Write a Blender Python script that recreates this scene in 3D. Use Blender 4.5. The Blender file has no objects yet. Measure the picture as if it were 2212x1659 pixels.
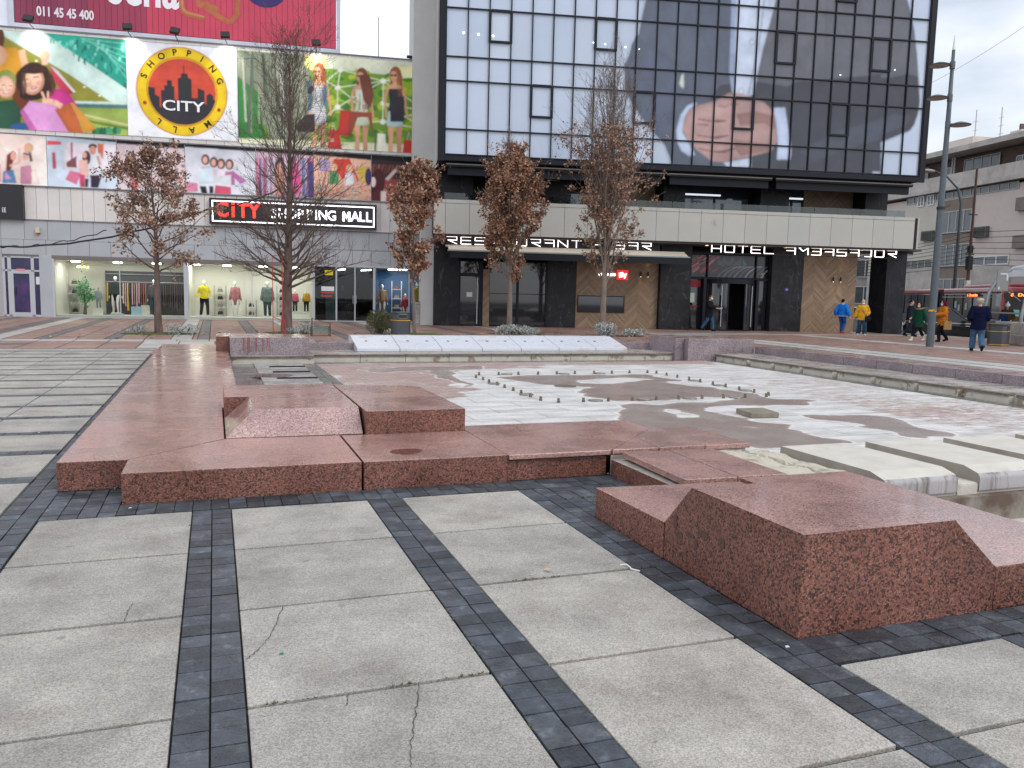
import bpy, bmesh, math, random
from mathutils import Vector, Matrix
from mathutils import noise as mnoise
random.seed(7)
SC = bpy.context.scene
COL = SC.collection
PI = math.pi
R = math.radians

# ------------------------------------------------------------------ camera
FPX, PITCH, ROLL, YAW, EYE = 1761.05, .110967, .0229479, .3507926, 1.6   # focal length in pixels of a 2212 px wide frame
_f = Vector((math.sin(YAW)*math.cos(PITCH), math.cos(YAW)*math.cos(PITCH), -math.sin(PITCH)))
_r = Vector((math.cos(YAW), -math.sin(YAW), 0)); _u = _r.cross(_f)
CR = _r*math.cos(ROLL)+_u*math.sin(ROLL); CU = -_r*math.sin(ROLL)+_u*math.cos(ROLL)
cam = bpy.data.cameras.new('camera'); camo = bpy.data.objects.new('camera', cam); COL.objects.link(camo)
m = Matrix((CR, CU, -_f)).transposed().to_4x4(); m.translation = (0, 0, EYE); camo.matrix_world = m
cam.sensor_width = 36; cam.lens = FPX/2212*36; cam.clip_end = 2000; cam.clip_start = .05
SC.camera = camo

# ------------------------------------------------------------------ world: overcast winter sky
W = bpy.data.worlds.new('World'); SC.world = W; W.use_nodes = True
nt = W.node_tree; nt.nodes.clear()
SUN_EL, SUN_AZ = R(42), R(150)
def nd(nt, t, **k):
    n = nt.nodes.new(t)
    for a, b in k.items():
        if a.startswith('i_'): n.inputs[a[2:].replace('_', ' ')].default_value = b
        else: setattr(n, a, b)
    return n
sky = nd(nt, 'ShaderNodeTexSky', sky_type='NISHITA', sun_disc=False, sun_elevation=SUN_EL, sun_rotation=SUN_AZ, air_density=1.2, dust_density=2.5, ozone_density=1.5)
tc = nd(nt, 'ShaderNodeTexCoord'); mp = nd(nt, 'ShaderNodeMapping'); mp.inputs['Scale'].default_value = (1.0, 1.0, 2.6)
nz = nd(nt, 'ShaderNodeTexNoise'); nz.inputs['Scale'].default_value = 2.1; nz.inputs['Detail'].default_value = 7; nz.inputs['Roughness'].default_value = .5
rp = nd(nt, 'ShaderNodeValToRGB'); rp.color_ramp.elements[0].position = .34; rp.color_ramp.elements[1].position = .54
rp.color_ramp.elements[0].color = (.42,.42,.42,1)
mx = nd(nt, 'ShaderNodeMixRGB'); mx.inputs[2].default_value = (9.4, 9.7, 10.4, 1)
bg = nd(nt, 'ShaderNodeBackground'); bg.inputs[1].default_value = .105
ow = nd(nt, 'ShaderNodeOutputWorld'); L = nt.links.new
L(tc.outputs['Generated'], mp.inputs[0]); L(mp.outputs[0], nz.inputs[0]); L(nz.outputs[0], rp.inputs[0])
L(rp.outputs[0], mx.inputs[0]); L(sky.outputs[0], mx.inputs[1]); L(mx.outputs[0], bg.inputs[0]); L(bg.outputs[0], ow.inputs[0])
# soft overcast sun
sl = bpy.data.lights.new('sun', 'SUN'); sl.energy = .8; sl.angle = R(25); sl.color = (1, .97, .93)
so = bpy.data.objects.new('sun', sl); COL.objects.link(so)
so.rotation_euler = Vector((math.sin(SUN_AZ)*math.cos(SUN_EL), math.cos(SUN_AZ)*math.cos(SUN_EL), math.sin(SUN_EL))).to_track_quat('Z', 'Y').to_euler()
SC.view_settings.view_transform = 'Standard'; SC.view_settings.look = 'None'; SC.view_settings.exposure = .34; SC.view_settings.gamma = 1

# ------------------------------------------------------------------ survey helpers: sight lines from the camera station onto real planes
def sight(px, py): return CR*(px-1106)/FPX-CU*(py-829.5)/FPX+_f
def ground_at(px, py, z=0.):
    d = sight(px, py); t = (z-EYE)/d.z; return (d.x*t, d.y*t)
def wall_at(px, py, P, ang):                 # -> (distance along wall, height)
    d = sight(px, py); n = Vector((-math.sin(ang), math.cos(ang), 0)); p = Vector((P[0], P[1], 0))
    q = d*(n.dot(p)/n.dot(d)); s = (q-p).dot(Vector((math.cos(ang), math.sin(ang), 0))); return (s, q.z+EYE)
def crop(x0, y0, w, cw):
    s = w/cw/1.851718; return lambda x, y: (x0/1.851718+x*s, y0/1.851718+y*s)

# ------------------------------------------------------------------ materials
MATS = {}
def mat(name, col, rough=.7, metal=0., spec=.5, var=0., vs=3., bump=0., bs=40., em=None, es=1., coat=0., col2=None, thr=(.4,.6), detail=6, rvar=0., tint=False, stretch=None, alpha=None):
    if name in MATS: return MATS[name]
    m = bpy.data.materials.new(name); m.use_nodes = True; t = m.node_tree; b = t.nodes['Principled BSDF']
    b.inputs['Roughness'].default_value = rough; b.inputs['Metallic'].default_value = metal
    b.inputs['Specular IOR Level'].default_value = spec; b.inputs['Coat Weight'].default_value = coat; b.inputs['Coat Roughness'].default_value = .08
    b.inputs['Base Color'].default_value = (*col, 1)
    tc = nd(t, 'ShaderNodeTexCoord'); vec = tc.outputs['Object']
    if stretch:
        mp = nd(t, 'ShaderNodeMapping'); mp.inputs['Scale'].default_value = stretch; t.links.new(vec, mp.inputs[0]); vec = mp.outputs[0]
    out = None
    if var or col2:
        n = nd(t, 'ShaderNodeTexNoise'); n.inputs['Scale'].default_value = vs; n.inputs['Detail'].default_value = detail; n.inputs['Roughness'].default_value = .6
        t.links.new(vec, n.inputs[0]); r = nd(t, 'ShaderNodeValToRGB'); t.links.new(n.outputs[0], r.inputs[0])
        r.color_ramp.elements[0].position, r.color_ramp.elements[1].position = thr if col2 else (.3, .7)
        if col2: a_, b_ = col, col2
        else: a_ = tuple(c*(1-var) for c in col); b_ = tuple(min(1, c*(1+var)) for c in col)
        r.color_ramp.elements[0].color = (*a_, 1); r.color_ramp.elements[1].color = (*b_, 1); out = r.outputs[0]
        if rvar:
            mr = nd(t, 'ShaderNodeMapRange'); mr.inputs[3].default_value = max(.03, rough-rvar); mr.inputs[4].default_value = rough+rvar
            t.links.new(n.outputs[0], mr.inputs[0]); mr.inputs[1].default_value = .35; mr.inputs[2].default_value = .65; t.links.new(mr.outputs[0], b.inputs['Roughness'])
    if tint:
        at = nd(t, 'ShaderNodeAttribute', attribute_name='tint'); mm_ = nd(t, 'ShaderNodeMixRGB', blend_type='MULTIPLY'); mm_.inputs[0].default_value = 1
        if out: t.links.new(out, mm_.inputs[1])
        else: mm_.inputs[1].default_value = (*col, 1)
        t.links.new(at.outputs['Color'], mm_.inputs[2]); out = mm_.outputs[0]
    if out: t.links.new(out, b.inputs['Base Color'])
    if bump:
        n = nd(t, 'ShaderNodeTexNoise'); n.inputs['Scale'].default_value = bs; n.inputs['Detail'].default_value = 4; t.links.new(vec, n.inputs[0])
        bp = nd(t, 'ShaderNodeBump'); bp.inputs['Strength'].default_value = bump; bp.inputs['Distance'].default_value = .01
        t.links.new(n.outputs[0], bp.inputs['Height']); t.links.new(bp.outputs[0], b.inputs['Normal'])
    if em:
        b.inputs['Emission Color'].default_value = (*em, 1); b.inputs['Emission Strength'].default_value = es
    MATS[name] = m; return m
def granite(name, base, dark, light, sc=62, rough=.3, wet=0.):
    m = bpy.data.materials.new(name); m.use_nodes = True; t = m.node_tree; b = t.nodes['Principled BSDF']; L = t.links.new
    tc = nd(t, 'ShaderNodeTexCoord')
    w = nd(t, 'ShaderNodeTexNoise'); w.inputs['Scale'].default_value = sc*1.4; w.inputs['Detail'].default_value = 3
    mixv = nd(t, 'ShaderNodeMixRGB', blend_type='ADD'); mixv.inputs[0].default_value = .012
    L(tc.outputs['Object'], w.inputs[0]); L(tc.outputs['Object'], mixv.inputs[1]); L(w.outputs['Color'], mixv.inputs[2])
    v = nd(t, 'ShaderNodeTexVoronoi'); v.inputs['Scale'].default_value = sc; L(mixv.outputs[0], v.inputs[0])
    s = nd(t, 'ShaderNodeSeparateColor'); L(v.outputs['Color'], s.inputs[0])
    r = nd(t, 'ShaderNodeValToRGB'); e = r.color_ramp.elements; e[0].position = 0; e[0].color = (*dark, 1); e[1].position = 1; e[1].color = (*light, 1)
    for p, c in ((.20, dark), (.27, tuple(x*.62 for x in base)), (.5, base), (.8, tuple(x*1.12 for x in base))):
        q = e.new(p); q.color = (*c, 1)
    L(s.outputs[0], r.inputs[0])
    v2 = nd(t, 'ShaderNodeTexVoronoi', feature='DISTANCE_TO_EDGE'); v2.inputs['Scale'].default_value = sc; L(mixv.outputs[0], v2.inputs[0])
    r2 = nd(t, 'ShaderNodeValToRGB'); r2.color_ramp.elements[0].position = .0; r2.color_ramp.elements[0].color = (.35, .3, .3, 1); r2.color_ramp.elements[1].position = .14
    L(v2.outputs[0], r2.inputs[0]); mu = nd(t, 'ShaderNodeMixRGB', blend_type='MULTIPLY'); mu.inputs[0].default_value = .8
    L(r.outputs[0], mu.inputs[1]); L(r2.outputs[0], mu.inputs[2])
    n = nd(t, 'ShaderNodeTexNoise'); n.inputs['Scale'].default_value = 2.2; n.inputs['Detail'].default_value = 5; L(tc.outputs['Object'], n.inputs[0])
    r3 = nd(t, 'ShaderNodeValToRGB'); r3.color_ramp.elements[0].position = .3; r3.color_ramp.elements[0].color = (.72, .70, .70, 1); r3.color_ramp.elements[1].position = .65
    L(n.outputs[0], r3.inputs[0]); mu2 = nd(t, 'ShaderNodeMixRGB', blend_type='MULTIPLY'); mu2.inputs[0].default_value = 1
    L(mu.outputs[0], mu2.inputs[1]); L(r3.outputs[0], mu2.inputs[2]); L(mu2.outputs[0], b.inputs['Base Color'])
    mr = nd(t, 'ShaderNodeMapRange'); mr.inputs[1].default_value = .35; mr.inputs[2].default_value = .65; mr.inputs[3].default_value = rough*.6; mr.inputs[4].default_value = rough*1.5
    L(n.outputs[0], mr.inputs[0]); L(mr.outputs[0], b.inputs['Roughness']); b.inputs['Coat Weight'].default_value = wet; b.inputs['Coat Roughness'].default_value = .12
    bp = nd(t, 'ShaderNodeBump'); bp.inputs['Strength'].default_value = .12; bp.inputs['Distance'].default_value = .003; L(v2.outputs[0], bp.inputs['Height']); L(bp.outputs[0], b.inputs['Normal'])
    MATS[name] = m; return m
def glass(name, tint=(.8, .85, .85), refl=1.0):
    m = bpy.data.materials.new(name); m.use_nodes = True; t = m.node_tree; t.nodes.clear(); L = t.links.new
    tr = nd(t, 'ShaderNodeBsdfTransparent'); tr.inputs[0].default_value = (*tint, 1); gl = nd(t, 'ShaderNodeBsdfGlossy'); gl.inputs['Roughness'].default_value = .02
    fr = nd(t, 'ShaderNodeFresnel'); fr.inputs[0].default_value = 1.5; mi = nd(t, 'ShaderNodeMath', operation='MULTIPLY'); mi.inputs[1].default_value = refl
    mx = nd(t, 'ShaderNodeMixShader'); o = nd(t, 'ShaderNodeOutputMaterial')
    L(fr.outputs[0], mi.inputs[0]); L(mi.outputs[0], mx.inputs[0]); L(tr.outputs[0], mx.inputs[1]); L(gl.outputs[0], mx.inputs[2]); L(mx.outputs[0], o.inputs[0])
    MATS[name] = m; return m
def flat(c, rough=.6):                       # printed ink colours of the posters
    k = 'ink_%02x%02x%02x' % tuple(int(x*255) for x in c)
    return mat(k, c, rough=rough, var=.06, vs=2.)
def srgb(h):
    h = h.lstrip('#'); v = [int(h[i:i+2], 16)/255 for i in (0, 2, 4)]
    return tuple((x/12.92 if x < .04045 else ((x+.055)/1.055)**2.4) for x in v)
def ink(h): return mat('ink_'+h, srgb(h), rough=.5, spec=.3, var=.07, vs=1.5)

# ------------------------------------------------------------------ mesh builder
class MB:
    def __init__(s): s.v = []; s.f = []; s.m = []; s.t = []; s.cur = 0; s.tint = (1, 1, 1)
    def add(s, vs, fs, mi=None):
        o = len(s.v); s.v += [tuple(v) for v in vs]
        for f in fs: s.f.append([o+i for i in f]); s.m.append(s.cur if mi is None else mi); s.t.append(s.tint)
        return s
    def box(s, x0, x1, y0, y1, z0, z1, mi=None, M=None):
        vs = [(x, y, z) for z in (z0, z1) for y in (y0, y1) for x in (x0, x1)]
        if M is not None: vs = [M @ Vector(v) for v in vs]
        return s.add(vs, [(0, 2, 3, 1), (4, 5, 7, 6), (0, 1, 5, 4), (2, 6, 7, 3), (0, 4, 6, 2), (1, 3, 7, 5)], mi)
    def prism(s, pts, z0, z1, mi=None, top=None):      # pts counter-clockwise; z1 may be a list of heights
        n = len(pts); zt = z1 if isinstance(z1, (list, tuple)) else [z1]*n
        tp = top or pts
        vs = [(p[0], p[1], z0) for p in pts]+[(p[0], p[1], zt[i]) for i, p in enumerate(tp)]
        return s.add(vs, [tuple(range(n-1, -1, -1)), tuple(range(n, 2*n))]+[(i, (i+1) % n, n+(i+1) % n, n+i) for i in range(n)], mi)
    def tube(s, pts, rad, n=6, mi=None, cap=True, ell=None):
        pts = [Vector(p) for p in pts]; k = len(pts); rad = rad if isinstance(rad, (list, tuple)) else [rad]*k
        vs = []; prev = None
        for i, p in enumerate(pts):
            d = (pts[min(i+1, k-1)]-pts[max(i-1, 0)])
            if d.length < 1e-9: d = Vector((0, 0, 1))
            d.normalize()
            if prev is None:
                a = Vector((1, 0, 0)) if abs(d.x) < .8 else Vector((0, 1, 0))
            else: a = prev
            a = (a-d*a.dot(d)); a = a.normalized() if a.length > 1e-6 else d.orthogonal().normalized(); prev = a; b = d.cross(a)
            for j in range(n):
                t = 2*PI*j/n; ra = rad[i]; rb = ra*(ell if ell else 1)
                vs.append(p+a*math.cos(t)*ra+b*math.sin(t)*rb)
        fs = [(i*n+j, i*n+(j+1) % n, (i+1)*n+(j+1) % n, (i+1)*n+j) for i in range(k-1) for j in range(n)]
        if cap: fs += [tuple(range(n-1, -1, -1)), tuple(range((k-1)*n, k*n))]
        return s.add(vs, fs, mi)
    def rings(s, rs, n=16, mi=None):                    # rs: (cx,cy,z,rx,ry)
        vs = []
        for cx, cy, z, rx, ry in rs:
            for j in range(n):
                t = 2*PI*j/n; vs.append((cx+rx*math.cos(t), cy+ry*math.sin(t), z))
        k = len(rs)
        fs = [(i*n+j, i*n+(j+1) % n, (i+1)*n+(j+1) % n, (i+1)*n+j) for i in range(k-1) for j in range(n)]
        fs += [tuple(range(n-1, -1, -1)), tuple(range((k-1)*n, k*n))]
        return s.add(vs, fs, mi)
    def ball(s, c, r, n=10, mi=None, M=None):
        rx, ry, rz = r if isinstance(r, (tuple, list)) else (r, r, r); h = n//2+1; vs = []
        for i in range(1, h):
            a = PI*i/h
            for j in range(n): vs.append(Vector((rx*math.sin(a)*math.cos(2*PI*j/n), ry*math.sin(a)*math.sin(2*PI*j/n), rz*math.cos(a))))
        vs = [Vector((0, 0, rz))]+vs+[Vector((0, 0, -rz))]
        if M is not None: vs = [M @ v for v in vs]
        vs = [v+Vector(c) for v in vs]; fs = [(0, 1+j, 1+(j+1) % n) for j in range(n)]
        for i in range(h-2):
            for j in range(n): fs.append((1+i*n+j, 1+(i+1)*n+j, 1+(i+1)*n+(j+1) % n, 1+i*n+(j+1) % n))
        l = len(vs)-1; b = 1+(h-2)*n; fs += [(b+(j+1) % n, b+j, l) for j in range(n)]
        return s.add(vs, fs, mi)
    def face(s, pts, mi=None): return s.add(pts, [tuple(range(len(pts)))], mi)
    def mesh(s, name, mats=(), smooth=False, tint=False):
        me = bpy.data.meshes.new(name); me.from_pydata(s.v, [], s.f)
        for m in (mats if isinstance(mats, (list, tuple)) else [mats]): me.materials.append(m)
        if len(me.materials) > 1: me.polygons.foreach_set('material_index', s.m)
        if smooth: me.polygons.foreach_set('use_smooth', [True]*len(s.f))
        if tint:
            ca = me.color_attributes.new('tint', 'FLOAT_COLOR', 'CORNER'); buf = []
            for f, t in zip(s.f, s.t): buf += [*t, 1]*len(f)
            ca.data.foreach_set('color', buf)
        me.update(); return me
    def build(s, name, mats, parent=None, smooth=False, bevel=0., tint=False, loc=None):
        o = bpy.data.objects.new(name, s.mesh(name, mats, smooth, tint)); COL.objects.link(o)
        if parent: o.parent = parent
        if loc: o.location = loc
        if bevel:
            b = o.modifiers.new('bevel', 'BEVEL'); b.width = bevel; b.segments = 2; b.limit_method = 'ANGLE'; b.angle_limit = R(35)
        return o
def tag(o, label=None, cat=None, group=None, kind=None):
    for k, v in (('label', label), ('category', cat), ('group', group), ('kind', kind)):
        if v: o[k] = v
    return o
def thing(name, label, cat, loc=(0, 0, 0), rz=0, group=None, kind=None):
    o = bpy.data.objects.new(name, None); COL.objects.link(o); o.location = loc; o.rotation_euler = (0, 0, rz); o.empty_display_size = .1
    return tag(o, label, cat, group, kind)
def dup(root, loc=None, rz=None, label=None, group=None, cat=None):
    def rec(o, par):
        c = o.copy(); COL.objects.link(c); c.parent = par
        for ch in list(o.children): rec(ch, c)
        return c
    r = rec(root, root.parent)
    if loc is not None: r.location = loc
    if rz is not None: r.rotation_euler = (0, 0, rz)
    if label: r['label'] = label
    if group: r['group'] = group
    return r
def text_mb(txt, size, bold=0., depth=.01, align='CENTER'):
    cu = bpy.data.curves.new('t', 'FONT'); cu.body = txt; cu.size = size; cu.extrude = depth/2; cu.offset = bold; cu.align_x = align; cu.align_y = 'CENTER'; cu.resolution_u = 3
    o = bpy.data.objects.new('t', cu); COL.objects.link(o); bpy.context.view_layer.update()
    me = bpy.data.meshes.new_from_object(o.evaluated_get(bpy.context.evaluated_depsgraph_get()))
    vs = [v.co.copy() for v in me.vertices]; fs = [tuple(p.vertices) for p in me.polygons]
    bpy.data.objects.remove(o); bpy.data.curves.remove(cu); bpy.data.meshes.remove(me); return vs, fs
def put_text(mb, txt, x, z, size, y, bold=0., depth=.02, mi=None, align='CENTER', rot=0., sx=1., w=None):
    vs, fs = text_mb(txt, size, bold, depth, align)
    if w:
        xs = [v.x for v in vs]; sx = w/(max(xs)-min(xs)); 
    c, s_ = math.cos(rot), math.sin(rot)
    mb.add([(x+(v.x*sx*c-v.y*s_), y-v.z, z+(v.x*sx*s_+v.y*c)) for v in vs], fs, mi)
# ------------------------------------------------------------------ materials used by the square
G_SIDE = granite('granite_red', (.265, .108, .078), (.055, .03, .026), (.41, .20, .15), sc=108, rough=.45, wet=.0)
G_TOP = granite('granite_red_polished_skylit', (.57, .335, .285), (.24, .14, .12), (.66, .46, .41), sc=150, rough=.26, wet=.5)  # polished wet top; base colour lightened to paint in the sky's reflection
G_PINK = granite('granite_flamed', (.60, .40, .37), (.30, .22, .22), (.72, .56, .53), sc=120, rough=.55)
G_LILAC = granite('granite_lilac', (.36, .305, .325), (.25, .21, .23), (.42, .36, .38), sc=60, rough=.4)
G_LTOP = granite('granite_lilac_top', (.44, .30, .28), (.30, .21, .19), (.50, .38, .35), sc=60, rough=.3, wet=.5)
M_SLAB = mat('washed_concrete_slab', (.365, .350, .317), rough=.75, var=.22, vs=2.4, bump=.5, bs=190, tint=True, detail=12)
def speck(m, sc=150, a=.55, pos=.2):
    t = m.node_tree; b = t.nodes['Principled BSDF']; src = b.inputs['Base Color'].links[0].from_socket if b.inputs['Base Color'].links else None
    tc = nd(t, 'ShaderNodeTexCoord'); v = nd(t, 'ShaderNodeTexVoronoi'); v.inputs['Scale'].default_value = sc; t.links.new(tc.outputs['Object'], v.inputs[0])
    s = nd(t, 'ShaderNodeSeparateColor'); t.links.new(v.outputs['Color'], s.inputs[0]); mr = nd(t, 'ShaderNodeMapRange'); mr.inputs[3].default_value = 1-a; mr.inputs[4].default_value = 1+a*.75
    t.links.new(s.outputs[0], mr.inputs[0]); mu = nd(t, 'ShaderNodeMixRGB', blend_type='MULTIPLY'); mu.inputs[0].default_value = 1
    if src: t.links.new(src, mu.inputs[1])
    else: mu.inputs[1].default_value = b.inputs['Base Color'].default_value
    t.links.new(mr.outputs[0], mu.inputs[2]); t.links.new(mu.outputs[0], b.inputs['Base Color']); return m
speck(M_SLAB, 190, .36)
def stains(m, sc, lo, hi, dark, off=0., vz=1.):
    t = m.node_tree; b = t.nodes['Principled BSDF']; src = b.inputs['Base Color'].links[0].from_socket
    tc = nd(t, 'ShaderNodeTexCoord'); mp = nd(t, 'ShaderNodeMapping'); mp.inputs['Location'].default_value = (off, off*.7, 0); mp.inputs['Scale'].default_value = (1, 1, vz); n = nd(t, 'ShaderNodeTexNoise'); n.inputs['Scale'].default_value = sc; n.inputs['Detail'].default_value = 8; n.inputs['Roughness'].default_value = .65
    t.links.new(tc.outputs['Object'], mp.inputs[0]); t.links.new(mp.outputs[0], n.inputs[0]); r = nd(t, 'ShaderNodeValToRGB'); e = r.color_ramp.elements; e[0].position = lo; e[0].color = (1, 1, 1, 1); e[1].position = hi; e[1].color = (*dark, 1)
    t.links.new(n.outputs[0], r.inputs[0]); mu = nd(t, 'ShaderNodeMixRGB', blend_type='MULTIPLY'); mu.inputs[0].default_value = 1
    t.links.new(src, mu.inputs[1]); t.links.new(r.outputs[0], mu.inputs[2]); t.links.new(mu.outputs[0], b.inputs['Base Color']); return m
stains(M_SLAB, 1.7, .50, .74, (.66, .64, .63)); stains(M_SLAB, 5.5, .66, .72, (.72, .70, .68), 3.1)
def gum(m, sc, r, col, off):
    t = m.node_tree; b = t.nodes['Principled BSDF']; src = b.inputs['Base Color'].links[0].from_socket
    tc = nd(t, 'ShaderNodeTexCoord'); mp = nd(t, 'ShaderNodeMapping'); mp.inputs['Location'].default_value = (off, off, 0); mp.inputs['Scale'].default_value = (1, 1, 0); v = nd(t, 'ShaderNodeTexVoronoi'); v.inputs['Scale'].default_value = sc
    n = nd(t, 'ShaderNodeTexNoise'); n.inputs['Scale'].default_value = 30; ad = nd(t, 'ShaderNodeMath', operation='MULTIPLY_ADD'); ad.inputs[1].default_value = .06
    t.links.new(tc.outputs['Object'], mp.inputs[0]); t.links.new(mp.outputs[0], v.inputs[0]); t.links.new(tc.outputs['Object'], n.inputs[0]); t.links.new(n.outputs[0], ad.inputs[0]); t.links.new(v.outputs['Distance'], ad.inputs[2])
    r_ = nd(t, 'ShaderNodeMapRange'); r_.inputs[1].default_value = r+.03; r_.inputs[2].default_value = r+.045; r_.inputs[3].default_value = .55; r_.inputs[4].default_value = 0; t.links.new(ad.outputs[0], r_.inputs[0])
    mu = nd(t, 'ShaderNodeMixRGB'); mu.inputs[2].default_value = (*col, 1); t.links.new(r_.outputs[0], mu.inputs[0]); t.links.new(src, mu.inputs[1]); t.links.new(mu.outputs[0], b.inputs['Base Color'])
gum(M_SLAB, 2.3, .035, (.17, .16, .15), 0.); gum(M_SLAB, 1.4, .010, (.5, .49, .45), 4.3); stains(G_SIDE, 1.4, .52, .75, (.68, .64, .64)); stains(G_TOP, 1.1, .50, .8, (.84, .80, .80), 2.)
M_SLATE = mat('slate_paver', (.056, .066, .080), rough=.5, var=.35, vs=9, bump=.8, bs=60, tint=True, rvar=.15)
stains(M_SLATE, 13, .54, .74, (2.5, 2.4, 2.3), 1.7); stains(M_SLATE, 3, .45, .65, (.62, .62, .64), .4)
M_JOINT = mat('joint_soil', (.035, .032, .028), rough=.95, col2=(.05, .065, .03), thr=(.55, .7), vs=3)
M_RPAVE = mat('red_paver', (.30, .185, .15), rough=.5, var=.2, vs=2, tint=True, rvar=.2)
stains(M_RPAVE, .8, .5, .75, (.72, .70, .72)); M_LPAVE = mat('light_paver', (.44, .43, .40), rough=.5, var=.12, vs=2, tint=True)
M_DPAVE = mat('dark_paver', (.13, .125, .13), rough=.5, var=.15, vs=2, tint=True)
M_ASPH = mat('asphalt', (.05, .05, .052), rough=.6, var=.2, vs=4)
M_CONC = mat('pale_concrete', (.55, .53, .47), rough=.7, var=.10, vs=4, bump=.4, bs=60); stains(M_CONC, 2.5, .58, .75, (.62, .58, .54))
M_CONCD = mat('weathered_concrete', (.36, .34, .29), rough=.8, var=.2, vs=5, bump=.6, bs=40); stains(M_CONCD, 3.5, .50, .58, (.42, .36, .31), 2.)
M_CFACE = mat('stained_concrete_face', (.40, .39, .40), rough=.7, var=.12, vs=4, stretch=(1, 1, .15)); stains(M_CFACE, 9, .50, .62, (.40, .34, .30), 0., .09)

PIT = (4.8, 16, 3.55, 4.88)
def struct(o): o['kind'] = 'structure'; return o
g = MB()          # the ground sheet with the fountain trough cut out of it; its far corner lies lower, under the street
X0, X1, Y0, Y1 = -120, 33.6, -60, 220
xs = [X0, PIT[0], PIT[1], X1]; ys = [Y0, PIT[2], PIT[3], Y1]
for i in range(3):
    for j in range(3):
        if i == 1 and j == 1: continue
        g.face([(xs[i], ys[j], -.02), (xs[i+1], ys[j], -.02), (xs[i+1], ys[j+1], -.02), (xs[i], ys[j+1], -.02)])
# street cut: built as its own lower sheet further down, so the near sheet stops at the kerb line
struct(g.build('ground', M_JOINT))

rnd = random.Random(3)
def tint(mb, a=.12, warm=.03):
    k = 1+rnd.uniform(-a, a); w = rnd.uniform(-warm, warm); mb.tint = (k*(1+w), k, k*(1-w))
# pale slabs, one metre long, between the slate bands
sl = MB()
COLS = [(-1.17-.27-.98*0, 0)]
def slab(x0, x1, y0, y1, gap=.013, lift=0.):
    tint(sl, .10, .012); z = rnd.uniform(-.0025, .0025)+lift; sl.box(x0+.005, x1-.005, y0+gap, y1-gap, -.05, z)
YJ = [-4.86, -3.86, -2.87, -1.87, -.87, .13, 1.13, 2.13, 3.12, 4.13, 5.13, 6.12]
bands = [-1.40, -.17, 1.08, 2.31, 3.545, 4.78, 6.015, 7.25, 8.485, 9.72]       # left edge of each 0.26 m band
lefts = [-8.83, -7.59, -6.36, -5.12, -3.88, -2.64]
for k, bx in enumerate(lefts[:-1]+[-2.64]+bands[:-1]):
    a = bx+.26; allb = lefts+bands; b = allb[allb.index(bx)+1]
    for j in range(len(YJ)-1):
        y0, y1 = YJ[j], YJ[j+1]; 
        if b < -1.0 and y0 > 5.9: continue
        if b > 2.4 and y0 >= 2.7: continue
        top = y1
        if b > 2.4 and y1 > 2.74: top = 2.74
        if b <= 2.4 and y1 > 6.11: top = 6.11
        if b > 2.4: sh = .0
        slab(a, b, y0, top)
# left plaza: bars along X, joints along Y every metre
BAR = [7.46, 8.67, 9.80, 10.95, 11.97, 13.12, 14.08, 15.15, 16.1, 17.05, 17.95, 18.9, 19.8, 20.8, 21.7, 22.5]
BW = [.24, .22]+[.18]*14
XJ = [-1.41, -2.34, -3.34, -4.34, -5.34, -6.34, -7.34, -8.34, -9.34, -10.34, -11.34, -12.34, -13.34]
sl2 = MB()
py = 6.12
for i, yb in enumerate(BAR):
    for j in range(len(XJ)-1):
        tint(sl, .06, .02); z = rnd.uniform(-.002, .002)
        sl.box(XJ[j+1]+.008, XJ[j]-.008, py+.010, yb-BW[i]/2-.010, -.05, z)
    py = yb+BW[i]/2
struct(sl.build('paving_slabs', M_SLAB, tint=True, bevel=.004))
# slate setts in the bands
st = MB()
def setts(x0, x1, y0, y1, along='y', rows=2, L=.125, j=.004):
    if along == 'y':
        w = (x1-x0)/rows; n = max(1, round((y1-y0)/L)); l = (y1-y0)/n
        for a in range(rows):
            for b in range(n):
                tint(st, .42, .04); e = rnd.uniform(-.006, .006) if 0 < b < n else 0
                st.box(x0+a*w+j, x0+(a+1)*w-j, y0+b*l+j*.7, y0+(b+1)*l-j*.7, -.05, rnd.uniform(-.004, .001))
    else:
        w = (y1-y0)/rows; n = max(1, round((x1-x0)/L)); l = (x1-x0)/n
        for a in range(rows):
            for b in range(n):
                tint(st, .42, .04)
                st.box(x0+b*l+j*.7, x0+(b+1)*l-j*.7, y0+a*w+j, y0+(a+1)*w-j, -.05, rnd.uniform(-.004, .001))
for bx in (-2.64, -1.40): setts(bx, bx+.25, -2, 6.1 if bx < -2 else 7.2)
for bx in (-.17, 1.08): setts(bx, bx+.26, -2, 6.12)
setts(2.31, 2.57, -2, 6.12)
for bx in bands[4:]: setts(bx, bx+.26, -2, 2.74)
setts(-1.15, -.67, 6.12, 6.96, rows=4); setts(-.67, 3.32, 6.13, 6.44, 'x', 2); setts(2.57, 3.32, 5.24, 6.12, rows=5)
setts(2.57, 10., 2.75, 3.02, 'x', 2); setts(-1.40, -1.15, 7.2, 20.6)
for i, yb in enumerate(BAR): setts(-13.3, -1.41, yb-BW[i]/2, yb+BW[i]/2, 'x', 2 if i < 3 else 1, L=.14 if i < 5 else .5)
struct(st.build('paving_bands', M_SLATE, tint=True))
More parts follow.
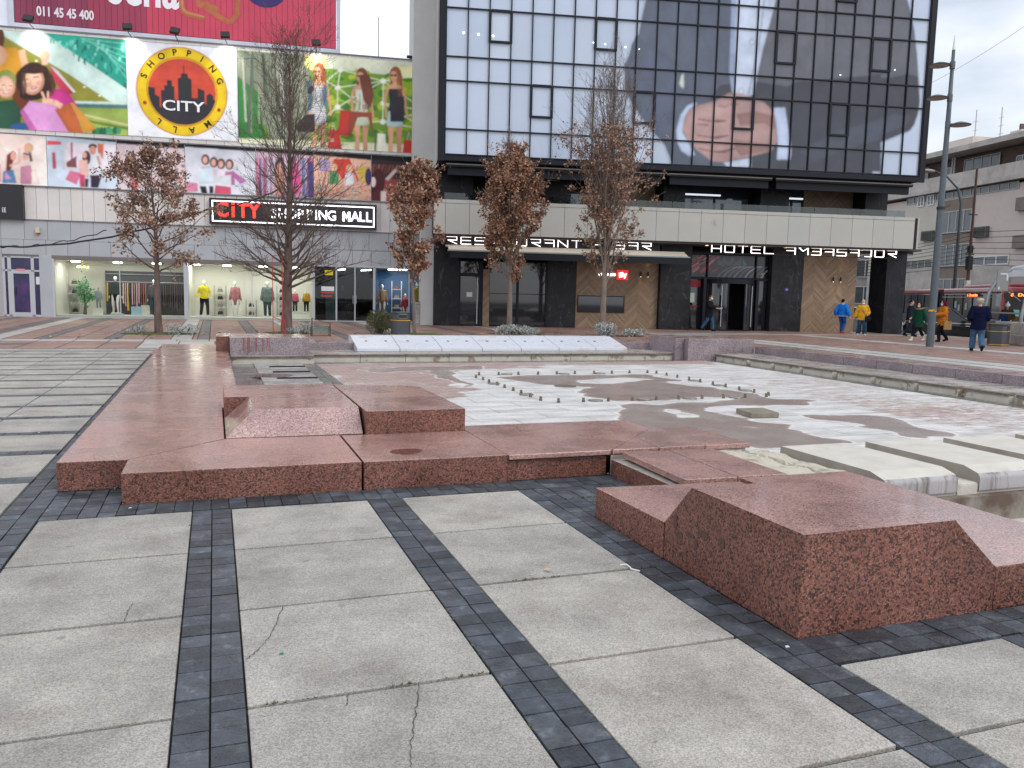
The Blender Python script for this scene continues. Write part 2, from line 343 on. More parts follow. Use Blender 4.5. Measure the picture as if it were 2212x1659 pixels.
# cracks in the big slabs: thin soil-filled lines
ck = MB()
D4 = crop(0, 2000, 2048, 2212)
for pts in ([(1225, 455), (1195, 530), (1160, 600), (1110, 655), (1060, 695)], [(1808, 790), (1803, 870), (1790, 950), (1775, 1060), (1778, 1158), (1770, 1240)], [(575, 450), (548, 490), (540, 525)], [(1508, 840), (1495, 895)]):
    q = []
    for p in pts: q.append(Vector((*ground_at(*D4(*p)), 0)))
    w = .0022
    for a, b in zip(q, q[1:]):
        n = 7; d = (b-a); pr = Vector((-d.y, d.x, 0)).normalized()
        last = a
        for i in range(1, n+1):
            c = a+d*(i/n)+pr*rnd.uniform(-.005, .005); ww = w*rnd.uniform(.35, 1.1)
            ck.face([last-pr*ww+Vector((0, 0, .0035)), c-pr*ww+Vector((0, 0, .0035)), c+pr*ww+Vector((0, 0, .0035)), last+pr*ww+Vector((0, 0, .0035))]); last = c
struct(ck.build('paving_cracks', M_JOINT))

# far plaza: red pavers, crossed by dark and light strips
fp = MB()
def rows(x0, x1, y0, y1, L=.9, Wd=.45, mi=0, z=0., j=.012):
    ny = max(1, round((y1-y0)/Wd)); nx = max(1, round((x1-x0)/L))
    for a in range(ny):
        for b in range(nx):
            tint(fp, .13, .03)
            xx0 = x0+(x1-x0)*b/nx; xx1 = x0+(x1-x0)*(b+1)/nx; yy0 = y0+(y1-y0)*a/ny; yy1 = y0+(y1-y0)*(a+1)/ny
            fp.face([(xx0+j, yy0+j, z), (xx1-j, yy0+j, z), (xx1-j, yy1-j, z), (xx0+j, yy1-j, z)], mi)
strips = [(-8.6, .35, 2), (-6.75, .4, 2), (-6.2, .55, 1), (-4.85, .35, 2), (-3.05, .35, 2), (-1.25, .6, 1), (-.5, .35, 2), (1.05, .4, 2), (2.6, .3, 1), (4.0, .35, 2), (5.75, .4, 2), (6.5, .5, 1), (9.2, .35, 2), (11.5, .35, 1)]
x = -26.
seq = []
for s0, w, k in strips: seq.append((x, s0, 0)); seq.append((s0, s0+w, k)); x = s0+w
seq.append((x, 13.2, 0))
for a, b, k in seq:
    rows(a, b, 26.3, 46, mi=k, L=.9)
rows(-26, 13.2, 25.5, 26.3, mi=1); rows(-26, -7.2, 22.6, 25.5); rows(-7.2, -4.6, 23.9, 24.6, mi=2); rows(-7.2, -4.6, 24.6, 25.5); rows(-7.2, -4.6, 22.6, 23.9)
rows(-4.6, -1.9, 22.6, 25.5); rows(-1.9, 0., 22.6, 25.5, mi=1); rows(0, 13.2, 20.4, 25.5); rows(-1.9, 0, 20.7, 22.6)
rows(-26, -13.2, 5, 22.6, mi=1)
# right of the fountain
RX = [14.3, 18.2, 18.3, 19.15, 19.25, 20.2, 20.3, 24.6, 24.7, 25.6, 25.7, 33.5]
RK = [0, 2, 1, 2, 1, 2, 0, 2, 1, 2, 0]
for i, k in enumerate(RK): rows(RX[i], RX[i+1], 3.0, 30.5, mi=k, L=.9)
rows(13.2, 14.3, 19.6, 30.5); rows(13.2, 17.5, 30.5, 38.5); rows(17.5, 24, 31.0, 31.3, mi=2); rows(17.5, 24, 30.5, 31, mi=1); rows(17.5, 24, 31.3, 31.9, mi=1); rows(17.5, 24, 31.9, 38)
rows(24, 33.5, 30.5, 31.1, mi=1); rows(24, 31.8, 31.1, 35)
struct(fp.build('plaza_pavement', [M_RPAVE, M_LPAVE, M_DPAVE], tint=True, loc=(0, 0, -.004)))
# street beyond the square, a step down behind a kerb
rd = MB(); rd.face([(33.7, -60, -.37), (260, -60, -.37), (260, 320, -.37), (33.7, 320, -.37)])
struct(rd.build('road', M_ASPH))
kb = MB(); kb.box(33.55, 33.8, -60, 220, -.5, .004); struct(kb.build('kerb', M_CONCD, bevel=.02))
# ------------------------------------------------------------------ basin floor: red setts under lime bloom and puddles
def inside(p, poly):
    x, y = p; c = False; n = len(poly); j = n-1
    for i in range(n):
        xi, yi = poly[i]; xj, yj = poly[j]
        if (yi > y) != (yj > y) and x < (xj-xi)*(y-yi)/(yj-yi)+xi: c = not c
        j = i
    return c
cM = crop(1100, 1250, 1400, 2212); cD = crop(2500, 1300, 1596, 2212); cC = crop(2900, 1650, 1196, 2212)
def G_(cr, pts): return [ground_at(*cr(*p)) for p in pts]
WET = [G_(cM, [(960, 370), (1080, 360), (1240, 470), (1220, 478), (1100, 420), (980, 395)]),
 [(5.1, 14.6), (6.2, 14.9), (8.3, 14.7), (8.4, 13.6), (7.9, 13.3), (8.3, 12.4), (8.5, 11.4), (8.3, 10.2), (6.6, 10.3), (5.9, 10.7), (5.75, 11.2), (5.5, 11.5), (5.6, 12.2), (6.3, 12.9), (5.6, 13.1), (5.3, 13.6), (5.2, 14.1)],
 G_(cD, [(0, 425), (420, 430), (640, 424), (900, 410), (1110, 420), (1000, 440), (860, 435), (700, 440), (450, 450), (415, 462), (560, 492), (610, 505), (760, 535), (900, 554), (900, 620), (0, 620)]),
 G_(cC, [(520, 10), (1210, 30), (1340, 90), (1500, 130), (1740, 160), (1650, 180), (1400, 188), (1290, 155), (1220, 130), (1000, 105), (940, 75), (860, 60), (640, 50)]),
 G_(cC, [(0, 30), (300, 70), (500, 130), (640, 170), (860, 210), (900, 225), (430, 270), (200, 260), (0, 200)]),
 [(2.6, 16.4), (3.6, 16.9), (5.4, 16.9), (5.2, 16.2), (3.6, 16.0), (3.1, 15.8)]]
DRY = [G_(cD, [(160, 462), (280, 462), (420, 505), (330, 512), (230, 490)]), [(6.6, 13.2), (7.4, 13.5), (8.1, 13.9), (7.6, 14.2), (6.5, 14.0), (6.2, 13.6)], G_(cC, [(60, 98), (190, 115), (170, 122), (90, 110)]),
 [(4.2, 10.75), (6.1, 11.1), (6.6, 10.9), (7.1, 11.25), (8.1, 11.2), (7.9, 10.85), (6.6, 10.55), (5.2, 10.6)]]
PINK = [[(2., 18), (2., 10), (2.6, 10), (3.8, 12.6), (4.1, 14.2), (4.6, 16.2), (8., 16.9), (11.9, 17.2), (11.9, 18)]]
STEP = .05
bx0, bx1, by0, by1 = 0.27, 12.0, 5.0, 18.02
nx = int((bx1-bx0)/STEP); ny = int((by1-by0)/STEP)
bv, bf = [], []; wetv = []; whv = []
def edge(p, polys, f=2.2, a=.22):
    q = (p[0]+a*mnoise.noise(Vector((p[0]*f, p[1]*f, 1.7)))+.07*mnoise.noise(Vector((p[0]*8, p[1]*8, 5))), p[1]+a*mnoise.noise(Vector((p[0]*f, p[1]*f, 9.1)))+.07*mnoise.noise(Vector((p[0]*8, p[1]*8, 2))))
    return any(inside(q, P) for P in polys)
for j in range(ny+1):
    for i in range(nx+1):
        x = bx0+(bx1-bx0)*i/nx; y = by0+(by1-by0)*j/ny
        bv.append((x, y, -.004+.003*mnoise.noise(Vector((x*.6, y*.6, 0)))))
        if x < 2.0: wetv.append(0.); whv.append(0.); continue
        w = edge((x, y), WET) and not edge((x, y), DRY)
        big = mnoise.noise(Vector((x*.35, y*.35, 4)))
        wh = .95
        if edge((x, y), PINK, 1.2, .8): wh = .36+.25*big
        if x > 9.2: wh = min(wh, .68+.2*big)
        if x > 9.0 and 6.5 < y < 9.5: wh = min(wh, .62+.3*big)
        wetv.append(1. if w else 0.); whv.append(0. if w else wh)
for j in range(ny):
    for i in range(nx):
        a = j*(nx+1)+i
        x = bx0+(bx1-bx0)*(i+.5)/nx; y = by0+(by1-by0)*(j+.5)/ny
        if x > 4.8 and y < 5.0: continue
        if (x < 4.3 and y < 7.9) or (x < 4.94 and y < 6.9): continue
        bf.append((a, a+1, a+nx+2, a+nx+1))
me = bpy.data.meshes.new('fountain_floor'); me.from_pydata(bv, [], bf)
import numpy as np
def blur(arr, n_):
    a = np.array(arr).reshape(ny+1, nx+1)
    for _ in range(n_):
        p = np.pad(a, 1, mode='edge'); a = (p[:-2, 1:-1]+p[2:, 1:-1]+p[1:-1, :-2]+p[1:-1, 2:]+2*a)/6
    return a.reshape(-1)
wetv = blur(wetv, 5); whv = blur(whv, 2)
for nme, arr in (('wet', wetv), ('white', whv)):
    at = me.attributes.new(nme, 'FLOAT', 'POINT'); at.data.foreach_set('value', arr)
me.polygons.foreach_set('use_smooth', [True]*len(bf))
M_BASIN = bpy.data.materials.new('basin_setts'); M_BASIN.use_nodes = True; t = M_BASIN.node_tree; b = t.nodes['Principled BSDF']; L = t.links.new
tc = nd(t, 'ShaderNodeTexCoord'); br = nd(t, 'ShaderNodeTexBrick'); br.inputs['Scale'].default_value = 1; br.inputs['Brick Width'].default_value = .245; br.inputs['Row Height'].default_value = .123
br.inputs['Mortar Size'].default_value = .004; br.inputs['Color1'].default_value = (.33, .235, .205, 1); br.inputs['Color2'].default_value = (.42, .315, .285, 1); br.inputs['Mortar'].default_value = (.10, .085, .08, 1)
L(tc.outputs['Object'], br.inputs[0])
n1 = nd(t, 'ShaderNodeTexNoise'); n1.inputs['Scale'].default_value = 7; n1.inputs['Detail'].default_value = 9; n1.inputs['Roughness'].default_value = .7
mpn = nd(t, 'ShaderNodeMapping'); mpn.inputs['Scale'].default_value = (.45, 1.5, 1); L(tc.outputs['Object'], mpn.inputs[0]); L(mpn.outputs[0], n1.inputs[0])
aw = nd(t, 'ShaderNodeAttribute', attribute_name='white'); ae = nd(t, 'ShaderNodeAttribute', attribute_name='wet')
ad = nd(t, 'ShaderNodeMath', operation='ADD'); L(aw.outputs['Fac'], ad.inputs[0]); ns = nd(t, 'ShaderNodeMath', operation='MULTIPLY_ADD'); ns.inputs[1].default_value = 1.7; ns.inputs[2].default_value = -.93; L(n1.outputs[0], ns.inputs[0]); L(ns.outputs[0], ad.inputs[1])
sm = nd(t, 'ShaderNodeMapRange'); sm.inputs[1].default_value = .38; sm.inputs[2].default_value = .56; L(ad.outputs[0], sm.inputs[0])
mo = nd(t, 'ShaderNodeMath', operation='MULTIPLY_ADD'); mo.inputs[1].default_value = -.35; mo.inputs[2].default_value = 1.0; L(br.outputs['Fac'], mo.inputs[0])
wf = nd(t, 'ShaderNodeMath', operation='MULTIPLY'); L(sm.outputs[0], wf.inputs[0]); L(mo.outputs[0], wf.inputs[1])
mw = nd(t, 'ShaderNodeMixRGB'); mw.inputs[2].default_value = (.66, .66, .64, 1); L(wf.outputs[0], mw.inputs[0]); L(br.outputs['Color'], mw.inputs[1])
n3 = nd(t, 'ShaderNodeTexNoise'); n3.inputs['Scale'].default_value = 2.6; n3.inputs['Detail'].default_value = 8; n3.inputs['Roughness'].default_value = .65; L(mpn.outputs[0], n3.inputs[0])
wr = nd(t, 'ShaderNodeValToRGB'); wr.color_ramp.elements[0].position = .38; wr.color_ramp.elements[0].color = (.47, .455, .435, 1); wr.color_ramp.elements[1].position = .60; wr.color_ramp.elements[1].color = (.68, .68, .665, 1); L(n3.outputs[0], wr.inputs[0])
b2 = nd(t, 'ShaderNodeTexBrick'); b2.inputs['Scale'].default_value = 1; b2.inputs['Brick Width'].default_value = 1.02; b2.inputs['Row Height'].default_value = .51; b2.inputs['Mortar Size'].default_value = .007; b2.inputs['Mortar Smooth'].default_value = 0; b2.inputs['Color1'].default_value = (1, 1, 1, 1); b2.inputs['Color2'].default_value = (.93, .93, .93, 1); b2.inputs['Mortar'].default_value = (.35, .33, .31, 1); L(tc.outputs['Object'], b2.inputs[0])
mj = nd(t, 'ShaderNodeMixRGB', blend_type='MULTIPLY'); mj.inputs[0].default_value = .9; L(wr.outputs[0], mj.inputs[1]); L(b2.outputs['Color'], mj.inputs[2]); L(mj.outputs[0], mw.inputs[2])
n2 = nd(t, 'ShaderNodeTexNoise'); n2.inputs['Scale'].default_value = 1.1; n2.inputs['Detail'].default_value = 9; n2.inputs['Roughness'].default_value = .62; L(tc.outputs['Object'], n2.inputs[0])
wc = nd(t, 'ShaderNodeValToRGB'); wc.color_ramp.elements[0].position = .4; wc.color_ramp.elements[0].color = (.31, .29, .268, 1); wc.color_ramp.elements[1].position = .62; wc.color_ramp.elements[1].color = (.235, .185, .165, 1); L(n2.outputs[0], wc.inputs[0])
n4 = nd(t, 'ShaderNodeTexNoise'); n4.inputs['Scale'].default_value = 9; n4.inputs['Detail'].default_value = 8; n4.inputs['Roughness'].default_value = .7; L(tc.outputs['Object'], n4.inputs[0])
wn = nd(t, 'ShaderNodeMath', operation='MULTIPLY_ADD'); wn.inputs[1].default_value = .9; wn.inputs[2].default_value = -.45; L(n4.outputs[0], wn.inputs[0]); wa = nd(t, 'ShaderNodeMath', operation='ADD'); L(wn.outputs[0], wa.inputs[0]); L(ae.outputs['Fac'], wa.inputs[1])
ws = nd(t, 'ShaderNodeMapRange'); ws.inputs[1].default_value = .42; ws.inputs[2].default_value = .62; L(wa.outputs[0], ws.inputs[0])
rim = nd(t, 'ShaderNodeValToRGB'); e_ = rim.color_ramp.elements; e_[0].position = .12; e_[0].color = (0, 0, 0, 1); e_[1].position = .30; e_[1].color = (.75, .75, .75, 1); q_ = e_.new(.42); q_.color = (0, 0, 0, 1); L(wa.outputs[0], rim.inputs[0])
mr_ = nd(t, 'ShaderNodeMixRGB'); mr_.inputs[2].default_value = (.72, .72, .70, 1); L(rim.outputs[0], mr_.inputs[0]); L(mw.outputs[0], mr_.inputs[1])
mb2 = nd(t, 'ShaderNodeMixRGB'); L(ws.outputs[0], mb2.inputs[0]); L(mr_.outputs[0], mb2.inputs[1]); mm2 = nd(t, 'ShaderNodeMixRGB'); mm2.inputs[0].default_value = .68; L(br.outputs['Color'], mm2.inputs[1]); L(wc.outputs[0], mm2.inputs[2]); L(mm2.outputs[0], mb2.inputs[2]); L(mb2.outputs[0], b.inputs['Base Color'])
rr = nd(t, 'ShaderNodeMapRange'); rr.inputs[3].default_value = .6; rr.inputs[4].default_value = .22; L(ae.outputs['Fac'], rr.inputs[0]); L(rr.outputs[0], b.inputs['Roughness'])
me.materials.append(M_BASIN); o = bpy.data.objects.new('fountain_floor', me); COL.objects.link(o); struct(o); o.location.z = .006

# slate strips and wet slabs at the near left end of the basin
fs = MB()
def sett2(x0, x1, y0, y1, rowsx, L=.3, z=.012):
    w = (x1-x0)/rowsx; n = max(1, round((y1-y0)/L)); l = (y1-y0)/n
    for a in range(rowsx):
        for b_ in range(n):
            tint(fs, .25, .02); fs.box(x0+a*w+.006, x0+(a+1)*w-.006, y0+b_*l+.004, y0+(b_+1)*l-.004, -.04, z+rnd.uniform(-.002, .002))
sett2(1.72, 2.02, 10.0, 17.75, 2); sett2(1.72, 12.0, 17.75, 18.02, 34); sett2(11.75, 12.0, 4.9, 17.75, 2)
sett2(.28, .72, 10.0, 17.8, 1, .55, .008); sett2(.72, 1.72, 17.0, 17.75, 3, .25, .01)
M_WETSL = mat('wet_slate', (.15, .155, .15), rough=.22, var=.3, vs=3, tint=True, rvar=.12)
struct(fs.build('fountain_border_setts', M_WETSL, tint=True))
ys_ = [10.05, 11.6, 12.9, 14.46, 15.57, 16.6, 17.68]
M_WETC = mat('wet_concrete_cover', (.27, .27, .255), rough=.26, col2=(.46, .46, .44), thr=(.35, .7), vs=1.6, rvar=.14)
for k in range(6):
    c = MB(); c.box(.74, 1.69, ys_[k]+.09, ys_[k+1]-.01, -.04, .045)
    o = c.build('cover_slab', M_WETC, bevel=.008); c = MB(); c.box(1.0 if k else .9, 1.68, ys_[k]+.075, ys_[k]+.10, -.03, .062); c.build('dark_edge', mat('matt_black', (.018, .018, .02), rough=.6), o)
    tag(o, ['wet grey cover slab just behind the raised granite ramp block', 'wet grey cover slab, second behind the granite ramp block', 'wet grey cover slab carrying the round rusty puddle', 'wet grey cover slab next beyond the puddle slab', 'wet grey cover slab, second beyond the puddle slab', 'wet grey cover slab nearest the lilac stained block'][k], 'slab', 'wet cover slabs in the left basin')
M_PUD = mat('puddle_rust', (.10, .065, .05), rough=.06, spec=.6, var=.2, vs=3)
pd = MB(); pd.face([(.95+.36*math.cos(a)*(1+.12*math.sin(3*a)), 14.99+.34*math.sin(a)*(1+.1*math.cos(2*a)), .0) for a in [2*PI*i/28 for i in range(28)]])
struct(pd.build('puddle', M_PUD, loc=(0, 0, .0475)))
pd.v = [(x, y, z) for x, y, z in pd.v]

# ------------------------------------------------------------------ granite blocks
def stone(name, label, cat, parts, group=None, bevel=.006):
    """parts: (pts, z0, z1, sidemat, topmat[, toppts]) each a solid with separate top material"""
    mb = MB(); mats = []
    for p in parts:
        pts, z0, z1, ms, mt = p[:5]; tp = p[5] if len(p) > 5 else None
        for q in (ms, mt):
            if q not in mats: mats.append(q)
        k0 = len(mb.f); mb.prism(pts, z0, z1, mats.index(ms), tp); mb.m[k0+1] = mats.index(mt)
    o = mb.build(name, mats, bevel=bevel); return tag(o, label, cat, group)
def rect(x0, x1, y0, y1): return [(x0, y0), (x1, y0), (x1, y1), (x0, y1)]
H1, H2, H3 = .23, .452, .505
GR = 'red granite stones of the fountain surround'
yc = [6.95, 8.3, 9.76, 11.3, 12.8, 14.3, 15.8, 17.3, 18.9, 20.65]
walk = [([(-1.16, 6.955), (-.672, 6.955), (.066, 7.735), (.066, 8.294), (-1.16, 8.294)], 0, H1, G_SIDE, G_TOP)]
for a, b_ in zip(yc[1:], yc[2:]): walk.append((rect(-1.16, .066 if a < 9.7 else .27, a+.006, b_-.006), -.01, H1+rnd.uniform(-.002, .002), G_SIDE, G_TOP))
walk.append((rect(-1.1, 0, 7.9, 20.6), -.012, H1-.02, M_JOINT, M_JOINT))
stone('granite_walkway', 'long low wet red granite walkway along the left side of the fountain', 'walkway', walk)
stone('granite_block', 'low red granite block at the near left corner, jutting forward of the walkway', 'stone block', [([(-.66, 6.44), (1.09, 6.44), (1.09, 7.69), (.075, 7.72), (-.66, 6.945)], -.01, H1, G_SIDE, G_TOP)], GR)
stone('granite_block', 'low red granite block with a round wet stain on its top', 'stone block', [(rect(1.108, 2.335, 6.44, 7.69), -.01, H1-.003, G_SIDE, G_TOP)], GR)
w_ = MB(); w_.face([(1.53+.14*math.cos(a)*(1+.1*math.sin(2*a)), 6.79+.125*math.sin(a)*(1+.1*math.sin(3*a)), .0) for a in [2*PI*i/24 for i in range(24)]])
tag(w_.build('water_patch', granite('granite_soaked', (.23, .085, .06), (.05, .02, .02), (.30, .13, .10), sc=70, rough=.1), loc=(0, 0, H1-.0015)), 'round dark wet patch on top of the low granite block', 'puddle')
# ramp block: plateau with its left and front sides sloping down
rm = MB()
lo = [(.08, 7.73), (1.318, 7.73), (1.318, 8.965), (.08, 8.965)]; hi = [(.335, 8.0), (1.318, 8.0), (1.318, 8.965), (.335, 8.965)]
rm.add([(x, y, 0) for x, y in lo]+[(x, y, H1+.002) for x, y in lo]+[(x, y, H2) for x, y in hi],
 [(3, 2, 1, 0), (0, 1, 5, 4), (1, 2, 6, 5), (2, 3, 7, 6), (3, 0, 4, 7)], 0)
rm.face([(*lo[0], H1+.002), (*lo[1], H1+.002), (*hi[1], H2), (*hi[0], H2)], 1)
rm.face([(*lo[3], H1+.002), (*lo[0], H1+.002), (*hi[0], H2), (*hi[3], H2)], 2)
rm.face([(*lo[1], H1+.002), (*lo[2], H1+.002), (*hi[2], H2), (*hi[1], H2)], 0); rm.face([(*lo[2], H1+.002), (*lo[3], H1+.002), (*hi[3], H2), (*hi[2], H2)], 0)
rm.face([(*p, H2) for p in hi], 2)
tag(rm.build('granite_ramp_block', [G_SIDE, G_PINK, G_TOP]), 'raised granite block whose rough pink front face slopes down to the walkway', 'stone block', GR)
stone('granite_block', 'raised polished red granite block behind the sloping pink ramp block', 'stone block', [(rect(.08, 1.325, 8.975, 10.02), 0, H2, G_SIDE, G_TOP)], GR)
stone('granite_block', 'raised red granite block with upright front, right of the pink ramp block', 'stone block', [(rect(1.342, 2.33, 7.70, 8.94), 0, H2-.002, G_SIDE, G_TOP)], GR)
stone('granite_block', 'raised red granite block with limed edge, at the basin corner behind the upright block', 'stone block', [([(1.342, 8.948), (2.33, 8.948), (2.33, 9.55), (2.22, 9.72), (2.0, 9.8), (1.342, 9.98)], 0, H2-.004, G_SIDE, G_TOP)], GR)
# front run with overhanging cap slabs
CAPB = mat('broken_mortar', (.30, .27, .24), rough=.9, var=.35, vs=12, bump=.8, bs=50)
stone('granite_curb', 'low red granite curb with overhanging cap slab, between the stained block and the inner corner', 'curb', [([(2.342, 6.475), (3.29, 6.475), (3.29, 7.9), (2.342, 7.9)], -.01, .165, G_SIDE, CAPB), ([(2.342, 6.50), (3.27, 6.50), (3.3, 7.8), (2.342, 7.8)], .165, .187, CAPB, CAPB), ([(2.342, 6.425), (3.30, 6.425), (4.262, 7.43), (4.275, 7.98), (2.342, 7.98)], .185, H1-.001, G_TOP, G_TOP)])
LOWB = ([(3.31, 6.44), (4.75, 6.44), (4.75, 7.3), (4.2, 7.3)], -.01, .18, CAPB, CAPB)
stone('granite_cap_slab', 'triangular red granite cap slab at the inner corner of the curb', 'cap slab', [LOWB, ([(3.325, 6.43), (3.795, 6.43), (3.845, 6.985)], .186, H1, G_TOP, G_TOP)], 'granite cap slabs')
stone('granite_cap_slab', 'red granite cap slab in front of the white floor, between triangular piece and limed slab', 'cap slab', [([(3.805, 6.43), (4.285, 6.43), (4.285, 7.42), (3.855, 6.99)], .186, H1+.002, G_TOP, G_TOP)], 'granite cap slabs')
stone('granite_cap_slab', 'lime-whitened granite cap slab at the broken end of the curb', 'cap slab', [([(4.295, 6.43), (4.79, 6.43), (4.78, 7.39), (4.295, 7.42)], .184, H1, G_TOP, G_TOP)], 'granite cap slabs')
stone('granite_curb', 'dark red granite base under the shifted cap slabs', 'curb', [([(3.30, 5.18), (4.25, 5.18), (4.25, 6.40), (3.30, 6.40)], -.01, .150, G_SIDE, CAPB)])
stone('granite_cap_slab', 'shifted granite cap slab overhanging the dark base, left one of the lower pair', 'cap slab', [([(3.345, 5.26), (3.80, 5.235), (3.835, 6.325), (3.39, 6.36)], .168, .222, G_TOP, G_TOP)], 'granite cap slabs')
stone('granite_cap_slab', 'granite cap slab beside the crumbled concrete, right one of the lower pair', 'cap slab', [([(3.81, 5.235), (4.25, 5.21), (4.275, 6.28), (3.845, 6.32)], .166, .226, G_TOP, G_TOP)], 'granite cap slabs')
# big near block
nb = MB()
P3 = [(2.58, 3.02), (3.835, 3.02), (3.835, 4.26), (2.58, 4.26)]; T3 = [(2.58, 3.02), (3.52, 3.02), (3.52, 3.98), (2.58, 3.98)]
nb.add([(x, y, -.01) for x, y in P3]+[(x, y, .225) for x, y in P3]+[(x, y, H3) for x, y in T3], [(3, 2, 1, 0), (0, 1, 5, 4), (1, 2, 6, 5), (2, 3, 7, 6), (3, 0, 4, 7), (4, 5, 9, 8), (7, 4, 8, 11)], 0)
nb.face([(*P3[1], .225), (*P3[2], .225), (*T3[2], H3), (*T3[1], H3)], 1); nb.face([(*P3[2], .225), (*P3[3], .225), (*T3[3], H3), (*T3[2], H3)], 1); nb.face([(*p, H3) for p in T3], 1)
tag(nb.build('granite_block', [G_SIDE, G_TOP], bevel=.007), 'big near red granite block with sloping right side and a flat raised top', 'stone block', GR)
def blotch(parent, px, py, rx, ry, seed):
    d = sight(*crop(2300, 1650, 1100, 2212)(px, py)); t_ = 2.5785/d.x; y, z = d.y*t_, EYE+d.z*t_; rg = random.Random(seed); m_ = MB(); n_ = 26
    m_.face([(2.5772, y+rx*math.cos(a)*(1+.35*mnoise.noise(Vector((math.cos(a)*1.6, math.sin(a)*1.6, seed*3.3)))), z+ry*math.sin(a)*(1+.35*mnoise.noise(Vector((math.cos(a)*2.2, math.sin(a)*2.2, seed*5.1))))) for a in [2*PI*i/n_ for i in range(n_)]])
    m_.build('dark_stain', mat('soot_stain', (.055, .035, .03), rough=.6, col2=(.13, .06, .045), thr=(.4, .6), vs=90), parent)
big_ = [o for o in bpy.data.objects if o.get('label', '').startswith('big near red')][0]
for i_, (a_, b_, c_, d_) in enumerate([(808, 880, .022, .05), (925, 985, .05, .018), (1030, 985, .055, .022), (1175, 1050, .035, .028), (970, 1060, .02, .03), (845, 990, .03, .02)]): blotch(big_, a_, b_, c_, d_, i_+1)
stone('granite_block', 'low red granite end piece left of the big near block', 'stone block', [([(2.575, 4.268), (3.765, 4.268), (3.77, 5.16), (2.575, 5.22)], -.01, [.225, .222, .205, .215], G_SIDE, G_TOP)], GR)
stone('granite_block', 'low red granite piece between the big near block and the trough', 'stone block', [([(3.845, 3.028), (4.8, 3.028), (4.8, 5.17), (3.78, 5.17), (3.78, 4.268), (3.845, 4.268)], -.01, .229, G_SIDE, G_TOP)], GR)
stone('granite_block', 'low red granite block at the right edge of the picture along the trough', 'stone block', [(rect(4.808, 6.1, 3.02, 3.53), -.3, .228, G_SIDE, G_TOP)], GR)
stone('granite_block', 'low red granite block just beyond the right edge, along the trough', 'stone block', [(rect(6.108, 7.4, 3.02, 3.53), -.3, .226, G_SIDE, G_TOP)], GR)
M_SIDE = mat('dirty_shaded_concrete_side', (.30, .27, .225), rough=.8, var=.2, vs=4)  # brown block sides: dirt plus shadow painted into the colour
# trough walls and floor
tr = MB(); tr.box(4.72, 9.6, 4.86, 5.0, -.6, .02); tr.box(4.70, 4.80, 3.53, 4.86, -.6, .2); tr.box(9.6, 9.75, 3.5, 5.0, -.6, 0.2); tr.box(4.8, 9.6, 3.40, 3.545, -.6, .0)
M_DAMP = mat('damp_trough_concrete', (.27, .245, .215), rough=.7, var=.2, vs=4); stains(M_DAMP, 2.2, .45, .60, (.45, .34, .28))
tag(tr.build('trough_wall', M_DAMP), 'stained concrete wall of the sunken trough below the cover blocks', 'wall')
tf = MB(); tf.box(4.8, 9.6, 3.54, 4.86, -.4, -.2); struct(tf.build('trough_floor', M_CONC))
# crumbled concrete bed under the missing cap slabs and the ledge below the covers
mess = MB(); n = 26
ox, oy, wx, wy = 4.26, 5.2, .66, 1.2
vv = []
for j in range(n+1):
    for i in range(n+1):
        x = ox+wx*i/n; y = oy+wy*j/n
        z = .185+.02*mnoise.noise(Vector((x*5, y*5, 0)))+.012*mnoise.noise(Vector((x*17, y*17, 3)))
        if abs((x-4.66)-.12*mnoise.noise(Vector((y*3, 0, 0)))) < .018: z -= .045
        if i in (0, n) or j in (0, n): z -= .12
        x += .03*mnoise.noise(Vector((y*9, 1, 7)))*(i in (0, n)); y += .05*mnoise.noise(Vector((x*9, 4, 2)))*(j in (0, n))
        vv.append((x, y, z))
mess.add(vv, [(j*(n+1)+i, j*(n+1)+i+1, (j+1)*(n+1)+i+1, (j+1)*(n+1)+i) for j in range(n) for i in range(n)])
tag(mess.build('crumbled_concrete', mat('crumbled_concrete', (.50, .47, .38), rough=.9, col2=(.30, .25, .20), thr=(.52, .68), vs=6, bump=1, bs=60)), 'crumbled pale concrete bed where granite cap slabs are missing', 'rubble')
lg = MB(); lg.box(4.93, 9.7, 4.95, 6.22, -.3, .115); lg.box(4.26, 4.94, 6.2, 6.5, -.02, .15)
tag(lg.build('concrete_ledge', M_CONC, bevel=.01), 'pale concrete ledge carrying the row of chamfered cover blocks', 'ledge')
LB = ['pale chamfered concrete cover block next to the crumbled concrete', 'pale chamfered concrete cover block, second from the crumbled concrete', 'pale chamfered concrete cover block, third from the crumbled concrete', 'pale chamfered concrete cover block, fourth, only its left corner in view', 'pale chamfered concrete cover block, fifth, beyond the right edge']
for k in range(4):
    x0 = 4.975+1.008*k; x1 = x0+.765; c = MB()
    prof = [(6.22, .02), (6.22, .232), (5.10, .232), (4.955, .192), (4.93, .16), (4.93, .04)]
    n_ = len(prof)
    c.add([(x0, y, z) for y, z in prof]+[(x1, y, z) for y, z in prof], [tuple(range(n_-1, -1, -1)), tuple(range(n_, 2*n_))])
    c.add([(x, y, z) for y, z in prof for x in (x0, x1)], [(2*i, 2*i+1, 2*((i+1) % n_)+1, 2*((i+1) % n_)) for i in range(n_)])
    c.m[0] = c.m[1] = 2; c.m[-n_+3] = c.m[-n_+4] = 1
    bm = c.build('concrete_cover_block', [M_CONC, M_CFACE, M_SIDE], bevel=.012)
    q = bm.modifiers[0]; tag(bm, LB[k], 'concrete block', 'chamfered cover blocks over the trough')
    if k < 3:
        e = MB(); e.box(x1+.012, x0+1.0, 4.94, 6.2, .02, .10); 
        e.build('joint_fill', M_CONC, bm)

